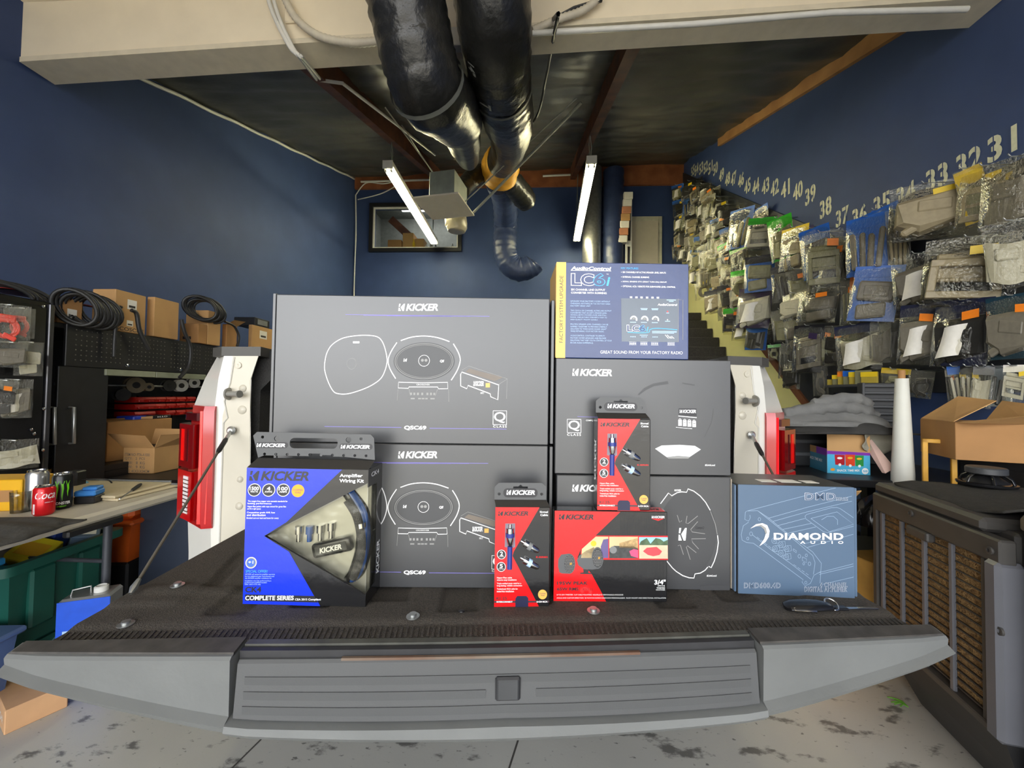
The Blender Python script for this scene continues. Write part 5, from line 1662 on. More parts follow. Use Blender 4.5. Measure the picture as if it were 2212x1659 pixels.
# the bags that show largest, measured one by one: top px, width, height, distance of the peg tip from the wall
BL = [
 (2196, 336, 95, 150, .20, 'grey', 1, 'clear', None, None, 0, 'wide clear bag of striped grey trim at the picture edge, below number thirty-one'),
 (2133, 356, 78, 128, .16, 'beige', 0, 'clear', None, 'yellow', 0, 'clear bag of tan trim with a small yellow sticker below numbers thirty-one and thirty-two'),
 (2162, 362, 50, 118, .10, 'dark', 3, 'clear', None, 'yellow', 0, 'narrow dark bag tucked behind the tan bag below number thirty-one'),
 (2088, 362, 42, 128, .20, 'olive', 1, 'clear', 'yellow', None, 0, 'slim clear bag on a bright yellow backing card below number thirty-two'),
 (2006, 394, 120, 122, .22, 'beige', 5, 'clear', None, 'yellow', 0, 'large beige dash kit in a clear bag with yellow tag below number thirty-three'),
 (1936, 452, 36, 130, .14, 'beige', 3, 'clear', None, 'orange', 0, 'narrow tan bag with an orange sticker beside the large beige kit'),
 (1874, 466, 70, 130, .24, 'grey', 3, 'blue', 'blue', None, 0, 'front blue-carded bag hanging below number thirty-six'),
 (1896, 452, 62, 126, .16, 'grey', 2, 'blue', None, None, 0, 'second blue-topped bag right behind the front one below number thirty-five'),
 (1916, 446, 50, 124, .09, 'dark', 3, 'blue', None, None, 0, 'third blue-topped bag nearest the wall below number thirty-five'),
 (2100, 510, 135, 150, .22, 'beige', 0, 'clear', None, 'yellow', 0, 'big beige double-din kit in a clear bag, second row below number thirty-two'),
 (2186, 474, 90, 148, .25, 'pale', 1, 'clear', None, None, 0, 'pale folded kit in a clear bag in the second row below number thirty-one'),
 (1984, 546, 88, 116, .20, 'grey', 5, 'clear', None, None, 1, 'clear bag with a grey wedge and white slip in the second row below number thirty-three'),
 (1944, 560, 40, 110, .12, 'dark', 4, 'clear', None, None, 0, 'dark bag of cables behind the grey wedge bag'),
 (1902, 574, 80, 122, .22, 'grey', 2, 'blue', 'blue', None, 0, 'oval blue-carded bag in the second row below number thirty-five'),
 (1936, 590, 46, 104, .12, 'dark', 1, 'clear', None, None, 0, 'crumpled dark bag just right of the oval blue bag'),
 (1860, 596, 36, 106, .18, 'beige', 3, 'orange', None, 'orange', 0, 'slim tan bag with an orange header beside the oval blue bag'),
 (1836, 604, 30, 100, .12, 'olive', 3, 'clear', None, 'orange', 0, 'slim olive bag with an orange sticker, second row below number thirty-six'),
 (1778, 500, 66, 128, .24, 'olive', 0, 'clear', None, 'orange', 0, 'bare open olive dash frame below number thirty-seven'),
 (1808, 512, 40, 116, .14, 'dark', 1, 'clear', None, 'orange', 0, 'brown wrapped bag behind the open olive frame'),
 (1757, 492, 52, 112, .20, 'dark', 2, 'blue', 'blue', None, 0, 'blue-carded bag just left of the open olive frame'),
 (1718, 490, 48, 92, .22, 'beige', 2, 'yellow', None, None, 0, 'clear bag of boxy tan trim with a yellow header below number thirty-eight'),
 (1736, 492, 34, 84, .14, 'grey', 3, 'purple', None, None, 0, 'clear bag with purple print behind the yellow-headed bag'),
 (1682, 470, 44, 96, .22, 'olive', 1, 'green', 'green', None, 0, 'bright green backed bag, the greenest on the wall'),
 (1648, 470, 52, 70, .22, 'pale', 0, 'green', None, None, 0, 'clear bag with a green header and silver frame left of the green one'),
 (1604, 450, 46, 86, .22, 'olive', 3, 'blue', 'blue', None, 0, 'blue-topped clear bag of olive trim below number forty-three'),
 (1640, 448, 30, 70, .12, 'grey', 2, 'blue', None, None, 0, 'small blue-topped bag close to the wall below number forty-two'),
 (1642, 552, 56, 80, .26, 'olive', 2, 'black', 'blue', None, 0, 'blue bag with a black printed header and boxy olive kit'),
 (1690, 574, 44, 80, .22, 'dark', 3, 'black', None, None, 0, 'clear bag with a black folded header right of the boxy olive kit'),
 (1722, 580, 44, 80, .22, 'olive', 1, 'clear', None, 'orange', 0, 'smooth olive panel with an orange sticker below the yellow-headed bag'),
 (1634, 622, 64, 88, .26, 'pale', 5, 'purple', 'purple', None, 1, 'dark purple bag holding a white folded leaflet'),
 (1772, 620, 68, 76, .24, 'grey', 2, 'clear', None, 'orange', 0, 'wide clear bag of grey trim with black print, third row below number thirty-seven'),
 (1718, 632, 46, 60, .24, 'pale', 5, 'clear', None, None, 0, 'small pale bag on a wire ring left of the wide grey one'),
 (1690, 668, 46, 70, .26, 'olive', 1, 'clear', None, None, 0, 'rumpled olive bag below the small pale bag'),
 (1716, 690, 40, 66, .24, 'grey', 2, 'clear', None, None, 0, 'small clear bag of silver trim right of the rumpled olive bag'),
 (1748, 702, 52, 104, .26, 'grey', 0, 'black', 'black', 'purple', 0, 'tall bag with a black printed header near the pale lower wall'),
 (1786, 704, 34, 86, .16, 'olive', 5, 'clear', None, 'orange', 0, 'olive wedge behind the tall black-headed bag'),
 (1808, 706, 40, 84, .14, 'dark', 2, 'clear', None, 'orange', 0, 'dark boxy bag with an orange sticker between the olive wedge and white leaflet'),
 (1848, 700, 72, 102, .26, 'pale', 1, 'navy', None, None, 1, 'clear bag with a large white instruction sheet'),
 (1902, 690, 34, 94, .20, 'grey', 1, 'clear', None, None, 0, 'narrow grey curved bag right of the instruction sheet'),
 (1924, 688, 34, 90, .14, 'dark', 1, 'clear', None, None, 0, 'narrow dark curved bag, second right of the instruction sheet'),
 (1996, 656, 72, 132, .26, 'grey', 5, 'navy', None, 'orange', 1, 'navy-headed bag with a white slip and orange tag above the paper roll'),
 (2030, 650, 40, 120, .14, 'dark', 3, 'clear', None, 'orange', 0, 'dark brown bag tucked right behind the navy-headed bag'),
 (2084, 646, 84, 148, .25, 'dark', 5, 'navy', 'navy', 'orange', 1, 'large navy-carded bag with an orange tag, third row below number thirty-three'),
 (2136, 646, 42, 118, .16, 'olive', 2, 'black', None, 'yellow', 0, 'slim bag with a big yellow tag right of the large navy bag'),
 (2188, 636, 76, 142, .24, 'grey', 5, 'teal', 'teal', 'orange', 0, 'dark teal carded bag at the picture edge, third row'),
 (2068, 790, 32, 92, .26, 'pale', 3, 'blue', None, 'yellow', 0, 'clear pack with a blue header, left of three in the bottom row'),
 (2098, 790, 32, 92, .26, 'pale', 3, 'black', None, 'yellow', 0, 'clear pack with a black header, middle of three in the bottom row'),
 (2126, 792, 30, 90, .26, 'pale', 1, 'black', None, None, 0, 'clear pack with a black header, last of three in the bottom row'),
 (2160, 790, 40, 90, .16, 'dark', 3, 'teal', 'teal', None, 0, 'teal carded pack behind the three clear packs'),
 (2196, 788, 36, 80, .26, 'pale', 0, 'white', None, 'yellow', 0, 'white and yellow card pack at the picture edge, bottom row'),
 (2052, 796, 16, 88, .22, 'dark', 3, 'white', None, 'orange', 0, 'thin wiring pack with a red tab left of the clear packs'),
 (1936, 796, 46, 60, .18, 'olive', 4, 'yellow', None, None, 0, 'yellow-headed pack of cables behind the paper roll'),
 (1992, 800, 40, 60, .16, 'dark', 4, 'clear', None, None, 0, 'dark pack of brackets right of the paper roll top'),
 (1700, 742, 26, 76, .18, 'dark', 3, 'clear', None, None, 0, 'pair of long dark strips hanging over the pale wall'),
 (1672, 744, 24, 34, .18, 'olive', 4, 'green', None, None, 0, 'small green wiring pack at the foot of the pegboard'),
 (1712, 780, 30, 60, .22, 'dark', 5, 'clear', None, None, 0, 'crumpled bag with a black square box near the pale wall'),
 (1770, 780, 26, 76, .2, 'grey', 4, 'clear', None, None, 0, 'shiny crumpled pack hanging beside the slanted board'),
]
for k, (px, py, wp, hp_, out, kcx, kit, card, back, tg_, lf, lab) in enumerate(BL):
    p = at(0, XR - out, px, py)
    dep = -(CAMR.transposed() @ (p - EYE)).z
    yaw = radians(random.uniform(-72, -30))
    nrm = V((-sin(-yaw), -cos(-yaw), 0))
    vd = (p - EYE).normalized()
    fs_ = max(.45, abs(nrm.dot(V((vd.x, vd.y, 0)).normalized())))
    w_ = wp * dep / FPX / max(.75, fs_)
    bag(p, w_, hp_ * dep / FPX, lab, yaw, kit, kcx, card, back, tg_, bool(lf), .62, k, radians(random.uniform(-9, 9)), FILM_NEAR)
    hook(p + V((0, 0, -.01)))

# the bags further back, column by column under the wall numbers, hanging as the sloped board climbs
KD = {'beige': 'tan', 'grey': 'grey', 'dark': 'dark', 'olive': 'olive', 'pale': 'pale'}
KN = ['open frame', 'curved panel', 'boxy pocket', 'strip trim', 'cable loop', 'wedge panel']
ORD = ['top', 'second', 'third', 'fourth', 'fifth', 'sixth', 'seventh']
random.seed(77)
TENS = {3: 'thirty', 4: 'forty', 5: 'fifty'}
UN = ['', '-one', '-two', '-three', '-four', '-five', '-six', '-seven', '-eight', '-nine']
NW = {k: TENS[k // 10] + UN[k % 10] for k in range(31, 60)}
for n_ in range(42, 56):
    yc = NPOS[n_].y
    zt = NPOS[n_].z - .24
    for r_ in range(6):
        z = zt - r_ * .27
        if z < zedge(yc) + .10:
            break
        px, py = proj((XR - .22, yc, z))
        if any(abs(px - q[0]) < q[2] * .45 and -20 < py - q[1] < q[3] * .6 for q in BL):
            continue
        far = n_ > 47
        kcx = random.choice(['dark', 'dark', 'grey', 'olive', 'grey', 'beige'] if far else ['olive', 'grey', 'dark', 'olive', 'beige'])
        card = random.choice(['clear', 'clear', 'blue', 'clear', 'navy', 'black', 'green'] if not far else ['clear', 'blue', 'clear', 'black', 'clear', 'navy'])
        if n_ >= 53 and r_ < 2:
            card = 'blue'
        kit = random.randrange(6)
        cl = 'clear bag' if card == 'clear' else card + '-topped bag'
        out = random.uniform(.16, .30)
        p = V((XR - out, yc + random.uniform(-.03, .03), z + random.uniform(-.03, .03)))
        bag(p, random.uniform(.20, .26), random.uniform(.28, .34), '%s of %s %s below painted number %s, %s row' % (cl, KD[kcx], KN[kit], NW[n_], ORD[r_]), radians(random.uniform(-66, -30)), kit, kcx, card, 'blue' if card == 'blue' and random.random() < .6 else None, random.choice([None, None, 'yellow', 'orange']), random.random() < .2, .6, random.randrange(4), radians(random.uniform(-7, 7)))
        hook(p + V((0, 0, -.01)))
        if random.random() < .45:
            bag(p + V((.11, random.uniform(-.05, .02), random.uniform(-.02, .03))), .2, .28, 'dark bag tucked behind the %s row bag below painted number %s' % (ORD[r_], NW[n_]), radians(random.uniform(-66, -40)), random.randrange(6), 'dark', 'clear', None, None, False, .5, random.randrange(4))

# ================================================================== clutter below the bags
DZ = .865
dk = thing('workbench', 'dark workbench behind the truck carrying the snack carton and jackets', 'workbench', (1.95, 2.5, 0))
b = B(); bx(b, -.52, .62, -.32, .62, DZ - .04, DZ, .004); fin('bench_top', b, black_m, dk)
for x in (-.48, .58):
    for y in (-.28, .58):
        b = B(); bx(b, x - .03, x + .03, y - .03, y + .03, 0, DZ - .04); fin('leg', b, black_m, dk)
b = B(); bx(b, -.48, .58, -.26, .56, .25, .28); fin('lower_shelf', b, black_m, dk)
sb = PBox('snack_carton', 'blue and purple snack carton with chip bag pictures under the jackets', [(1791, 937), (1882, 941), (1880, 1026.6), (1787, 1021.6)], DZ + .001, .20, kraft2, body=False)
sky_b = mat('sky_blue_print', srgb(76, 176, 214), .35, var=.04)
pur = mat('purple_print', srgb(124, 44, 164), .35, var=.04)
W_, H_ = sb.W, sb.H
b = B(); bx(b, 0, W_, 0, .003, 0, H_); bx(b, 0, .003, .003, .25, 0, H_ * .62); bx(b, W_ - .003, W_, .003, .25, 0, H_ * .98); bx(b, .003, W_ - .003, .247, .25, 0, H_); bx(b, .003, W_ - .003, .003, .247, 0, .003); sb.part('carton', b, kraft)
b = B(); prism(b, [(0, .25, H_ * .62), (.003, .25, H_ * .62), (.003, .25, H_ * 1.0), (0, .25, H_ * 1.0)], (0, -.02, 0)); sb.part('rear_flap', b, kraft)
F = Face(sb.root, W_, H_, [(745, 640), (1390, 655), (1385, 1290), (740, 1255)], -.0003)
F.poly([(742, 905), (1387, 935), (1386, 980), (742, 957)], pur, 1, name='purple_print_band')
F.poly([(742, 957), (1386, 980), (1385, 1290), (740, 1255)], sky_b, 1, name='blue_print_field')
for x0, y0, x1, y1, m_, t in ((852, 965, 1005, 1130, mat('red_snack_print', srgb(178, 30, 40), .3), 'NACHO'), (1008, 962, 1160, 1145, mat('orange_snack_print', srgb(222, 70, 36), .3), 'CHEESE'), (1155, 975, 1290, 1150, mat('green_snack_print', srgb(40, 140, 62), .3), 'CHIPS')):
    F.poly([(x0, y0), (x1, y0 + 4), (x1 - 6, y1), (x0 + 8, y1 - 6)], m_, 2, name='printed_chip_bag')
    F.disc((x0 + x1) / 2, y0 + 55, 40, white_print if t == 'NACHO' else yel_print, 3, ry=18)
    F.disc((x0 + x1) / 2, y1 - 5, 22, white_print, 3, n=14)
F.disc(820, 1200, 34, orange_p, 2, ry=22)
F.text('SNACK TIME MIX', 885, 1198, 1228, 1232, white_print, 2, .03)
F.disc(1307, 1225, 50, white_print, 2)
F.text('50', 1275, 1208, 1340, 1240, sky_b, 3, .03)
b = B(); bx(b, -.0006, 0, .003, .249, 0, H_ * .44); sb.part('side_print', b, mat('side_blue_print', srgb(62, 130, 160), .4))
b = B(); bx(b, -.0008, 0, .003, .12, H_ * .44, H_ * .62); sb.part('side_print', b, pur)
vs, fs, _ = text_mesh('SNACK TIME MIX', .03)
me = bpy.data.meshes.new('lettering'); me.from_pydata([(-.0012, .22 - .17 * a, H_ * (.24 + .08 * q)) for a, q in vs], [], fs); meshobj('side_lettering', me, white_print, sb.root)


def cloth(name, label, cat, c, sx, sy, hgt, m, seed, rz=0., nx=70, ny=40, folds=5):
    b = B()

    def fn(u_, v_):
        x, y = (u_ - .5), (v_ - .5)
        r = min(1, (abs(2 * x) ** 3.5 + abs(2 * y) ** 3.0) ** .5)
        q = V((x * 4 + seed, y * 5, seed))
        fo = .5 + .5 * sin(y * folds * 3.1 + 3.2 * noise.noise(V((x * 1.6 + seed, y * 1.1, seed))) + x * 1.5)
        fo = fo ** .6 + .18 * noise.noise(q * .9)
        z = hgt * max(0, (1 - r)) ** .4 * (.5 + .5 * fo) * (1 + .25 * noise.noise(V((x * 2 + seed, 1, 1))))
        return (x * sx * (1 + .10 * noise.noise(q)), y * sy * (1 + .12 * noise.noise(q + V((3, 1, 0)))), max(0, z))
    grid(b, nx, ny, fn)
    o = fin(name, b, m, loc=c, rotz=rz, smooth=60)
    sm_ = o.modifiers.new('thickness', 'SOLIDIFY'); sm_.thickness = .006
    return tag(o, label, cat)


jg = mat('grey_jacket_cloth', srgb(116, 116, 114), .9, var=.10, vs=14, bump=.15, bs=200)
jk = mat('black_jacket_cloth', srgb(52, 51, 49), .9, var=.15, vs=14, bump=.15, bs=200)
st = thing('storage_crate', 'dark crate behind the snack carton holding up the jackets', 'crate', (1.78, 2.66, DZ + .001))
b = B(); bx(b, -.36, .34, -.1, .2, 0, .235, .01); fin('crate_body', b, black_m, st)
for z in (.07, .15):
    b = B(); bx(b, -.34, .32, -.104, -.1, z, z + .02); fin('crate_rib', b, dkgrey, st)
p = pt(1790, 920, 2.42)
cloth('black_jacket', 'black jacket spread under the grey jacket on the crate', 'jacket', (1.77, 2.48, DZ + .238), .76, .50, .07, jk, 3., .1)
cloth('grey_jacket', 'rumpled grey jacket lying on top of the black jacket', 'jacket', (1.74, 2.48, DZ + .275), .68, .42, .10, jg, 8., .06)
jk_ = bpy.data.objects['grey_jacket']
for pts_, r_, nm_ in (([(1700, 918), (1750, 908), (1810, 905), (1862, 902), (1890, 915)], .030, 'sleeve'), ([(1692, 893), (1740, 886), (1800, 878), (1860, 884), (1890, 900)], .036, 'sleeve'), ([(1755, 872), (1800, 864), (1850, 862), (1880, 874)], .030, 'hood')):
    b = B(); pp = curve_pts([pt(x, y, 2.27) for x, y in pts_], 6); n_ = len(pp)
    tube(b, pp, [r_ * (.75 + .35 * sin(pi * k / (n_ - 1))) * (1 + .12 * sin(k * 1.7)) for k in range(n_)], 14, True, 0, .35, r_ * 100)
    o = fin(nm_, b, jg, smooth=60)
    o.parent = jk_
    o.matrix_parent_inverse = jk_.matrix_basis.inverted()
# tapered white paper roll
p = pt(1950, 1005, 2.06)
rl = thing('paper_roll', 'tall white paper roll with a brown core standing behind the cooler', 'paper roll', (p.x, p.y, 0))
b = B(); lathe(b, [(.046, 0), (.048, .5), (.047, .9), (.027, 1.41), (.016, 1.411)], 32); fin('paper', b, mat('roll_paper', srgb(214, 214, 204), .6, var=.03), rl, smooth=40)
b = B(); lathe(b, [(.015, 1.38), (.015, 1.455), (.011, 1.455), (.011, 1.40)], 20); fin('core', b, kraft2, rl, smooth=40)
# shelf with small yellow packets
sh0, sh1 = at(0, XR - .3, 1792, 832), at(0, XR - .3, 1880, 834)
shelf = tag(fin('wall_shelf', (lambda b: (bx(b, XR - .34, XR - .02, sh1.y, sh0.y, sh0.z - .02, sh0.z, .002), b)[-1])(B()), dkgrey), 'dark wall shelf carrying small yellow packets below the bags', 'shelf')
random.seed(3)
nP = 7
for k in range(nP):
    y = sh1.y + (sh0.y - sh1.y) * (k + .5) / nP
    hh = random.uniform(.08, .13)
    cc = [('yellow', 'yellow'), ('clear', 'clear olive'), ('yellow', 'yellow'), ('blue', 'blue-topped'), ('orange', 'orange'), ('yellow', 'yellow'), ('black', 'black-topped')][k]
    r = thing('small_packet', '%s packet on the wall shelf, %s from the jackets' % (cc[1], ['nearest the paper roll, seventh', 'sixth', 'fifth', 'fourth', 'third', 'second', 'first'][k]), 'packet', (XR - .28, y, sh0.z), radians(-60), 'packets on the wall shelf')
    b = B(); bx(b, -.05, .05, -.012, .012, 0, hh, .004); fin('blister', b, kb['olive'] if k % 2 else mat('yellowish_blister', srgb(170, 150, 60), .3), r)
    if kc[cc[0]]:
        b = B(); bx(b, -.05, .05, -.0145, -.012, hh * .6, hh); fin('header_card', b, kc[cc[0]], r)
# vented plastic rack
p = pt(1905, 870, 2.55)
vr = thing('vented_rack', 'dark vented plastic rack standing beside the paper roll', 'rack', (p.x, p.y, DZ + .001), radians(-20))
hh = p.z + .13 - DZ
b = B(); bx(b, -.10, .10, .02, .06, 0, hh, .005); fin('rack_back', b, black_m, vr)
for k in range(7):
    b = B(); bx(b, -.10, .10, -.02, .02, hh - .03 - k * .045, hh - .012 - k * .045, .003); fin('slat', b, dkgrey, vr)
for s in (-1, 1):
    b = B(); bx(b, s * .10 - .008, s * .10 + .008, -.02, .06, 0, hh, .003); fin('side_rail', b, dkgrey, vr)
# rug scrap hanging by the roll
b = B(); grid(b, 16, 12, lambda u_, v_: ((u_ - .5) * .22, .02 * sin(u_ * 5) + .03 * noise.noise(V((u_ * 3, v_ * 3, 1))), -v_ * .16 * (1 - .5 * abs(u_ - .5))))
o = fin('felt_scrap', b, mat('beige_felt', srgb(150, 146, 130), .9), loc=pt(1900, 925, 2.22), rotz=.3); o.modifiers.new('thickness', 'SOLIDIFY').thickness = .004; tag(o, 'torn beige felt scrap hanging beside the white paper roll', 'felt')
# pink-white foam strip leaning from jackets to bench
a_, c_ = pt(1865, 935, 2.3), pt(1925, 1015, 2.1)
b = B(); dd = (c_ - a_); prism(b, [a_ + V((0, 0, .02)), a_ - V((.01, 0, .02)), c_ - V((.03, 0, .02)), c_ + V((.02, 0, .01))], (0, .02, 0)); tag(fin('foam_strip', b, mat('pinkish_foam', srgb(216, 184, 172), .8)), 'pale pink foam strip sloping down from the jackets to the cooler', 'foam strip')
# kraft flaps of an open box near the right tail lamp
kbx = thing('open_carton', 'open kraft carton with raised flaps beside the right tail lamp', 'box', (1.30, 2.03, 0), radians(8))
b = B()
for a in ((-.17, .17, -.14, -.135, 0, .80), (-.17, .17, .135, .14, 0, .80), (-.17, -.165, -.135, .135, 0, .80), (.165, .17, -.135, .135, 0, .80), (-.165, .165, -.135, .135, 0, .005)):
    bx(b, *a)
fin('carton', b, kraft, kbx)
for poly in ([(-.17, -.135, 0.80), (.17, -.135, 0.80), (.17, -.20, .88), (-.15, -.20, .86)], [(.17, -.13, 0.80), (.17, .13, .78), (.25, .12, .86), (.25, -.1, .86)], [(-.17, .135, 0.80), (.17, .135, .78), (.14, .17, .93), (-.16, .17, .93)]):
    b = B(); prism(b, poly, (0, 0, .004)); fin('flap', b, kraft, kbx)
# tall kraft carton beside the cooler
b = B(); bx(b, -.09, .09, -.08, .08, 0, .52, .004); tag(fin('tall_carton', b, mat('golden_kraft', srgb(196, 150, 74), .7), loc=(1.70, 2.04, 0), rotz=radians(8)), 'golden brown carton standing between the amplifier box and the cooler', 'box')
# crumpled dark bags
for k, (px, py, dp, sx, sy, hh, lab) in enumerate(((1890, 1130, 1.95, .22, .2, .14, 'crumpled dark plastic bag heaped above the golden carton'), (2110, 965, 2.15, .30, .22, .10, 'black plastic bag slumped under the open carton flaps'))):
    p = pt(px, py, dp)
    cloth('plastic_bag', lab, 'bag', p, sx, sy, hh, black_g, 12. + k * 5, .2, 24, 18, 7)
# support for those: dark cabinet beyond the cooler
cbn = thing('black_cabinet', 'black cabinet standing behind the cooler against the right wall', 'cabinet', (2.50, 1.92, 0))
b = B(); bx(b, -.28, .30, -.36, .24, 0, 1.02, .006); fin('cabinet_body', b, black_m, cbn)
b = B(); bx(b, -.286, -.28, -.34, .22, .08, .98, .003); dr = fin('door', b, black_m, cbn)
b = B(); bx(b, -.31, -.285, .12, .14, .5, .66, .004); fin('handle', b, steel, dr)
# yellow frame
p = pt(1985, 945, 2.02)
yf = thing('steel_stand', 'yellow steel stand standing between the paper roll and the cabinet', 'stand', (2.02, 2.06, 0), radians(-30))
for a in ((-.05, -.03, 0, p.z), (.05, .07, 0, p.z), (-.05, .07, p.z - .02, p.z)):
    b = B(); bx(b, a[0], a[1], -.01, .01, a[2], a[3], .002); fin('frame_bar', b, mat('yellow_steel', srgb(214, 160, 50), .5), yf)
# big open kraft box at the right edge
ob = PBox('open_carton', 'big open brown carton with splayed flaps on the black cabinet', [(2062, 905), (2230, 880), (2230, 985), (2064, 968)], None, .30, kraft2, plane=(V((2.2, 1.85, 1.02)), V((.9, -.35, 0)).normalized()))
ob.root.location.z = 1.021
W_, H_ = ob.W, ob.H
b = B(); prism(b, [(0, 0, H_), (W_, 0, H_), (W_ * .95, -.10, H_ + .05), (.02, -.09, H_ + .0)], (0, .004, 0)); ob.part('flap', b, kraft)
b = B(); prism(b, [(0, 0.01, H_), (0, .29, H_), (W_ * .55, .27, H_ + .12), (W_ * .6, .02, H_ + .10)], (0, 0, .004)); ob.part('flap', b, kraft)
b = B(); prism(b, [(W_, 0.01, H_), (W_, .29, H_), (W_ * 1.2, .27, H_ + .10), (W_ * 1.2, .02, H_ + .08)], (0, 0, .004)); ob.part('flap', b, kraft)

# ================================================================== left side: lockers, bench, folding table
XC = -2.73
ZCAB = at(0, XC, 300, 722).z


def wrapt(parent, s, r, z0, z1, w_, ang, m, bold=.03, shear=0., name='lettering'):
    vs, fs, _ = text_mesh(s, bold, shear)
    me = bpy.data.meshes.new(name)
    me.from_pydata([(r * cos(ang + (a - .5) * w_ / r), r * sin(ang + (a - .5) * w_ / r), z0 + (z1 - z0) * q) for a, q in vs], [], fs)
    return meshobj(name, me, m, parent)


def wrapp(parent, pts, r, ang, m, name='printed_shape'):
    """flat outline wrapped on a can (pts: arc length, height)"""
    me0 = flat([pts])
    me = bpy.data.meshes.new(name)
    me.from_pydata([(r * cos(ang + v.co.x / r), r * sin(ang + v.co.x / r), v.co.y) for v in me0.vertices], [], [tuple(p.vertices) for p in me0.polygons])
    bpy.data.meshes.remove(me0)
    return meshobj(name, me, m, parent)


# --- tall locker with hanging bags
YL1 = at(0, XC + .04, 107, 800).y
ZL = at(0, XC + .04, 100, 652).z
lk = thing('tall_locker', 'tall glossy black locker hung with bagged parts at the left edge', 'locker', (XC - .3, YL1 - .5, 0))
o_ = -V(lk.location)
b = B(); bx(b, XC - .75, XC + .04, YL1 - 1.05, YL1, 0, ZL, .006); fin('locker_body', b, black_g, lk, loc=o_)
b = B(); bx(b, XC + .03, XC + .055, YL1 - .022, YL1 + .004, .02, ZL - .01, .004); fin('edge_strip', b, mat('black_chrome_edge', srgb(70, 70, 74), .15, metal=.5), lk, loc=o_)
b = B(); bx(b, XC + .04, XC + .05, YL1 - .9, YL1 - .03, .1, ZL - .03, .003); dr_ = fin('locker_door', b, black_g, lk, loc=o_)
for px, py in ((93, 662), (94, 883), (92, 972), (67, 928), (73, 937), (26, 700)):
    p = at(0, XC + .052, px, py)
    b = B(); lathe(b, [(.008, 0), (.008, .004), (.004, .007), (0, .007)], 12, Matrix.Translation(p) @ Matrix.Rotation(pi / 2, 4, 'Y')); fin('rivet', b, chrome, dr_, smooth=40)
random.seed(8)
for px, py, wp, hp_, kit, kcx, tg_, lf, lab in ((18, 657, 54, 84, 4, 'red', None, 0, 'clear bag with a red-orange cable loop, topmost on the tall locker'), (44, 664, 36, 66, 4, 'red', None, 0, 'second clear bag with a red loop, right of the topmost one'), (22, 738, 42, 56, 5, 'grey', None, 0, 'clear bag of crumpled black hardware in the middle of the locker'), (64, 738, 34, 74, 2, 'pale', None, 0, 'pale clear bag hanging furthest right on the tall locker'), (36, 819, 40, 84, 5, 'grey', None, 1, 'clear bag with a white barcode label low on the locker'), (10, 820, 34, 80, 2, 'dark', 'orange', 0, 'dark bag with a red strip at the picture edge, on the locker'), (28, 950, 62, 64, 1, 'pale', None, 0, 'big clear bag at the foot of the locker above the table')):
    p = at(0, XC + .11, px, py)
    dep = -(CAMR.transposed() @ (p - EYE)).z
    bag(p, wp * dep / FPX / .85, hp_ * dep / FPX, lab, radians(random.uniform(52, 70)), kit, kcx, 'clear', None, tg_, bool(lf), .4, random.randrange(4), 0.0, FILM_NEAR)
    b = B(); tube(b, [(XC + .045, p.y, p.z), (p.x + .02, p.y, p.z - .004)], .004, 6); fin('hook', b, steel, lk, loc=o_)

# --- double door and pegboard hutch
Y0p, Y1p, Y2p = at(0, XC, 140, 800).y, at(0, XC, 228, 800).y, at(0, XC, 470, 760).y
zb_ = at(0, XC, 232, 796).z
hu = thing('pegboard_hutch', 'black tool hutch with a pegboard front and open niche below', 'hutch', (XC - .3, (YL1 + Y2p) / 2, 0))
o_ = -V(hu.location)
b = B(); bx(b, XC - .75, XC - .02, YL1 + .01, Y2p + .9, ZCAB - .03, ZCAB, .003); fin('top_board', b, black_m, hu, loc=o_)
b = B(); bx(b, XC - .02, XC, Y0p, Y2p, zb_, ZCAB - .002, .003); pg = fin('pegboard_panel', b, black_m, hu, loc=o_)
b = B()
for i in range(46):
    for j in range(9):
        y = Y0p + .05 + i * .028
        z = ZCAB - .03 - j * .030
        if y < Y2p - .05 and z > zb_ + .02 and not (i % 11 == 10):
            lathe(b, [(.0042, 0), (0, .0002)], 6, Matrix.Translation((XC + .0005, y, z)) @ Matrix.Rotation(pi / 2, 4, 'Y'))
o = fin('pegboard_holes', b, mat('pegboard_hole', srgb(108, 104, 96), .6), pg); o['kind'] = 'stuff'
b = B(); bx(b, XC - .02, XC, Y0p - .03, Y1p + .02, .05, zb_ - .002, .003); d_ = fin('door', b, black_m, hu, loc=o_)
b = B(); bx(b, XC - .06, XC - .03, YL1 + .015, Y0p - .035, .05, ZCAB - .035, .003); d2_ = fin('door', b, black_g, hu, loc=o_)
for px, y0_, y1_, par in ((160, 880, 958, d_), (118, 880, 960, d2_)):
    a_, c_ = at(0, XC + .03, px, y0_), at(0, XC + .03, px, y1_)
    b = B(); tube(b, [a_ - V((.04, 0, 0)), a_, c_, c_ - V((.04, 0, 0))], .008, 8); fin('pull_handle', b, steel, par, smooth=50)
YN = Y2p + .9
b = B(); bx(b, XC - .78, XC - .74, Y1p, YN, 0, ZCAB - .03); fin('niche_back', b, black_m, hu, loc=o_)
b = B(); bx(b, XC - .74, XC - .02, YN - .03, YN, 0, ZCAB - .03); fin('end_panel', b, black_m, hu, loc=o_)
ZB = .80
b = B(); bx(b, XC - .74, XC - .02, Y1p + .03, YN - .03, ZB - .04, ZB, .003); fin('bench_board', b, black_m, hu, loc=o_)
b = B(); bx(b, XC - .06, XC - .02, Y1p + .03, YN - .03, .02, ZB - .04); fin('bench_front', b, black_m, hu, loc=o_)
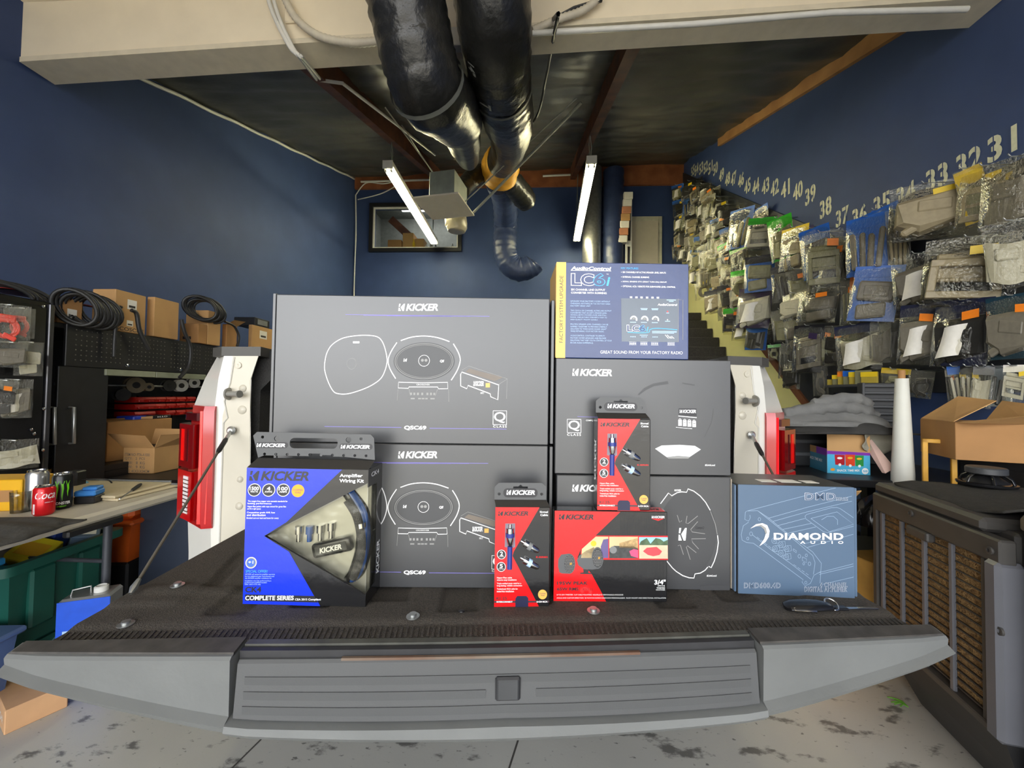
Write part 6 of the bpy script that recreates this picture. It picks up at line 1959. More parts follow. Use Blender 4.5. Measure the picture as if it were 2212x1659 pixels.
for a0, a1 in ((228, 336), (337, 445)):
    ya, yb_ = at(0, XC + .01, a0, 810).y, at(0, XC + .01, a1, 815).y
    b = B(); bx(b, XC - .02, XC + .012, ya, yb_, zb_ - .045, zb_ - .004, .003); fin('metal_edge_strip', b, mat('pale_green_metal', srgb(134, 138, 118), .45), hu, loc=o_)
for px, py in ((273, 790), (388, 799), (153, 684)):
    p = at(0, XC + .002, px, py)
    b = B(); lathe(b, [(.012, 0), (.012, .008), (0, .012)], 12, Matrix.Translation(p) @ Matrix.Rotation(pi / 2, 4, 'Y')); fin('knob', b, chrome, pg, smooth=40)

# spools hanging in the niche
XN = XC - .35
for k, (px, py, rp, m_, lab) in enumerate(((290, 832, 17, 'tan', 'tan wire spool, largest in the hutch niche'), (318, 836, 9, 'tan', 'small tan wire spool beside the largest one'), (363, 833, 12, 'blk', 'dark wire spool in the middle of the niche'), (388, 833, 13, 'wht', 'white wire spool with a black hub in the niche'), (416, 827, 11, 'wht', 'white wire spool next to the tail lamp'), (262, 853, 13, 'blk', 'dark wire spool low at the left of the niche'))):
    p = at(0, XN, px, py)
    dep = -(CAMR.transposed() @ (p - EYE)).z
    r = rp * dep / FPX
    t_ = thing('wire_spool', lab, 'spool', M=Matrix.Translation(p) @ Matrix.Rotation(radians(70), 4, 'Z') @ Matrix.Rotation(-pi / 2, 4, 'X'), group='wire spools in the niche')
    sm = {'tan': mat('tan_wire', srgb(128, 116, 92), .6), 'blk': mat('black_wire', srgb(36, 36, 36), .5), 'wht': mat('white_wire', srgb(186, 186, 186), .5)}[m_]
    b = B(); lathe(b, [(r * .35, -.03), (r, -.03), (r, -.024), (r * .8, -.02), (r * .8, .02), (r, .024), (r, .03), (r * .35, .03)], 24); fin('wire_winding', b, sm, t_, smooth=40)
    b = B(); lathe(b, [(0, -.034), (r * .4, -.032), (r * .4, .032), (0, .034)], 18); hb = fin('hub', b, black_m, t_, smooth=40)
    for q in range(3):
        b = B(); box(b, (0, 0, .031), (r * 1.8, r * .14, .004), Matrix.Rotation(q * pi / 3, 3, 'Z')); fin('spoke', b, black_m, hb)
yy0, yy1 = at(0, XN, 240, 830).y, at(0, XN, 430, 830).y
zr_ = at(0, XN, 330, 834).z
b = B(); tube(b, [(XN, Y1p + .0, zr_), (XN, YN - .03, zr_)], .008, 8); tag(fin('spool_rod', b, steel, smooth=50), 'thin steel rod carrying the wire spools in the niche', 'rod')
# red and blue parts bins
redp = mat('red_bin_plastic', srgb(196, 34, 26), .35, var=.05)
blup = mat('blue_bin_plastic', srgb(34, 66, 190), .35, var=.05)
XS = XC - .45
rack_ = thing('bin_rack', 'black rack holding rows of red parts bins in the niche', 'rack', (XS - .1, at(0, XS, 345, 880).y, ZB))
zs_ = [at(0, XS, 345, y).z for y in (868, 882, 897)]
for z in zs_:
    b = B(); bx(b, -.1, .1, at(0, XS, 275, 880).y - rack_.location.y, at(0, XS, 415, 880).y - rack_.location.y, z - ZB - .008, z - ZB, .002); fin('rack_rail', b, black_m, rack_)
for yq in (275, 345, 415):
    y = at(0, XS, yq, 880).y - rack_.location.y
    b = B(); bx(b, -.1, -.08, y - .012, y + .012, 0.001, zs_[0] - ZB + .05); fin('rack_post', b, black_m, rack_)
ORDN = ['first', 'second', 'third', 'fourth', 'fifth', 'sixth']
for j, (row, z) in enumerate(zip(('top', 'middle', 'bottom'), zs_)):
    for i in range(6):
        px = 285 + i * 22.5
        if j == 2 and i in (2,):
            continue
        y = at(0, XS + .04, px, 880).y
        t_ = thing('parts_bin', '%s red parts bin in the %s row of the rack' % (ORDN[i], row), 'bin', (XS + .02, y, z + .001), 0, 'red parts bins in the niche')
        b = B(); wy = .042
        loft(b, [[(-.08, -wy, z_), (.08 + dx, -wy, z_), (.08 + dx, wy, z_), (-.08, wy, z_)] for z_, dx in ((0, 0), (.025, .014), (.042, .006))]); fin('bin_body', b, redp, t_)
        b = B(); bx(b, .082, .1, -wy * .5, wy * .5, .006, .02, .003); fin('bin_lip', b, redp, t_)
for k, (px, w_, lab) in enumerate(((290, .07, 'deep blue bin behind the black lamp-kit box'), (322, .05, 'small blue bin right of the deep blue one'))):
    p = at(0, XC - .26, px, 908)
    t_ = thing('parts_bin', lab, 'bin', (p.x, p.y, 1.02))
    b = B(); bx(b, -.07, .07, -w_, w_, 0, .075, .006); fin('bin_body', b, blup, t_)
    b = B(); bx(b, .07, .078, -w_ * .6, w_ * .6, .02, .05, .003); fin('bin_lip', b, blup, t_)

# --- cartons filling the niche and bench
CART_N = [0]


def aabox(lab, pxc, pxf, pxs, pyt, XF, z0, m, name='carton', dx=None):
    """carton with its near vertical edge at pxc, front (facing the room) running to pxf and its side running to pxs"""
    y0 = at(0, XF, pxc, pyt).y
    y1 = at(0, XF, pxf, pyt).y
    x1 = at(1, y0, pxs, pyt).x if dx is None else XF - dx
    zt = at(0, XF, pxc, pyt).z
    r = thing(name, lab, 'box', (XF, y0, z0))
    b = B(); bx(b, x1 - XF, 0, 0, y1 - y0, 0, zt - z0, .004); fin('carton', b, m, r)
    return r, (x1 - XF, y1 - y0, zt - z0)


def side_text(r, s, y0, y1, z0, z1, m=ink, x=.0006):
    """print on the face that looks at the room (+x)"""
    vs, fs, _ = text_mesh(s, .015)
    me = bpy.data.meshes.new('lettering')
    me.from_pydata([(x, y0 + (y1 - y0) * a, z0 + (z1 - z0) * q) for a, q in vs], [], fs)
    meshobj('lettering', me, m, r)


def side_label(r, y0, y1, z0, z1, m=paper, x=.0008):
    b = B(); bx(b, 0, x, y0, y1, z0, z1); o = fin('paper_label', b, m, r)
    b = B(); bx(b, x, x + .0004, y0 + (y1 - y0) * .15, y1 - (y1 - y0) * .15, z0 + (z1 - z0) * .18, z0 + (z1 - z0) * .42); fin('barcode', b, ink, o)


ZT_ = ZCAB + .001
r, s_ = aabox('large kraft carton with a white label on top of the hutch', 250, 317, 200, 624, XC + .0, ZT_, kraft)
side_label(r, s_[1] * .38, s_[1] * .68, s_[2] * .58, s_[2] * .82)
side_label(r, s_[1] * .38, s_[1] * .58, s_[2] * .16, s_[2] * .30)
side_text(r, 'SCOSCHE', s_[1] * .06, s_[1] * .95, s_[2] * .03, s_[2] * .12)
r, s_ = aabox('plain kraft carton right of the large labelled one on the hutch', 334, 388, 318, 641, XC + .01, ZT_, kraft)
r, s_ = aabox('low kraft carton with a cut-away front on the hutch', 450, 478, 402, 670, XC + .02, ZT_, kraft)
b = B(); bx(b, -.16, .0, -.09, -.004, 0, s_[2] * .55, .003); fin('cut_front', b, kraft2, r)
b = B(); bx(b, -.13, -.06, -.0915, -.09, s_[2] * .10, s_[2] * .18); fin('hand_hole', b, ink, r)
r, s_ = aabox('narrow kraft carton with open flaps near the coiled cable', 490, 513, 480, 700, XC + .0, ZT_, kraft2)
b = B(); prism(b, [(0, 0, s_[2]), (0, s_[1], s_[2]), (.05, s_[1] * 1.3, s_[2] + .05), (.05, s_[1] * .2, s_[2] + .04)], (-.003, 0, 0)); fin('flap', b, kraft, r)
r, s_ = aabox('kraft carton with a white label next to the top speaker carton', 545, 590, 537, 701, XC - .02, ZT_, kraft)
side_label(r, s_[1] * .35, s_[1] * .7, s_[2] * .55, s_[2] * .85)
zt = ZT_ + s_[2]
rr = thing('black_module', 'black electronic module lying on the labelled kraft carton', 'module', (XC - .16, r.location.y + .12, zt + .001))
b = B(); bx(b, -.1, .12, -.06, .16, 0, .085, .006); fin('housing', b, black_m, rr)
b = B(); bx(b, .12, .124, -.02, .12, .02, .07); fin('label_plate', b, midgrey, rr)
r, s_ = aabox('tan carton with a white sticker behind the tall locker', 128, 180, 112, 640, XC - .04, ZT_ , kraft2)
side_label(r, s_[1] * .35, s_[1] * .75, s_[2] * .2, s_[2] * .6)
# niche cartons
ZN = ZB + .001
r, s_ = aabox('long kraft carton at the back of the niche under the lamp-kit box', 232, 372, 225, 912, XC - .12, ZN, kraft2, dx=.3)
zk = ZN + s_[2]
r, s_ = aabox('flat black and kraft lamp-kit box on the long carton', 330, 370, 296, 898, XC - .14, zk + .001, black_m)
side_text(r, 'H.I.D', s_[1] * .25, s_[1] * .78, s_[2] * .3, s_[2] * .75, white_print)
b = B(); prism(b, [(0, 0, 0), (-.2, -.16, .0), (-.2, -.16, .004), (0, 0, s_[2] * .9)], (-.004, 0, 0)); fin('kraft_sleeve', b, kraft, r)
r, s_ = aabox('open kraft carton with printed item numbers on the bench', 333, 388, 266, 968, XC + .16, .721, kraft)
big = r
b = B(); bx(b, s_[0] + .004, -.004, .004, s_[1] - .004, s_[2] - .001, s_[2] + .0005); fin('painted_inside_shade', b, ink, r)  # dark sheet on the solid top paints in the shade of the carton's inside
for poly in ([(s_[0], 0, s_[2]), (0, 0, s_[2]), (-.01, -.06, s_[2] + .09), (s_[0] - .05, -.06, s_[2] + .10)], [(0, 0, s_[2]), (0, s_[1], s_[2]), (.07, s_[1], s_[2] + .08), (.04, .0, s_[2] + .09)], [(s_[0], s_[1], s_[2]), (0, s_[1], s_[2]), (0, s_[1] + .03, s_[2] + .11), (s_[0], s_[1] + .03, s_[2] + .11)]):
    b = B(); prism(b, poly, (.002, .002, .0)); fin('flap', b, kraft, r)
for k, t in enumerate(('ITEM NO: FTA-A1000', 'QTY:   2  PCS', 'N.W:   8  KG', 'G.W:   9  KG', 'SIZE: 41X31X34CM')):
    vs, fs, _ = text_mesh(t, .01)
    me = bpy.data.meshes.new('lettering')
    wd_ = abs(s_[0]) * (.8 if k in (0, 4) else .65)
    z1 = s_[2] * (.80 - k * .16)
    me.from_pydata([(s_[0] * .93 + wd_ * a, -.0006, z1 - .022 + .02 * q) for a, q in vs], [], fs)
    meshobj('lettering', me, brn_print, r)
# bench the open carton stands on
b = B(); bx(b, XC + .0, XC + .5, at(0, XC, 232, 1000).y, at(0, XC, 420, 1000).y + .4, .68, .72, .003)
tb = tag(fin('side_bench', b, black_m), 'low black side bench under the printed open carton', 'bench')
for yy in (at(0, XC, 232, 1000).y + .05, at(0, XC, 420, 1000).y + .3):
    b = B(); bx(b, XC + .05, XC + .10, yy, yy + .05, 0, .68); fin('leg', b, black_m, tb)
# cable coils and hanging tails on the hutch
cabm = mat('black_cable_jacket', srgb(40, 40, 40), .45, var=.1)


def coil(lab, px, py, rx, rz, n, tails, X=XC + .07, lean=.5):
    c = at(0, X, px, py)
    r = thing('cable_coil', lab, 'cable', c, 0, 'black cable coils on the hutch')
    for k in range(n):
        off = V((-.004 * k, (k - n / 2) * .024, .010 * sin(k * 2.)))
        b = B(); tube(b, [off + V((-.04 + .12 * sin(t) * .6, rx * sin(t) * .55 - .03 * cos(t), rz * (1 - .03 * (k % 4)) * cos(t))) for t in [2 * pi * j / 24 for j in range(25)]], .011, 8, False); fin('cable_loop', b, cabm, r, smooth=60)
    for tl in tails:
        P_ = [at(0, XC + .045, *q) - c for q in tl]
        b = B(); tube(b, curve_pts(P_, 6), .010, 8); fin('cable_tail', b, cabm, r, smooth=60)
    return r


coil('large black cable coil beside the labelled carton on the hutch', 214, 672, .10, .10, 8, [[(250, 690), (256, 672), (262, 662)], [(250, 700), (247, 740), (246, 770)]])
coil('black cable coil standing near the top speaker carton', 458, 670, .14, .09, 6, [[(486, 695), (506, 705), (516, 728), (512, 748)]])
coil('wide black hose coil lying on top of the tall locker', 40, 640, .22, .06, 7, [], XC - .1)
for lab, tl in (('thick black cable hanging out of the labelled carton', [(284, 670), (295, 678), (302, 715), (322, 755)]), ('long black cable curving down the pegboard to the light strip', [(392, 690), (398, 716), (411, 750), (408, 790), (388, 816)])):
    b = B(); tube(b, curve_pts([at(0, XC + .06, *q) for q in tl], 8), .013, 8); tag(fin('hanging_cable', b, cabm, smooth=60), lab, 'cable')
# red plastic sheet on the locker
b = B(); a_, c_ = at(0, XC - .2, -40, 600), at(0, XC - .2, 182, 650)
grid(b, 16, 6, lambda u_, v_: (XC - .45 + .35 * v_, a_.y + (c_.y - a_.y) * u_, a_.z + (c_.z - a_.z) * u_ + .01 * sin(u_ * 9) - .05 * v_))
o = fin('red_sheet', b, mat('red_plastic_sheet', srgb(120, 36, 34), .4)); o.modifiers.new('thickness', 'SOLIDIFY').thickness = .004; tag(o, 'thin red plastic sheet lying over the hose coil on the locker', 'sheet')

# --- white folding table
ZTB = .76
ta, tb_ = at(2, ZTB, 0, 1172), at(2, ZTB, 385, 1055)
tx = (ta.x + tb_.x) / 2
tab = thing('folding_table', 'white folding table with metal legs at the left, cluttered with cans', 'table', (tx - .35, 1.65, 0))
o_ = -V(tab.location)
whtab = mat('worn_white_tabletop', srgb(196, 188, 170), .5, var=.08, vs=6)
b = B(); bx(b, tx - .77, tx, .75, tb_.y + .02, ZTB - .045, ZTB, .012); fin('table_top', b, whtab, tab, loc=o_)
lg_ = mat('grey_table_leg', srgb(70, 72, 78), .4, metal=.3)
for y in (1.0, 1.72):
    for x in (tx - .08, tx - .66):
        b = B(); tube(b, [(x, y, ZTB - .046), (x, y, 0)], .016, 12); fin('leg', b, lg_, tab, loc=o_, smooth=50)
    b = B(); tube(b, [(tx - .08, y, .50), (tx - .66, y, .50)], .010, 8); fin('crossbar', b, lg_, tab, loc=o_, smooth=50)
b = B(); bx(b, tx - .03, tx - .0, 1.50, 1.72, ZTB - .075, ZTB - .045, .006); fin('fold_hinge', b, black_m, tab, loc=o_)


def can(lab, px, py, r, h_, m, fn=None):
    p = at(2, ZTB, px, py)
    t_ = thing('drink_can', lab, 'can', (p.x, p.y, ZTB + .001), 0, 'drink cans on the folding table')
    b = B(); lathe(b, [(r * .78, 0), (r * .98, .008), (r, .014), (r, h_ * .90), (r * .84, h_ * .965)], 32); fin('can_body', b, m, t_, smooth=50)
    b = B(); lathe(b, [(r * .84, h_ * .965), (r * .86, h_), (r * .80, h_), (r * .76, h_ * .975), (0, h_ * .975)], 32); fin('can_top', b, chrome, t_, smooth=40)
    b = B(); box(b, (r * .2, 0, h_ * .985), (r * .5, r * .4, .002), None, .0008); fin('pull_tab', b, chrome, t_)
    if fn:
        fn(t_, r * 1.004, h_, atan2(-p.y, -p.x))
    return t_


cokered = mat('red_can_paint', srgb(206, 24, 30), .25, metal=.3, var=.03)


def coke(t_, r, h_, a):
    wrapt(t_, 'Coca', r, h_ * .58, h_ * .84, r * 1.9, a + .1, white_print, .01, .35)
    wrapp(t_, [(-r * .95, h_ * .50), (-r * .2, h_ * .545), (r * .5, h_ * .54), (r * 1.0, h_ * .57), (r * .3, h_ * .515), (-r * .3, h_ * .52)], r, a + .1, white_print, 'printed_wave')
    wrapt(t_, 'ORIGINAL TASTE', r, h_ * .44, h_ * .47, r * .8, a + .45, white_print, .0)
    wrapp(t_, [(-r * .12, h_ * .08), (r * .12, h_ * .08), (r * .12, h_ * .42), (-r * .12, h_ * .42)], r, a - .95, white_print, 'nutrition_panel')


grn = mat('acid_green_print', srgb(120, 220, 30), .3, emit=0)


def claw(t_, r, h_, a):
    for k, (x, l0, l1) in enumerate(((-.5, .30, .80), (0, .24, .80), (.5, .34, .80))):
        q = lambda u_: (x + u_) * r
        wrapp(t_, [(q(-.20), h_ * l1), (q(.20), h_ * (l1 - .01)), (q(.10), h_ * (l1 - .10)), (q(.14), h_ * (l1 - .22)), (q(.05), h_ * (l0 + .12)), (q(.02), h_ * l0), (q(-.08), h_ * (l0 + .16)), (q(-.05), h_ * (l1 - .24)), (q(-.12), h_ * (l1 - .10))], r, a, grn, 'claw_mark')
    wrapt(t_, 'MONSTER', r, h_ * .14, h_ * .22, r * 1.7, a, white_print, .04)
    wrapt(t_, 'ENERGY', r, h_ * .07, h_ * .11, r * .9, a, grn, .03)


def silv(t_, r, h_, a):
    wrapp(t_, [(-r * .8, h_ * .10), (r * .6, h_ * .10), (r * .6, h_ * .20), (-r * .8, h_ * .20)], r, a, mat('maroon_print', srgb(120, 40, 50), .4), 'printed_band')
    wrapp(t_, [(-r * .2, h_ * .11), (r * .3, h_ * .11), (r * .3, h_ * .19), (-r * .2, h_ * .19)], r * 1.003, a, yel_print, 'printed_patch')


can('short red soda can with white script at the table edge', 94, 1112, .033, .122, cokered, coke)
can('tall black energy drink can with green claw marks', 133, 1098, .033, .157, mat('black_can_paint', srgb(22, 24, 22), .3, metal=.3), claw)
can('tall silver drink can behind the red soda can', 78, 1100, .036, .172, mat('silver_can', srgb(178, 178, 176), .25, metal=.8), silv)
# yellow box, cup, tools and boards on the table
p = at(2, ZTB, 20, 1102)
yb = thing('yellow_box', 'yellow box with a clear window behind the silver can', 'box', (p.x, p.y, ZTB + .001), radians(12))
b = B(); bx(b, -.16, .06, -.02, .12, 0, .135, .003); fin('carton', b, mat('yellow_box_print', srgb(226, 172, 30), .4, var=.04), yb)
b = B(); bx(b, -.02, .03, -.0215, -.02, .04, .09); fin('printed_window', b, kraft2, yb)
p = at(2, ZTB, 45, 1106)
b = B(); lathe(b, [(.030, 0), (.034, .09), (.033, .09), (.029, .003), (0, .003)], 24, Matrix.Translation((p.x, p.y, ZTB + .001))); tag(fin('plastic_cup', b, film_mat('cup_plastic', (.96, .96, .94), .88, .1), smooth=50), 'clear plastic cup between the yellow box and the cans', 'cup')
p = at(2, ZTB, 172, 1090)
bt = thing('tool_battery', 'blue and black power tool battery right of the energy drink', 'battery', (p.x, p.y + .03, ZTB + .001), radians(20))
b = B(); bx(b, -.035, .045, -.03, .04, 0, .035, .005); fin('battery_base', b, black_m, bt)
b = B(); bx(b, -.035, .045, -.03, .04, .035, .06, .005); fin('battery_top', b, mat('tool_blue', srgb(62, 132, 206), .4), bt)
b = B(); bx(b, -.01, .045, -.02, .03, .06, .075, .004); fin('latch', b, mat('tool_blue', srgb(62, 132, 206), .4), bt)
p = at(2, ZTB, 162, 1058)
ch = thing('charger_block', 'black charger block with a looped cord behind the energy drink', 'charger', (p.x, p.y, ZTB + .001), radians(10))
b = B(); bx(b, -.03, .03, -.03, .03, 0, .10, .006); fin('housing', b, black_m, ch)
b = B(); tube(b, curve_pts([(.03, 0, .05), (.08, .0, .055), (.14, .01, .05), (.15, .03, .02), (.10, .05, .008), (.05, .05, .008)], 6), .0035, 6); fin('cord', b, rubber, ch, smooth=60)
brd = mat('cream_panel', srgb(204, 190, 158), .5, var=.05)
b0, b1 = at(2, ZTB, 215, 1072), at(2, ZTB, 340, 1055)
for k, (z, dx, lab) in enumerate(((0, 0, 'large cream panel lying flat on the folding table'), (.014, .06, 'narrower cream tray panel stacked on the large one'))):
    t_ = thing('cream_panel', lab, 'panel', (tx - .30, 1.92 - .02 * k, ZTB + .001 + z), radians(-4 + 5 * k))
    b = B(); bx(b, -.42 + dx, .22 - dx * .4, -.14, .16, 0, .012, .003); fin('sheet', b, brd, t_)
    b = B(); bx(b, -.42 + dx, .22 - dx * .4, .15, .16, .012, .02, .002); fin('raised_rim', b, midgrey, t_)
a_, c_ = at(2, ZTB + .05, 262, 1062), at(2, ZTB + .01, 222, 1082)
sd = thing('screwdriver', 'dark screwdriver resting across the cream panels near the table edge', 'screwdriver', (0, 0, 0))
pa_, pb_ = at(2, ZTB + .035, 304, 1046), at(2, ZTB + .035, 258, 1078)
b = B(); tube(b, [pa_, pa_.lerp(pb_, .12), pa_.lerp(pb_, .4), pa_.lerp(pb_, .45)], [.006, .009, .008, .004], 10); fin('handle', b, rubber, sd, smooth=50)
b = B(); tube(b, [pa_.lerp(pb_, .44), pb_], .003, 8); fin('shaft', b, steel, sd, smooth=50)
pa_, pb_ = at(2, ZTB + .012, 95, 1024), at(2, ZTB + .03, 138, 1003)
mal = thing('rubber_mallet', 'hand mallet with a wooden handle lying in front of the locker', 'mallet', (0, 0, 0))
b = B(); tube(b, [pa_, pb_], .011, 10); fin('handle', b, kraft, mal, smooth=50)
pc = at(2, ZTB + .06, 108, 988); pd = at(2, ZTB + .02, 118, 1008)
b = B(); tube(b, [pc, pc.lerp(pd, .2), pd], [.014, .02, .022], 12); fin('head', b, midgrey, mal, smooth=50)
p = at(2, ZTB, 332, 1021)
b = B(); lathe(b, [(.035, 0), (.032, .012), (.02, .024), (0, .028)], 20, Matrix.Translation((-2.42, 1.98, ZTB + .015))); tag(fin('blue_dome', b, mat('cyan_plastic', srgb(70, 160, 206), .4), smooth=50), 'small light blue plastic dome behind the cream panels', 'cap')
cloth('quilted_pad', 'dark quilted pad lying at the near end of the folding table', 'pad', (tx - .16, 1.30, ZTB + .001), .50, .36, .030, mat('dark_quilt', srgb(64, 62, 58), .9, var=.2, vs=30, bump=.4, bs=60), 31., .1)

# --- under the table
tot = thing('storage_tote', 'large green plastic tote filled with clutter under the table', 'tote', (-2.40, 1.74, 0), radians(5))
tot.scale = (.78, 1, 1)
grnp = mat('green_tote_plastic', srgb(26, 84, 72), .4, var=.06)
b = B()
loft(b, [[(-.30 * k, -.22 * k, z), (.26 * k, -.22 * k, z), (.26 * k, .22 * k, z), (-.30 * k, .22 * k, z)] for k, z in ((.86, .16), (.9, .17), (1.0, .52))], cap=False)
b.faces.new([v for v in b.verts][:4])
o = fin('tote_body', b, grnp, tot); o.modifiers.new('thickness', 'SOLIDIFY').thickness = .006
me = flat([rrect(-.34, -.26, .30, .26, .04), rrect(-.30, -.22, .26, .22, .03)], .02)
me.transform(Matrix.Translation((0, 0, .53))); meshobj('tote_rim', me, grnp, tot)
for y in (-.1, .1):
    b = B(); bx(b, .24, .275, y - .05, y + .05, .24, .50, .01); fin('tote_rib', b, grnp, tot)
b = B(); bx(b, -.28, .24, -.2, .2, 0.0, .155, .01); fin('tote_foot', b, grnp, tot)
for k, (lab, c, s, R_, m_, nm) in enumerate((('yellow box tilted inside the green tote', (.02, .02, .49), (.14, .14, .10), (.5, .35, .3), mat('yellow_pack', srgb(226, 206, 40), .4), 'small_box'), ('dark blue box standing in the green tote', (-.06, .14, .52), (.16, .10, .22), (.1, .3, .1), mat('royal_blue_pack', srgb(38, 64, 140), .4), 'small_box'), ('clear grey tray leaning in the green tote', (-.14, -.06, .52), (.22, .2, .14), (.2, -.3, .5), mat('grey_tray_plastic', srgb(128, 132, 136), .35), 'small_tray'), ('slate blue pack at the back of the green tote', (.12, .15, .51), (.10, .08, .12), (.4, .2, .8), mat('slate_pack', srgb(92, 112, 132), .4), 'small_box'))):
    from mathutils import Euler
    Mx = tot.matrix_world.copy() if False else Matrix.Translation(tot.location) @ Matrix.Rotation(radians(5), 4, 'Z')
    t_ = thing(nm, lab, 'box', M=Mx @ Matrix.Translation(c) @ Euler(R_).to_matrix().to_4x4())
    b = B(); box(b, (0, 0, 0), s, None, .004); fin('carton', b, m_, t_)
    b = B(); box(b, (0, 0, s[2] / 2 + .0005), (s[0] * .7, s[1] * .5, .001)); fin('lid_label', b, paper if k != 0 else yel_print, t_)
b = B(); bx(b, -.16, .16, -.025, .025, 0, .03, .006); tag(fin('bin_cover', b, mat('cyan_lid', srgb(46, 134, 190), .4), M=Matrix.Translation((-2.36, 1.50, .552)) @ Matrix.Rotation(radians(8), 4, 'Z')), 'bright blue lid lying on the rim of the green tote', 'lid')
p = pt(200, 1270, 1.72); SCX, SCY = p.x, p.y
cn = thing('solvent_can', 'rectangular blue and silver solvent can beside the tailgate', 'can', (SCX, SCY, 0), radians(24))
b = B(); bx(b, -.085, .085, -.055, .055, 0, .40, .01); fin('can_body', b, mat('silver_tin', srgb(168, 168, 168), .3, metal=.7), cn)
b = B(); bx(b, -.087, .087, -.0565, -.054, .0, .392, .004); fin('blue_label', b, mat('can_blue', srgb(30, 84, 206), .35), cn)
b = B(); bx(b, -.065, .045, -.0575, -.0565, .12, .27); fin('label_panel', b, pale_b, cn)
b = B(); lathe(b, [(.024, .40), (.024, .42), (.018, .424), (.018, .41)], 20, Matrix.Translation((.03, .0, 0))); fin('spout', b, wht, cn, smooth=40)
b = B(); tube(b, [(-.06, -.02, .40), (-.055, -.02, .425), (.0, -.01, .43), (.0, -.01, .40)], .004, 8); fin('wire_handle', b, steel, cn, smooth=60)
orb = thing('orange_bin', 'orange lidded plastic bin on the floor behind the table leg', 'bin', (-2.49, 2.26, 0), radians(6))
orp = mat('orange_bin_plastic', srgb(216, 96, 34), .4, var=.05)
b = B(); loft(b, [[(-.2 * k, -.16 * k, z), (.2 * k, -.16 * k, z), (.2 * k, .16 * k, z), (-.2 * k, .16 * k, z)] for k, z in ((.82, .30), (1, .52))]); fin('bin_body', b, orp, orb)
b = B(); bx(b, -.23, .23, -.19, .19, .52, .55, .012); bx(b, -.2, .2, -.16, .16, .55, .70, .02); fin('bin_lid', b, orp, orb)
b = B(); bx(b, -.17, .17, -.14, .14, 0, .298, .01); fin('dark_crate', b, black_m, orb)
sl_ = thing('slate_cabinet', 'slate-blue cabinet side standing between the table and the truck', 'cabinet', (-2.13, 2.20, 0), radians(3))
b = B(); bx(b, -.15, .26, -.02, .16, 0, .69, .006); fin('cabinet_body', b, mat('slate_laminate', srgb(56, 64, 80), .5, var=.06), sl_)
b = B(); bx(b, -.16, .27, -.03, .17, .69, .705, .004); fin('cabinet_top', b, mat('slate_laminate', srgb(56, 64, 80), .5, var=.06), sl_)
lb = thing('blue_bin', 'dusty blue plastic bin on the floor at the left picture edge', 'bin', (-2.26, 1.33, 0), radians(6))
bbp = mat('dusty_blue_plastic', srgb(86, 108, 150), .45, var=.08)
b = B(); loft(b, [[(-.2 * k, -.15 * k, z), (.2 * k, -.15 * k, z), (.2 * k, .15 * k, z), (-.2 * k, .15 * k, z)] for k, z in ((.85, .0), (1, .30))]); fin('bin_body', b, bbp, lb)
b = B(); bx(b, -.22, .22, -.17, .17, .30, .325, .008); fin('bin_rim', b, bbp, lb)
p = at(2, 0, 8, 1590)
fb = thing('floor_carton', 'kraft carton lying on the floor under the left tailgate corner', 'box', (p.x, p.y, 0), radians(-28))
b = B(); bx(b, -.30, 0, 0, .16, 0, .09, .003); fin('carton', b, mat('pinkish_kraft', srgb(206, 160, 116), .7, var=.05), fb)
vs, fs, _ = text_mesh('TO+A', .02)
me = bpy.data.meshes.new('lettering'); me.from_pydata([(-.10 + .07 * a, -.0006, .03 + .03 * q) for a, q in vs], [], fs); meshobj('lettering', me, paper, fb)
p = pt(80, 1402, 1.80)
ck = thing('parts_crate', 'low dark crate on the floor under the teal rag', 'crate', (p.x, p.y, 0), radians(10))
b = B(); bx(b, -.12, .2, -.06, .08, 0, p.z - .002, .006); fin('crate_body', b, black_m, ck)
b = B(); bx(b, -.13, .21, -.07, .09, p.z - .02, p.z - .001, .004); fin('crate_rim', b, dkgrey, ck)
cloth('teal_rag', 'teal shop rag lying by the corner of the tailgate', 'rag', (p.x, p.y, p.z), .22, .16, .05, mat('teal_rag', srgb(96, 140, 146), .9), 44., .3, 20, 14)

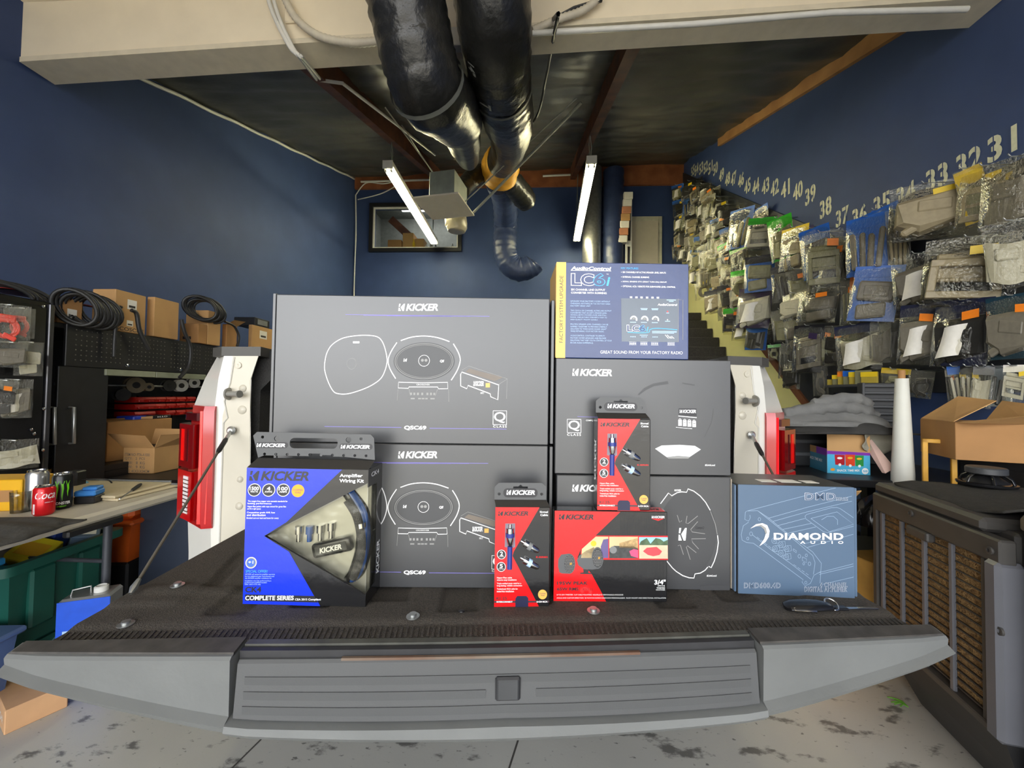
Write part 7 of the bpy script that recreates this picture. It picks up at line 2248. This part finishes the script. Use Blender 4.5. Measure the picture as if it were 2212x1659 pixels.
# ================================================================== overhead: lamps, ducts, register
tube_m = mat('fluorescent_tube', (1.0, 0.93, 0.60), .4, var=0.0, emit=18.0)
for lab, N_, F_, ch in (('hanging twin-tube fluorescent lamp beside the grey duct box', (-1.814, 4.643, 4.053), (-1.848, 7.044, 4.097), (826, 268)), ('hanging twin-tube fluorescent lamp near the silver duct', (.696, 4.772, 4.145), (.788, 7.181, 4.151), (1270, 300))):
    N_, F_ = V(N_), V(F_)
    d = F_ - N_
    L = d.length
    lt = thing('fluorescent_lamp', lab, 'lamp', M=Matrix.Translation(N_) @ Matrix.Rotation(atan2(d.y, d.x) - pi / 2, 4, 'Z'), group='twin-tube fluorescent lamps')
    b = B(); bx(b, -.062, .062, 0, L, .03, .10, .006); fin('housing', b, wht, lt)
    for y0 in (-.02, L):
        b = B(); bx(b, -.064, .064, y0, y0 + .02, .0, .102, .004); fin('end_plate', b, wht, lt)
    for s in (-1, 1):
        b = B(); tube(b, [(s * .035, .03, .005), (s * .035, L - .03, .005)], .019, 12); fin('tube', b, tube_m, lt, smooth=50)
        for y0 in (.008, L - .05):
            b = B(); bx(b, s * .035 - .012, s * .035 + .012, y0, y0 + .04, -.02, .03, .003); fin('lamp_holder', b, wht, lt)
    for y0 in (.12, L - .12):
        z_r = zroof(N_.x, N_.y + y0) - N_.z - .05
        b = B(); tube(b, [(0, y0, .10), (.012, y0, .10 + z_r * .3), (-.01, y0, .10 + z_r * .6), (0, y0, z_r)], .006, 6); tube(b, [(0, y0 + .03, .10), (-.02, y0 + .02, .10 + z_r * .4), (.012, y0, z_r)], .005, 6); fin('hanging_chain', b, galv, lt, smooth=60)

duct_m = mat('black_duct_sleeve', (0.018, 0.018, 0.017), .3, var=.3, vs=3, bump=.8, bs=16)
strap_m = mat('grey_clamp_strap', srgb(120, 122, 116), .5)
tape_m = mat('yellow_wrap', srgb(206, 150, 40), .5, var=.15, vs=6, bump=.4, bs=8)
foil_m = mat('brown_foil_tape', srgb(112, 80, 50), .4)


def duct_path(L, n=7):
    P4 = [V((*pt(a, c, d), r)) for a, c, d, r in [(q[0], q[1], q[2], q[3]) for q in L]]
    out = curve_pts_nd(P4, n)
    return [V(q[:3]) for q in out], [q[3] for q in out]


def curve_pts_nd(P, n):
    out = []
    for i in range(len(P) - 1):
        p0, p1, p2, p3 = P[max(i - 1, 0)], P[i], P[i + 1], P[min(i + 2, len(P) - 1)]
        for k in range(n):
            t = k / n
            out.append(0.5 * ((2 * p1) + (p2 - p0) * t + (2 * p0 - 5 * p1 + 4 * p2 - p3) * t * t + (3 * p1 - p0 - 3 * p2 + p3) * t ** 3))
    out.append(P[-1])
    return out


def duct(name, label, L, m, wob=.05, seed=0., wr=.02):
    P_, R_ = duct_path(L)
    R_ = [r * (1 + wr * sin(k * 2.3 + seed)) for k, r in enumerate(R_)]
    b = B(); tube(b, P_, R_, 28, True, 0, wob, seed)
    return tag(fin(name, b, m, smooth=60), label, 'duct'), P_, R_


d1o, P1, R1 = duct('flexible_duct', 'thick black flexible duct with a grey strap, ending in a narrower sleeve', [(832, -700, 1.45, .2), (848, -300, 1.68, .2), (866, -70, 1.92, .198), (888, 50, 2.02, .2), (908, 140, 2.10, .2), (928, 196, 2.2, .2), (962, 228, 2.5, .2), (985, 256, 2.8, .185), (994, 278, 3.1, .15), (1003, 310, 3.6, .148), (1012, 345, 4.3, .11)], duct_m, .06, 1.)
d2o, P2, R2 = duct('flexible_duct', 'thick black flexible duct with white print running to the yellow wrap', [(1046, -700, 1.5, .205), (1052, -300, 1.75, .205), (1060, -70, 2.0, .205), (1068, 50, 2.15, .205), (1076, 140, 2.4, .2), (1086, 200, 2.7, .2), (1097, 252, 3.1, .2), (1103, 292, 3.8, .195), (1094, 332, 4.7, .195), (1084, 350, 5.1, .20)], duct_m, .06, 5.)
for o, P_, R_, px, py, lab in ((d1o, P1, R1, 918, 180, 'a'), (d2o, P2, R2, 1082, 186, 'b')):
    k = min(range(len(P_)), key=lambda i: (proj(P_[i])[0] - px) ** 2 + (proj(P_[i])[1] - py) ** 2)
    t = (P_[k + 1] - P_[k]).normalized()
    b = B(); tube(b, [P_[k] - t * .012, P_[k] + t * .012], R_[k] * 1.06, 28, False); tube(b, [P_[k] + t * .012, P_[k] - t * .012], R_[k] * 1.04, 28, False); fin('clamp_strap', b, strap_m, o, smooth=60)


def duct_text(o, P_, R_, s, px, py, hh):
    """print wrapped on the sleeve, running along it"""
    k = min(range(1, len(P_) - 1), key=lambda i: abs(proj(P_[i])[1] - py))
    t = (P_[k + 1] - P_[k - 1]).normalized()
    side = (V((1, 0, 0)) - t * t.x).normalized()
    dn = t.cross(side)
    if dn.z > 0:
        dn = -dn
    c0 = P_[k]
    off = (px - proj(c0)[0]) / FPX * -(CAMR.transposed() @ (c0 - EYE)).z / R_[k]
    vs, fs, asp = text_mesh(s, .03, .15)
    me = bpy.data.meshes.new('lettering')
    out = []
    for a, q in vs:
        ang = asin(max(-.95, min(.95, off))) + (q - .5) * hh / R_[k]
        out.append(c0 + t * ((a - .5) * hh * asp) + (side * sin(ang) + dn * cos(ang)) * R_[k] * 1.075)
    me.from_pydata(out, [], fs)
    meshobj('printed_lettering', me, mat('faded_white_print', srgb(170, 172, 170), .5), o)


duct_text(d2o, P2, R2, '14"', 1024, 97, .045)
duct_text(d2o, P2, R2, 'T', 1050, 160, .075)
duct('duct_wrap', 'yellow wrapped duct collar where the black ducts split', [(1088, 340, 5.0, .205), (1081, 360, 5.3, .255), (1079, 380, 5.5, .24)], tape_m, .08, 3.)
duct('flexible_duct', 'short black duct branch running into the grey duct box', [(1062, 372, 5.5, .14), (1030, 380, 5.4, .13), (1008, 398, 5.25, .12), (998, 412, 5.1, .10)], duct_m, .08, 8.)
duct('flexible_duct', 'black duct branch pointing down toward the silver duct', [(1096, 385, 5.6, .17), (1114, 405, 5.8, .17), (1132, 428, 6.0, .17), (1138, 440, 6.1, .14)], duct_m, .06, 9.)
duct('flexible_duct', 'dark blue duct hanging on the back wall and hooking to the side', [(1078, 390, 5.7, .2), (1086, 415, 6.1, .2), (1092, 450, 6.6, .2), (1092, 485, 6.98, .205), (1091, 520, 6.98, .205), (1092, 548, 6.98, .205), (1102, 572, 6.98, .205), (1122, 582, 6.98, .205), (1146, 576, 6.98, .2), (1152, 570, 6.98, .19)], navy2, .08, 2., .035)
duct('flexible_duct', 'cream plastic covered duct end hanging below the white panel', [(960, 402, 5.05, .10), (966, 425, 5.4, .14), (980, 455, 5.55, .15), (986, 485, 5.55, .155), (986, 500, 5.55, .12)], mat('cream_sleeve', srgb(168, 160, 140), .3, var=.15, bump=.4, bs=9), .06, 4.)
pa, pb = at(1, YB - .22, 1279, 430), at(1, YB - .22, 1325, 430)
b = B(); tube(b, [(pa.x, YB - .22, z) for z in (5.55, 4.6, 3.6, 2.2)], .175, 24); tag(fin('metal_duct', b, steel, smooth=60), 'silver round metal duct standing on the back wall', 'duct')
b = B(); zz = [5.5 - k * .06 for k in range(56)]; tube(b, [(pb.x, YB - .22, z) for z in zz], [.19 * (1 + .03 * sin(k * 2.1)) for k in range(56)], 24, True, 0, .04); tag(fin('flexible_duct', b, navy2, smooth=60), 'dark blue wrinkled duct rising beside the silver duct', 'duct')
b = B(); tube(b, [(pa.x - .1, YB - .05, 2.25), (pb.x + .1, YB - .05, 2.25)], .05, 8); tag(fin('duct_bracket', b, galv, smooth=60), 'grey bracket holding the wall ducts behind the boxes', 'bracket')

# ceiling register with its duct box
Nl, Nr = pt(884, 424, 4.55), pt(993, 415, 4.6)
zz = (Nl.z + Nr.z) / 2
wd = (Nr - Nl).length
ang = atan2(Nr.y - Nl.y, Nr.x - Nl.x)
reg = thing('air_register', 'grey sheet-metal duct box with a white perforated panel hung below the roof', 'air register', M=Matrix.Translation(V(((Nl.x + Nr.x) / 2, (Nl.y + Nr.y) / 2, zz))) @ Matrix.Rotation(radians(-10), 4, 'Z'))
b = B(); bx(b, -wd / 2, wd / 2, 0, wd, -.02, 0, .004); fin('diffuser_panel', b, mat('off_white_panel', srgb(206, 198, 184), .5, var=.03), reg)
b = B(); bx(b, -.10, .22, .06, .5, 0.0, .31, .004); fin('duct_box', b, galv, reg)
b = B(); bx(b, -.24, .26, -.02 + .3, .32, .004, .02); fin('flange', b, galv, reg)
REGM = Matrix.Translation(V(((Nl.x + Nr.x) / 2, (Nl.y + Nr.y) / 2, zz))) @ Matrix.Rotation(radians(-10), 4, 'Z')
# metal straps holding it to the rafter
q0 = REGM @ V((wd / 2 - .03, wd - .02, .0))
for (a, c, lab, r) in ((q0, roof_pt(1256, 222, .20), 'flat metal strap from the white panel up to the rafter', .016), (REGM @ V((wd / 2 - .05, .3, .012)), roof_pt(1246, 212, .20), 'thin metal rod from the duct box up to the rafter', .007), (REGM @ V((-.06, .1, .31)), roof_pt(832, 232, .20), 'thin metal rod from the duct box to the brown rafter', .007), (REGM @ V((-.09, .45, .31)), roof_pt(868, 270, .20), 'second thin rod from the duct box to the brown rafter', .007)):
    b = B(); tube(b, [a, c], r, 6); tag(fin('hanger_strap', b, mat('bright_strap', srgb(176, 178, 168), .45, metal=.2), smooth=60), lab, 'strap')

# ================================================================== evaporative cooler on the right
N_, F_ = V((1.408, 1.265, 0)), V((1.53, 1.81, 0))
u = (F_ - N_).normalized()
ZC = .93
cool = thing('evaporative_cooler', 'dusty black evaporative cooler with straw pads behind slats', 'cooler', M=Matrix.Translation(N_) @ Matrix.Rotation(atan2(u.y, u.x), 4, 'Z'))
# local: x along the louvred side (0 near .. LX far), y = to the left (toward the truck), so body lies at y < 0
LX = (F_ - N_).length
cb = mat('dusty_black_plastic', srgb(58, 56, 54), .55, var=.12, vs=9)
cg = mat('grey_cooler_plastic', srgb(88, 89, 95), .4, var=.08, vs=4)
b = B()
bx(b, 0.0, LX + .02, -.62, -.05, .30, ZC - .03, .01)
fin('body', b, cb, cool)
b = B(); bx(b, .045, LX + .03, -.62, .0, ZC - .045, ZC, .012); fin('lid', b, cb, cool)
b = B(); bx(b, -.03, LX + .02, -.03, .012, ZC - .12, ZC - .045, .006); fin('upper_rail', b, cb, cool)
b = B()
loft(b, [[(x0, y0, z), (x1, y0, z), (x1, -.60, z), (x0, -.60, z)] for x0, x1, y0, z in ((.05, LX - .04, -.12, .03), (.02, LX, -.06, .16), (0, LX + .01, -.01, .30))])
fin('base', b, mat('base_black_plastic', (0.02, 0.02, 0.021), .5, var=.15), cool)
for x in (.1, LX - .1):
    b = B(); lathe(b, [(.03, -.02), (.05, -.02), (.05, .02), (.03, .02)], 18, Matrix.Translation((x, -.3, .05)) @ Matrix.Rotation(pi / 2, 4, 'Y')); fin('caster', b, rubber, cool, smooth=40)
b = B(); bx(b, .02, LX - .0, -.05, -.02, .32, ZC - .13); pad = fin('straw_pad', b, mat('straw_pad', srgb(176, 138, 88), .9, col2=srgb(120, 90, 54), vs=70, bump=.9, bs=160), cool)
random.seed(5)
b = B()
straw = mat('straw_fibre', srgb(190, 156, 104), .8, var=.3, vs=50)
for k in range(2600):
    x, z = random.uniform(.03, LX - .01), random.uniform(.33, ZC - .14)
    a = random.uniform(0, pi)
    l_ = random.uniform(.008, .022)
    c_ = random.uniform(-.008, .008)
    y_ = -.02 + random.uniform(0, .006)
    p0, p1, p2 = V((x - cos(a) * l_, y_, z - sin(a) * l_)), V((x + sin(a) * c_, y_ + .003, z - cos(a) * c_)), V((x + cos(a) * l_, y_, z + sin(a) * l_))
    w_ = V((-sin(a), 0, cos(a))) * .0006
    v = [b.verts.new(q) for q in (p0 - w_, p0 + w_, p1 + w_, p1 - w_, p2 + w_, p2 - w_)]
    b.faces.new((v[0], v[3], v[2], v[1])); b.faces.new((v[3], v[5], v[4], v[2]))
o = fin('straw_strands', b, straw, cool); o['kind'] = 'stuff'
slm = mat('slat_plastic', srgb(52, 48, 46), .5, var=.1)
for k in range(17):
    z = .335 + k * (ZC - .15 - .335) / 16
    b = B(); box(b, (LX / 2, -.006, z), (LX - .03, .013, .0045), Matrix.Rotation(radians(20), 3, 'X'), .0008); fin('slat', b, slm, cool)
for x in (.035, .16, .285, .405, .525):
    b = B(); bx(b, x - .009, x + .009, -.004, .008, .31, ZC - .12, .003); fin('grille_bar', b, cg if x > .1 else cb, cool)
b = B(); bx(b, -.035, .02, -.05, .022, .29, ZC - .11, .012); fin('frame_post', b, cg, cool)
b = B(); bx(b, LX - .01, LX + .02, -.05, .012, .31, ZC - .11, .005); fin('frame_post', b, cb, cool)
b = B(); bx(b, 0, LX, -.05, .014, .295, .318, .004); fin('lower_rail', b, cb, cool)
b = B(); lathe(b, [(.15, .10), (.155, .13), (.155, .90), (.148, .92)], 40, Matrix.Translation((-.115, -.175, 0))); fin('corner_column', b, cg, cool, smooth=50)
b = B(); lathe(b, [(.15, .92), (.163, .925), (.163, .95), (.155, .965), (.02, .97), (0, .97)], 40, Matrix.Translation((-.115, -.175, 0))); fin('column_cap', b, mat('dusty_cap', srgb(112, 106, 94), .6, var=.1), cool, smooth=40)
b = B(); box(b, (.30, .006, ZC - .135), (.11, .03, .035), None, .008, 2); fin('fill_cup', b, cb, cool)
for x, z in ((-.0, ZC - .085), (LX * .6, ZC - .07), (-.03, .62)):
    b = B(); lathe(b, [(.012, 0), (.012, .006), (.006, .007), (.006, .004)], 14, Matrix.Translation((x, .012, z)) @ Matrix.Rotation(-pi / 2, 4, 'X')); fin('screw_boss', b, cb, cool, smooth=40)
lp_ = at(2, .002, 1962, 1528)
lf_ = thing('grass_sprig', 'small green grass sprig lying on the floor beside the cooler', 'sprig', lp_)
gm_ = mat('grass_green', srgb(84, 140, 40), .6)
random.seed(9)
for k in range(7):
    a = random.uniform(-.6, .6) + 2.4
    l_ = random.uniform(.03, .07)
    b = B(); tube(b, curve_pts([(0, 0, .001), (cos(a) * l_ * .5, sin(a) * l_ * .5, .008), (cos(a + .3) * l_, sin(a + .3) * l_, .003)], 4), .0022, 5); fin('blade', b, gm_, lf_, smooth=60)
# rubber mat draped over the cooler and a loose speaker
CM = cool.matrix_world
b = B()


def mat_fn(t, v):
    x = LX - .02 - t * (LX - .07)
    y = -.05 - v * .5
    z = ZC + .012 + .014 * (noise.noise(V((x * 6, y * 5, 2))) + .5) + (.02 * max(0, (t - .8) / .2))
    if v < .12:
        z -= .012 * (1 - v / .12)
    return (x, y + .02 * noise.noise(V((x * 9, 0, 4))), z)


grid(b, 30, 24, mat_fn)
gm = mat('floor_mat_rubber', srgb(44, 42, 38), .85, var=.2, vs=40, bump=.4, bs=150)
o = fin('rubber_mat', b, gm, M=CM)
mod = o.modifiers.new('thickness', 'SOLIDIFY'); mod.thickness = .008
tag(o, 'dusty black rubber mat draped over the evaporative cooler', 'mat')
sp_ = pt(2130, 1010, 1.58)
spk = thing('loose_speaker', 'round black loudspeaker driver lying face down on the rubber mat', 'speaker', (sp_.x, sp_.y, ZC + .028))
b = B(); lathe(b, [(.082, 0), (.084, .004), (.084, .010), (.074, .012), (.060, .012)], 40); fin('speaker_rim', b, black_g, spk, smooth=40)
for k in range(6):
    a = k * pi / 3
    b = B(); tube(b, [(.074 * cos(a), .074 * sin(a), .008), (.066 * cos(a), .066 * sin(a), .03), (.045 * cos(a), .045 * sin(a), .045)], .005, 6); fin('basket_rib', b, black_g, spk, smooth=60)
b = B(); lathe(b, [(.066, .010), (.03, .04), (0, .04)], 32); fin('cone_back', b, black_m, spk, smooth=40)
b = B(); lathe(b, [(.052, .044), (.058, .048), (.058, .068), (.054, .072), (.012, .073), (0, .073)], 36); fin('magnet', b, dkgrey, spk, smooth=40)
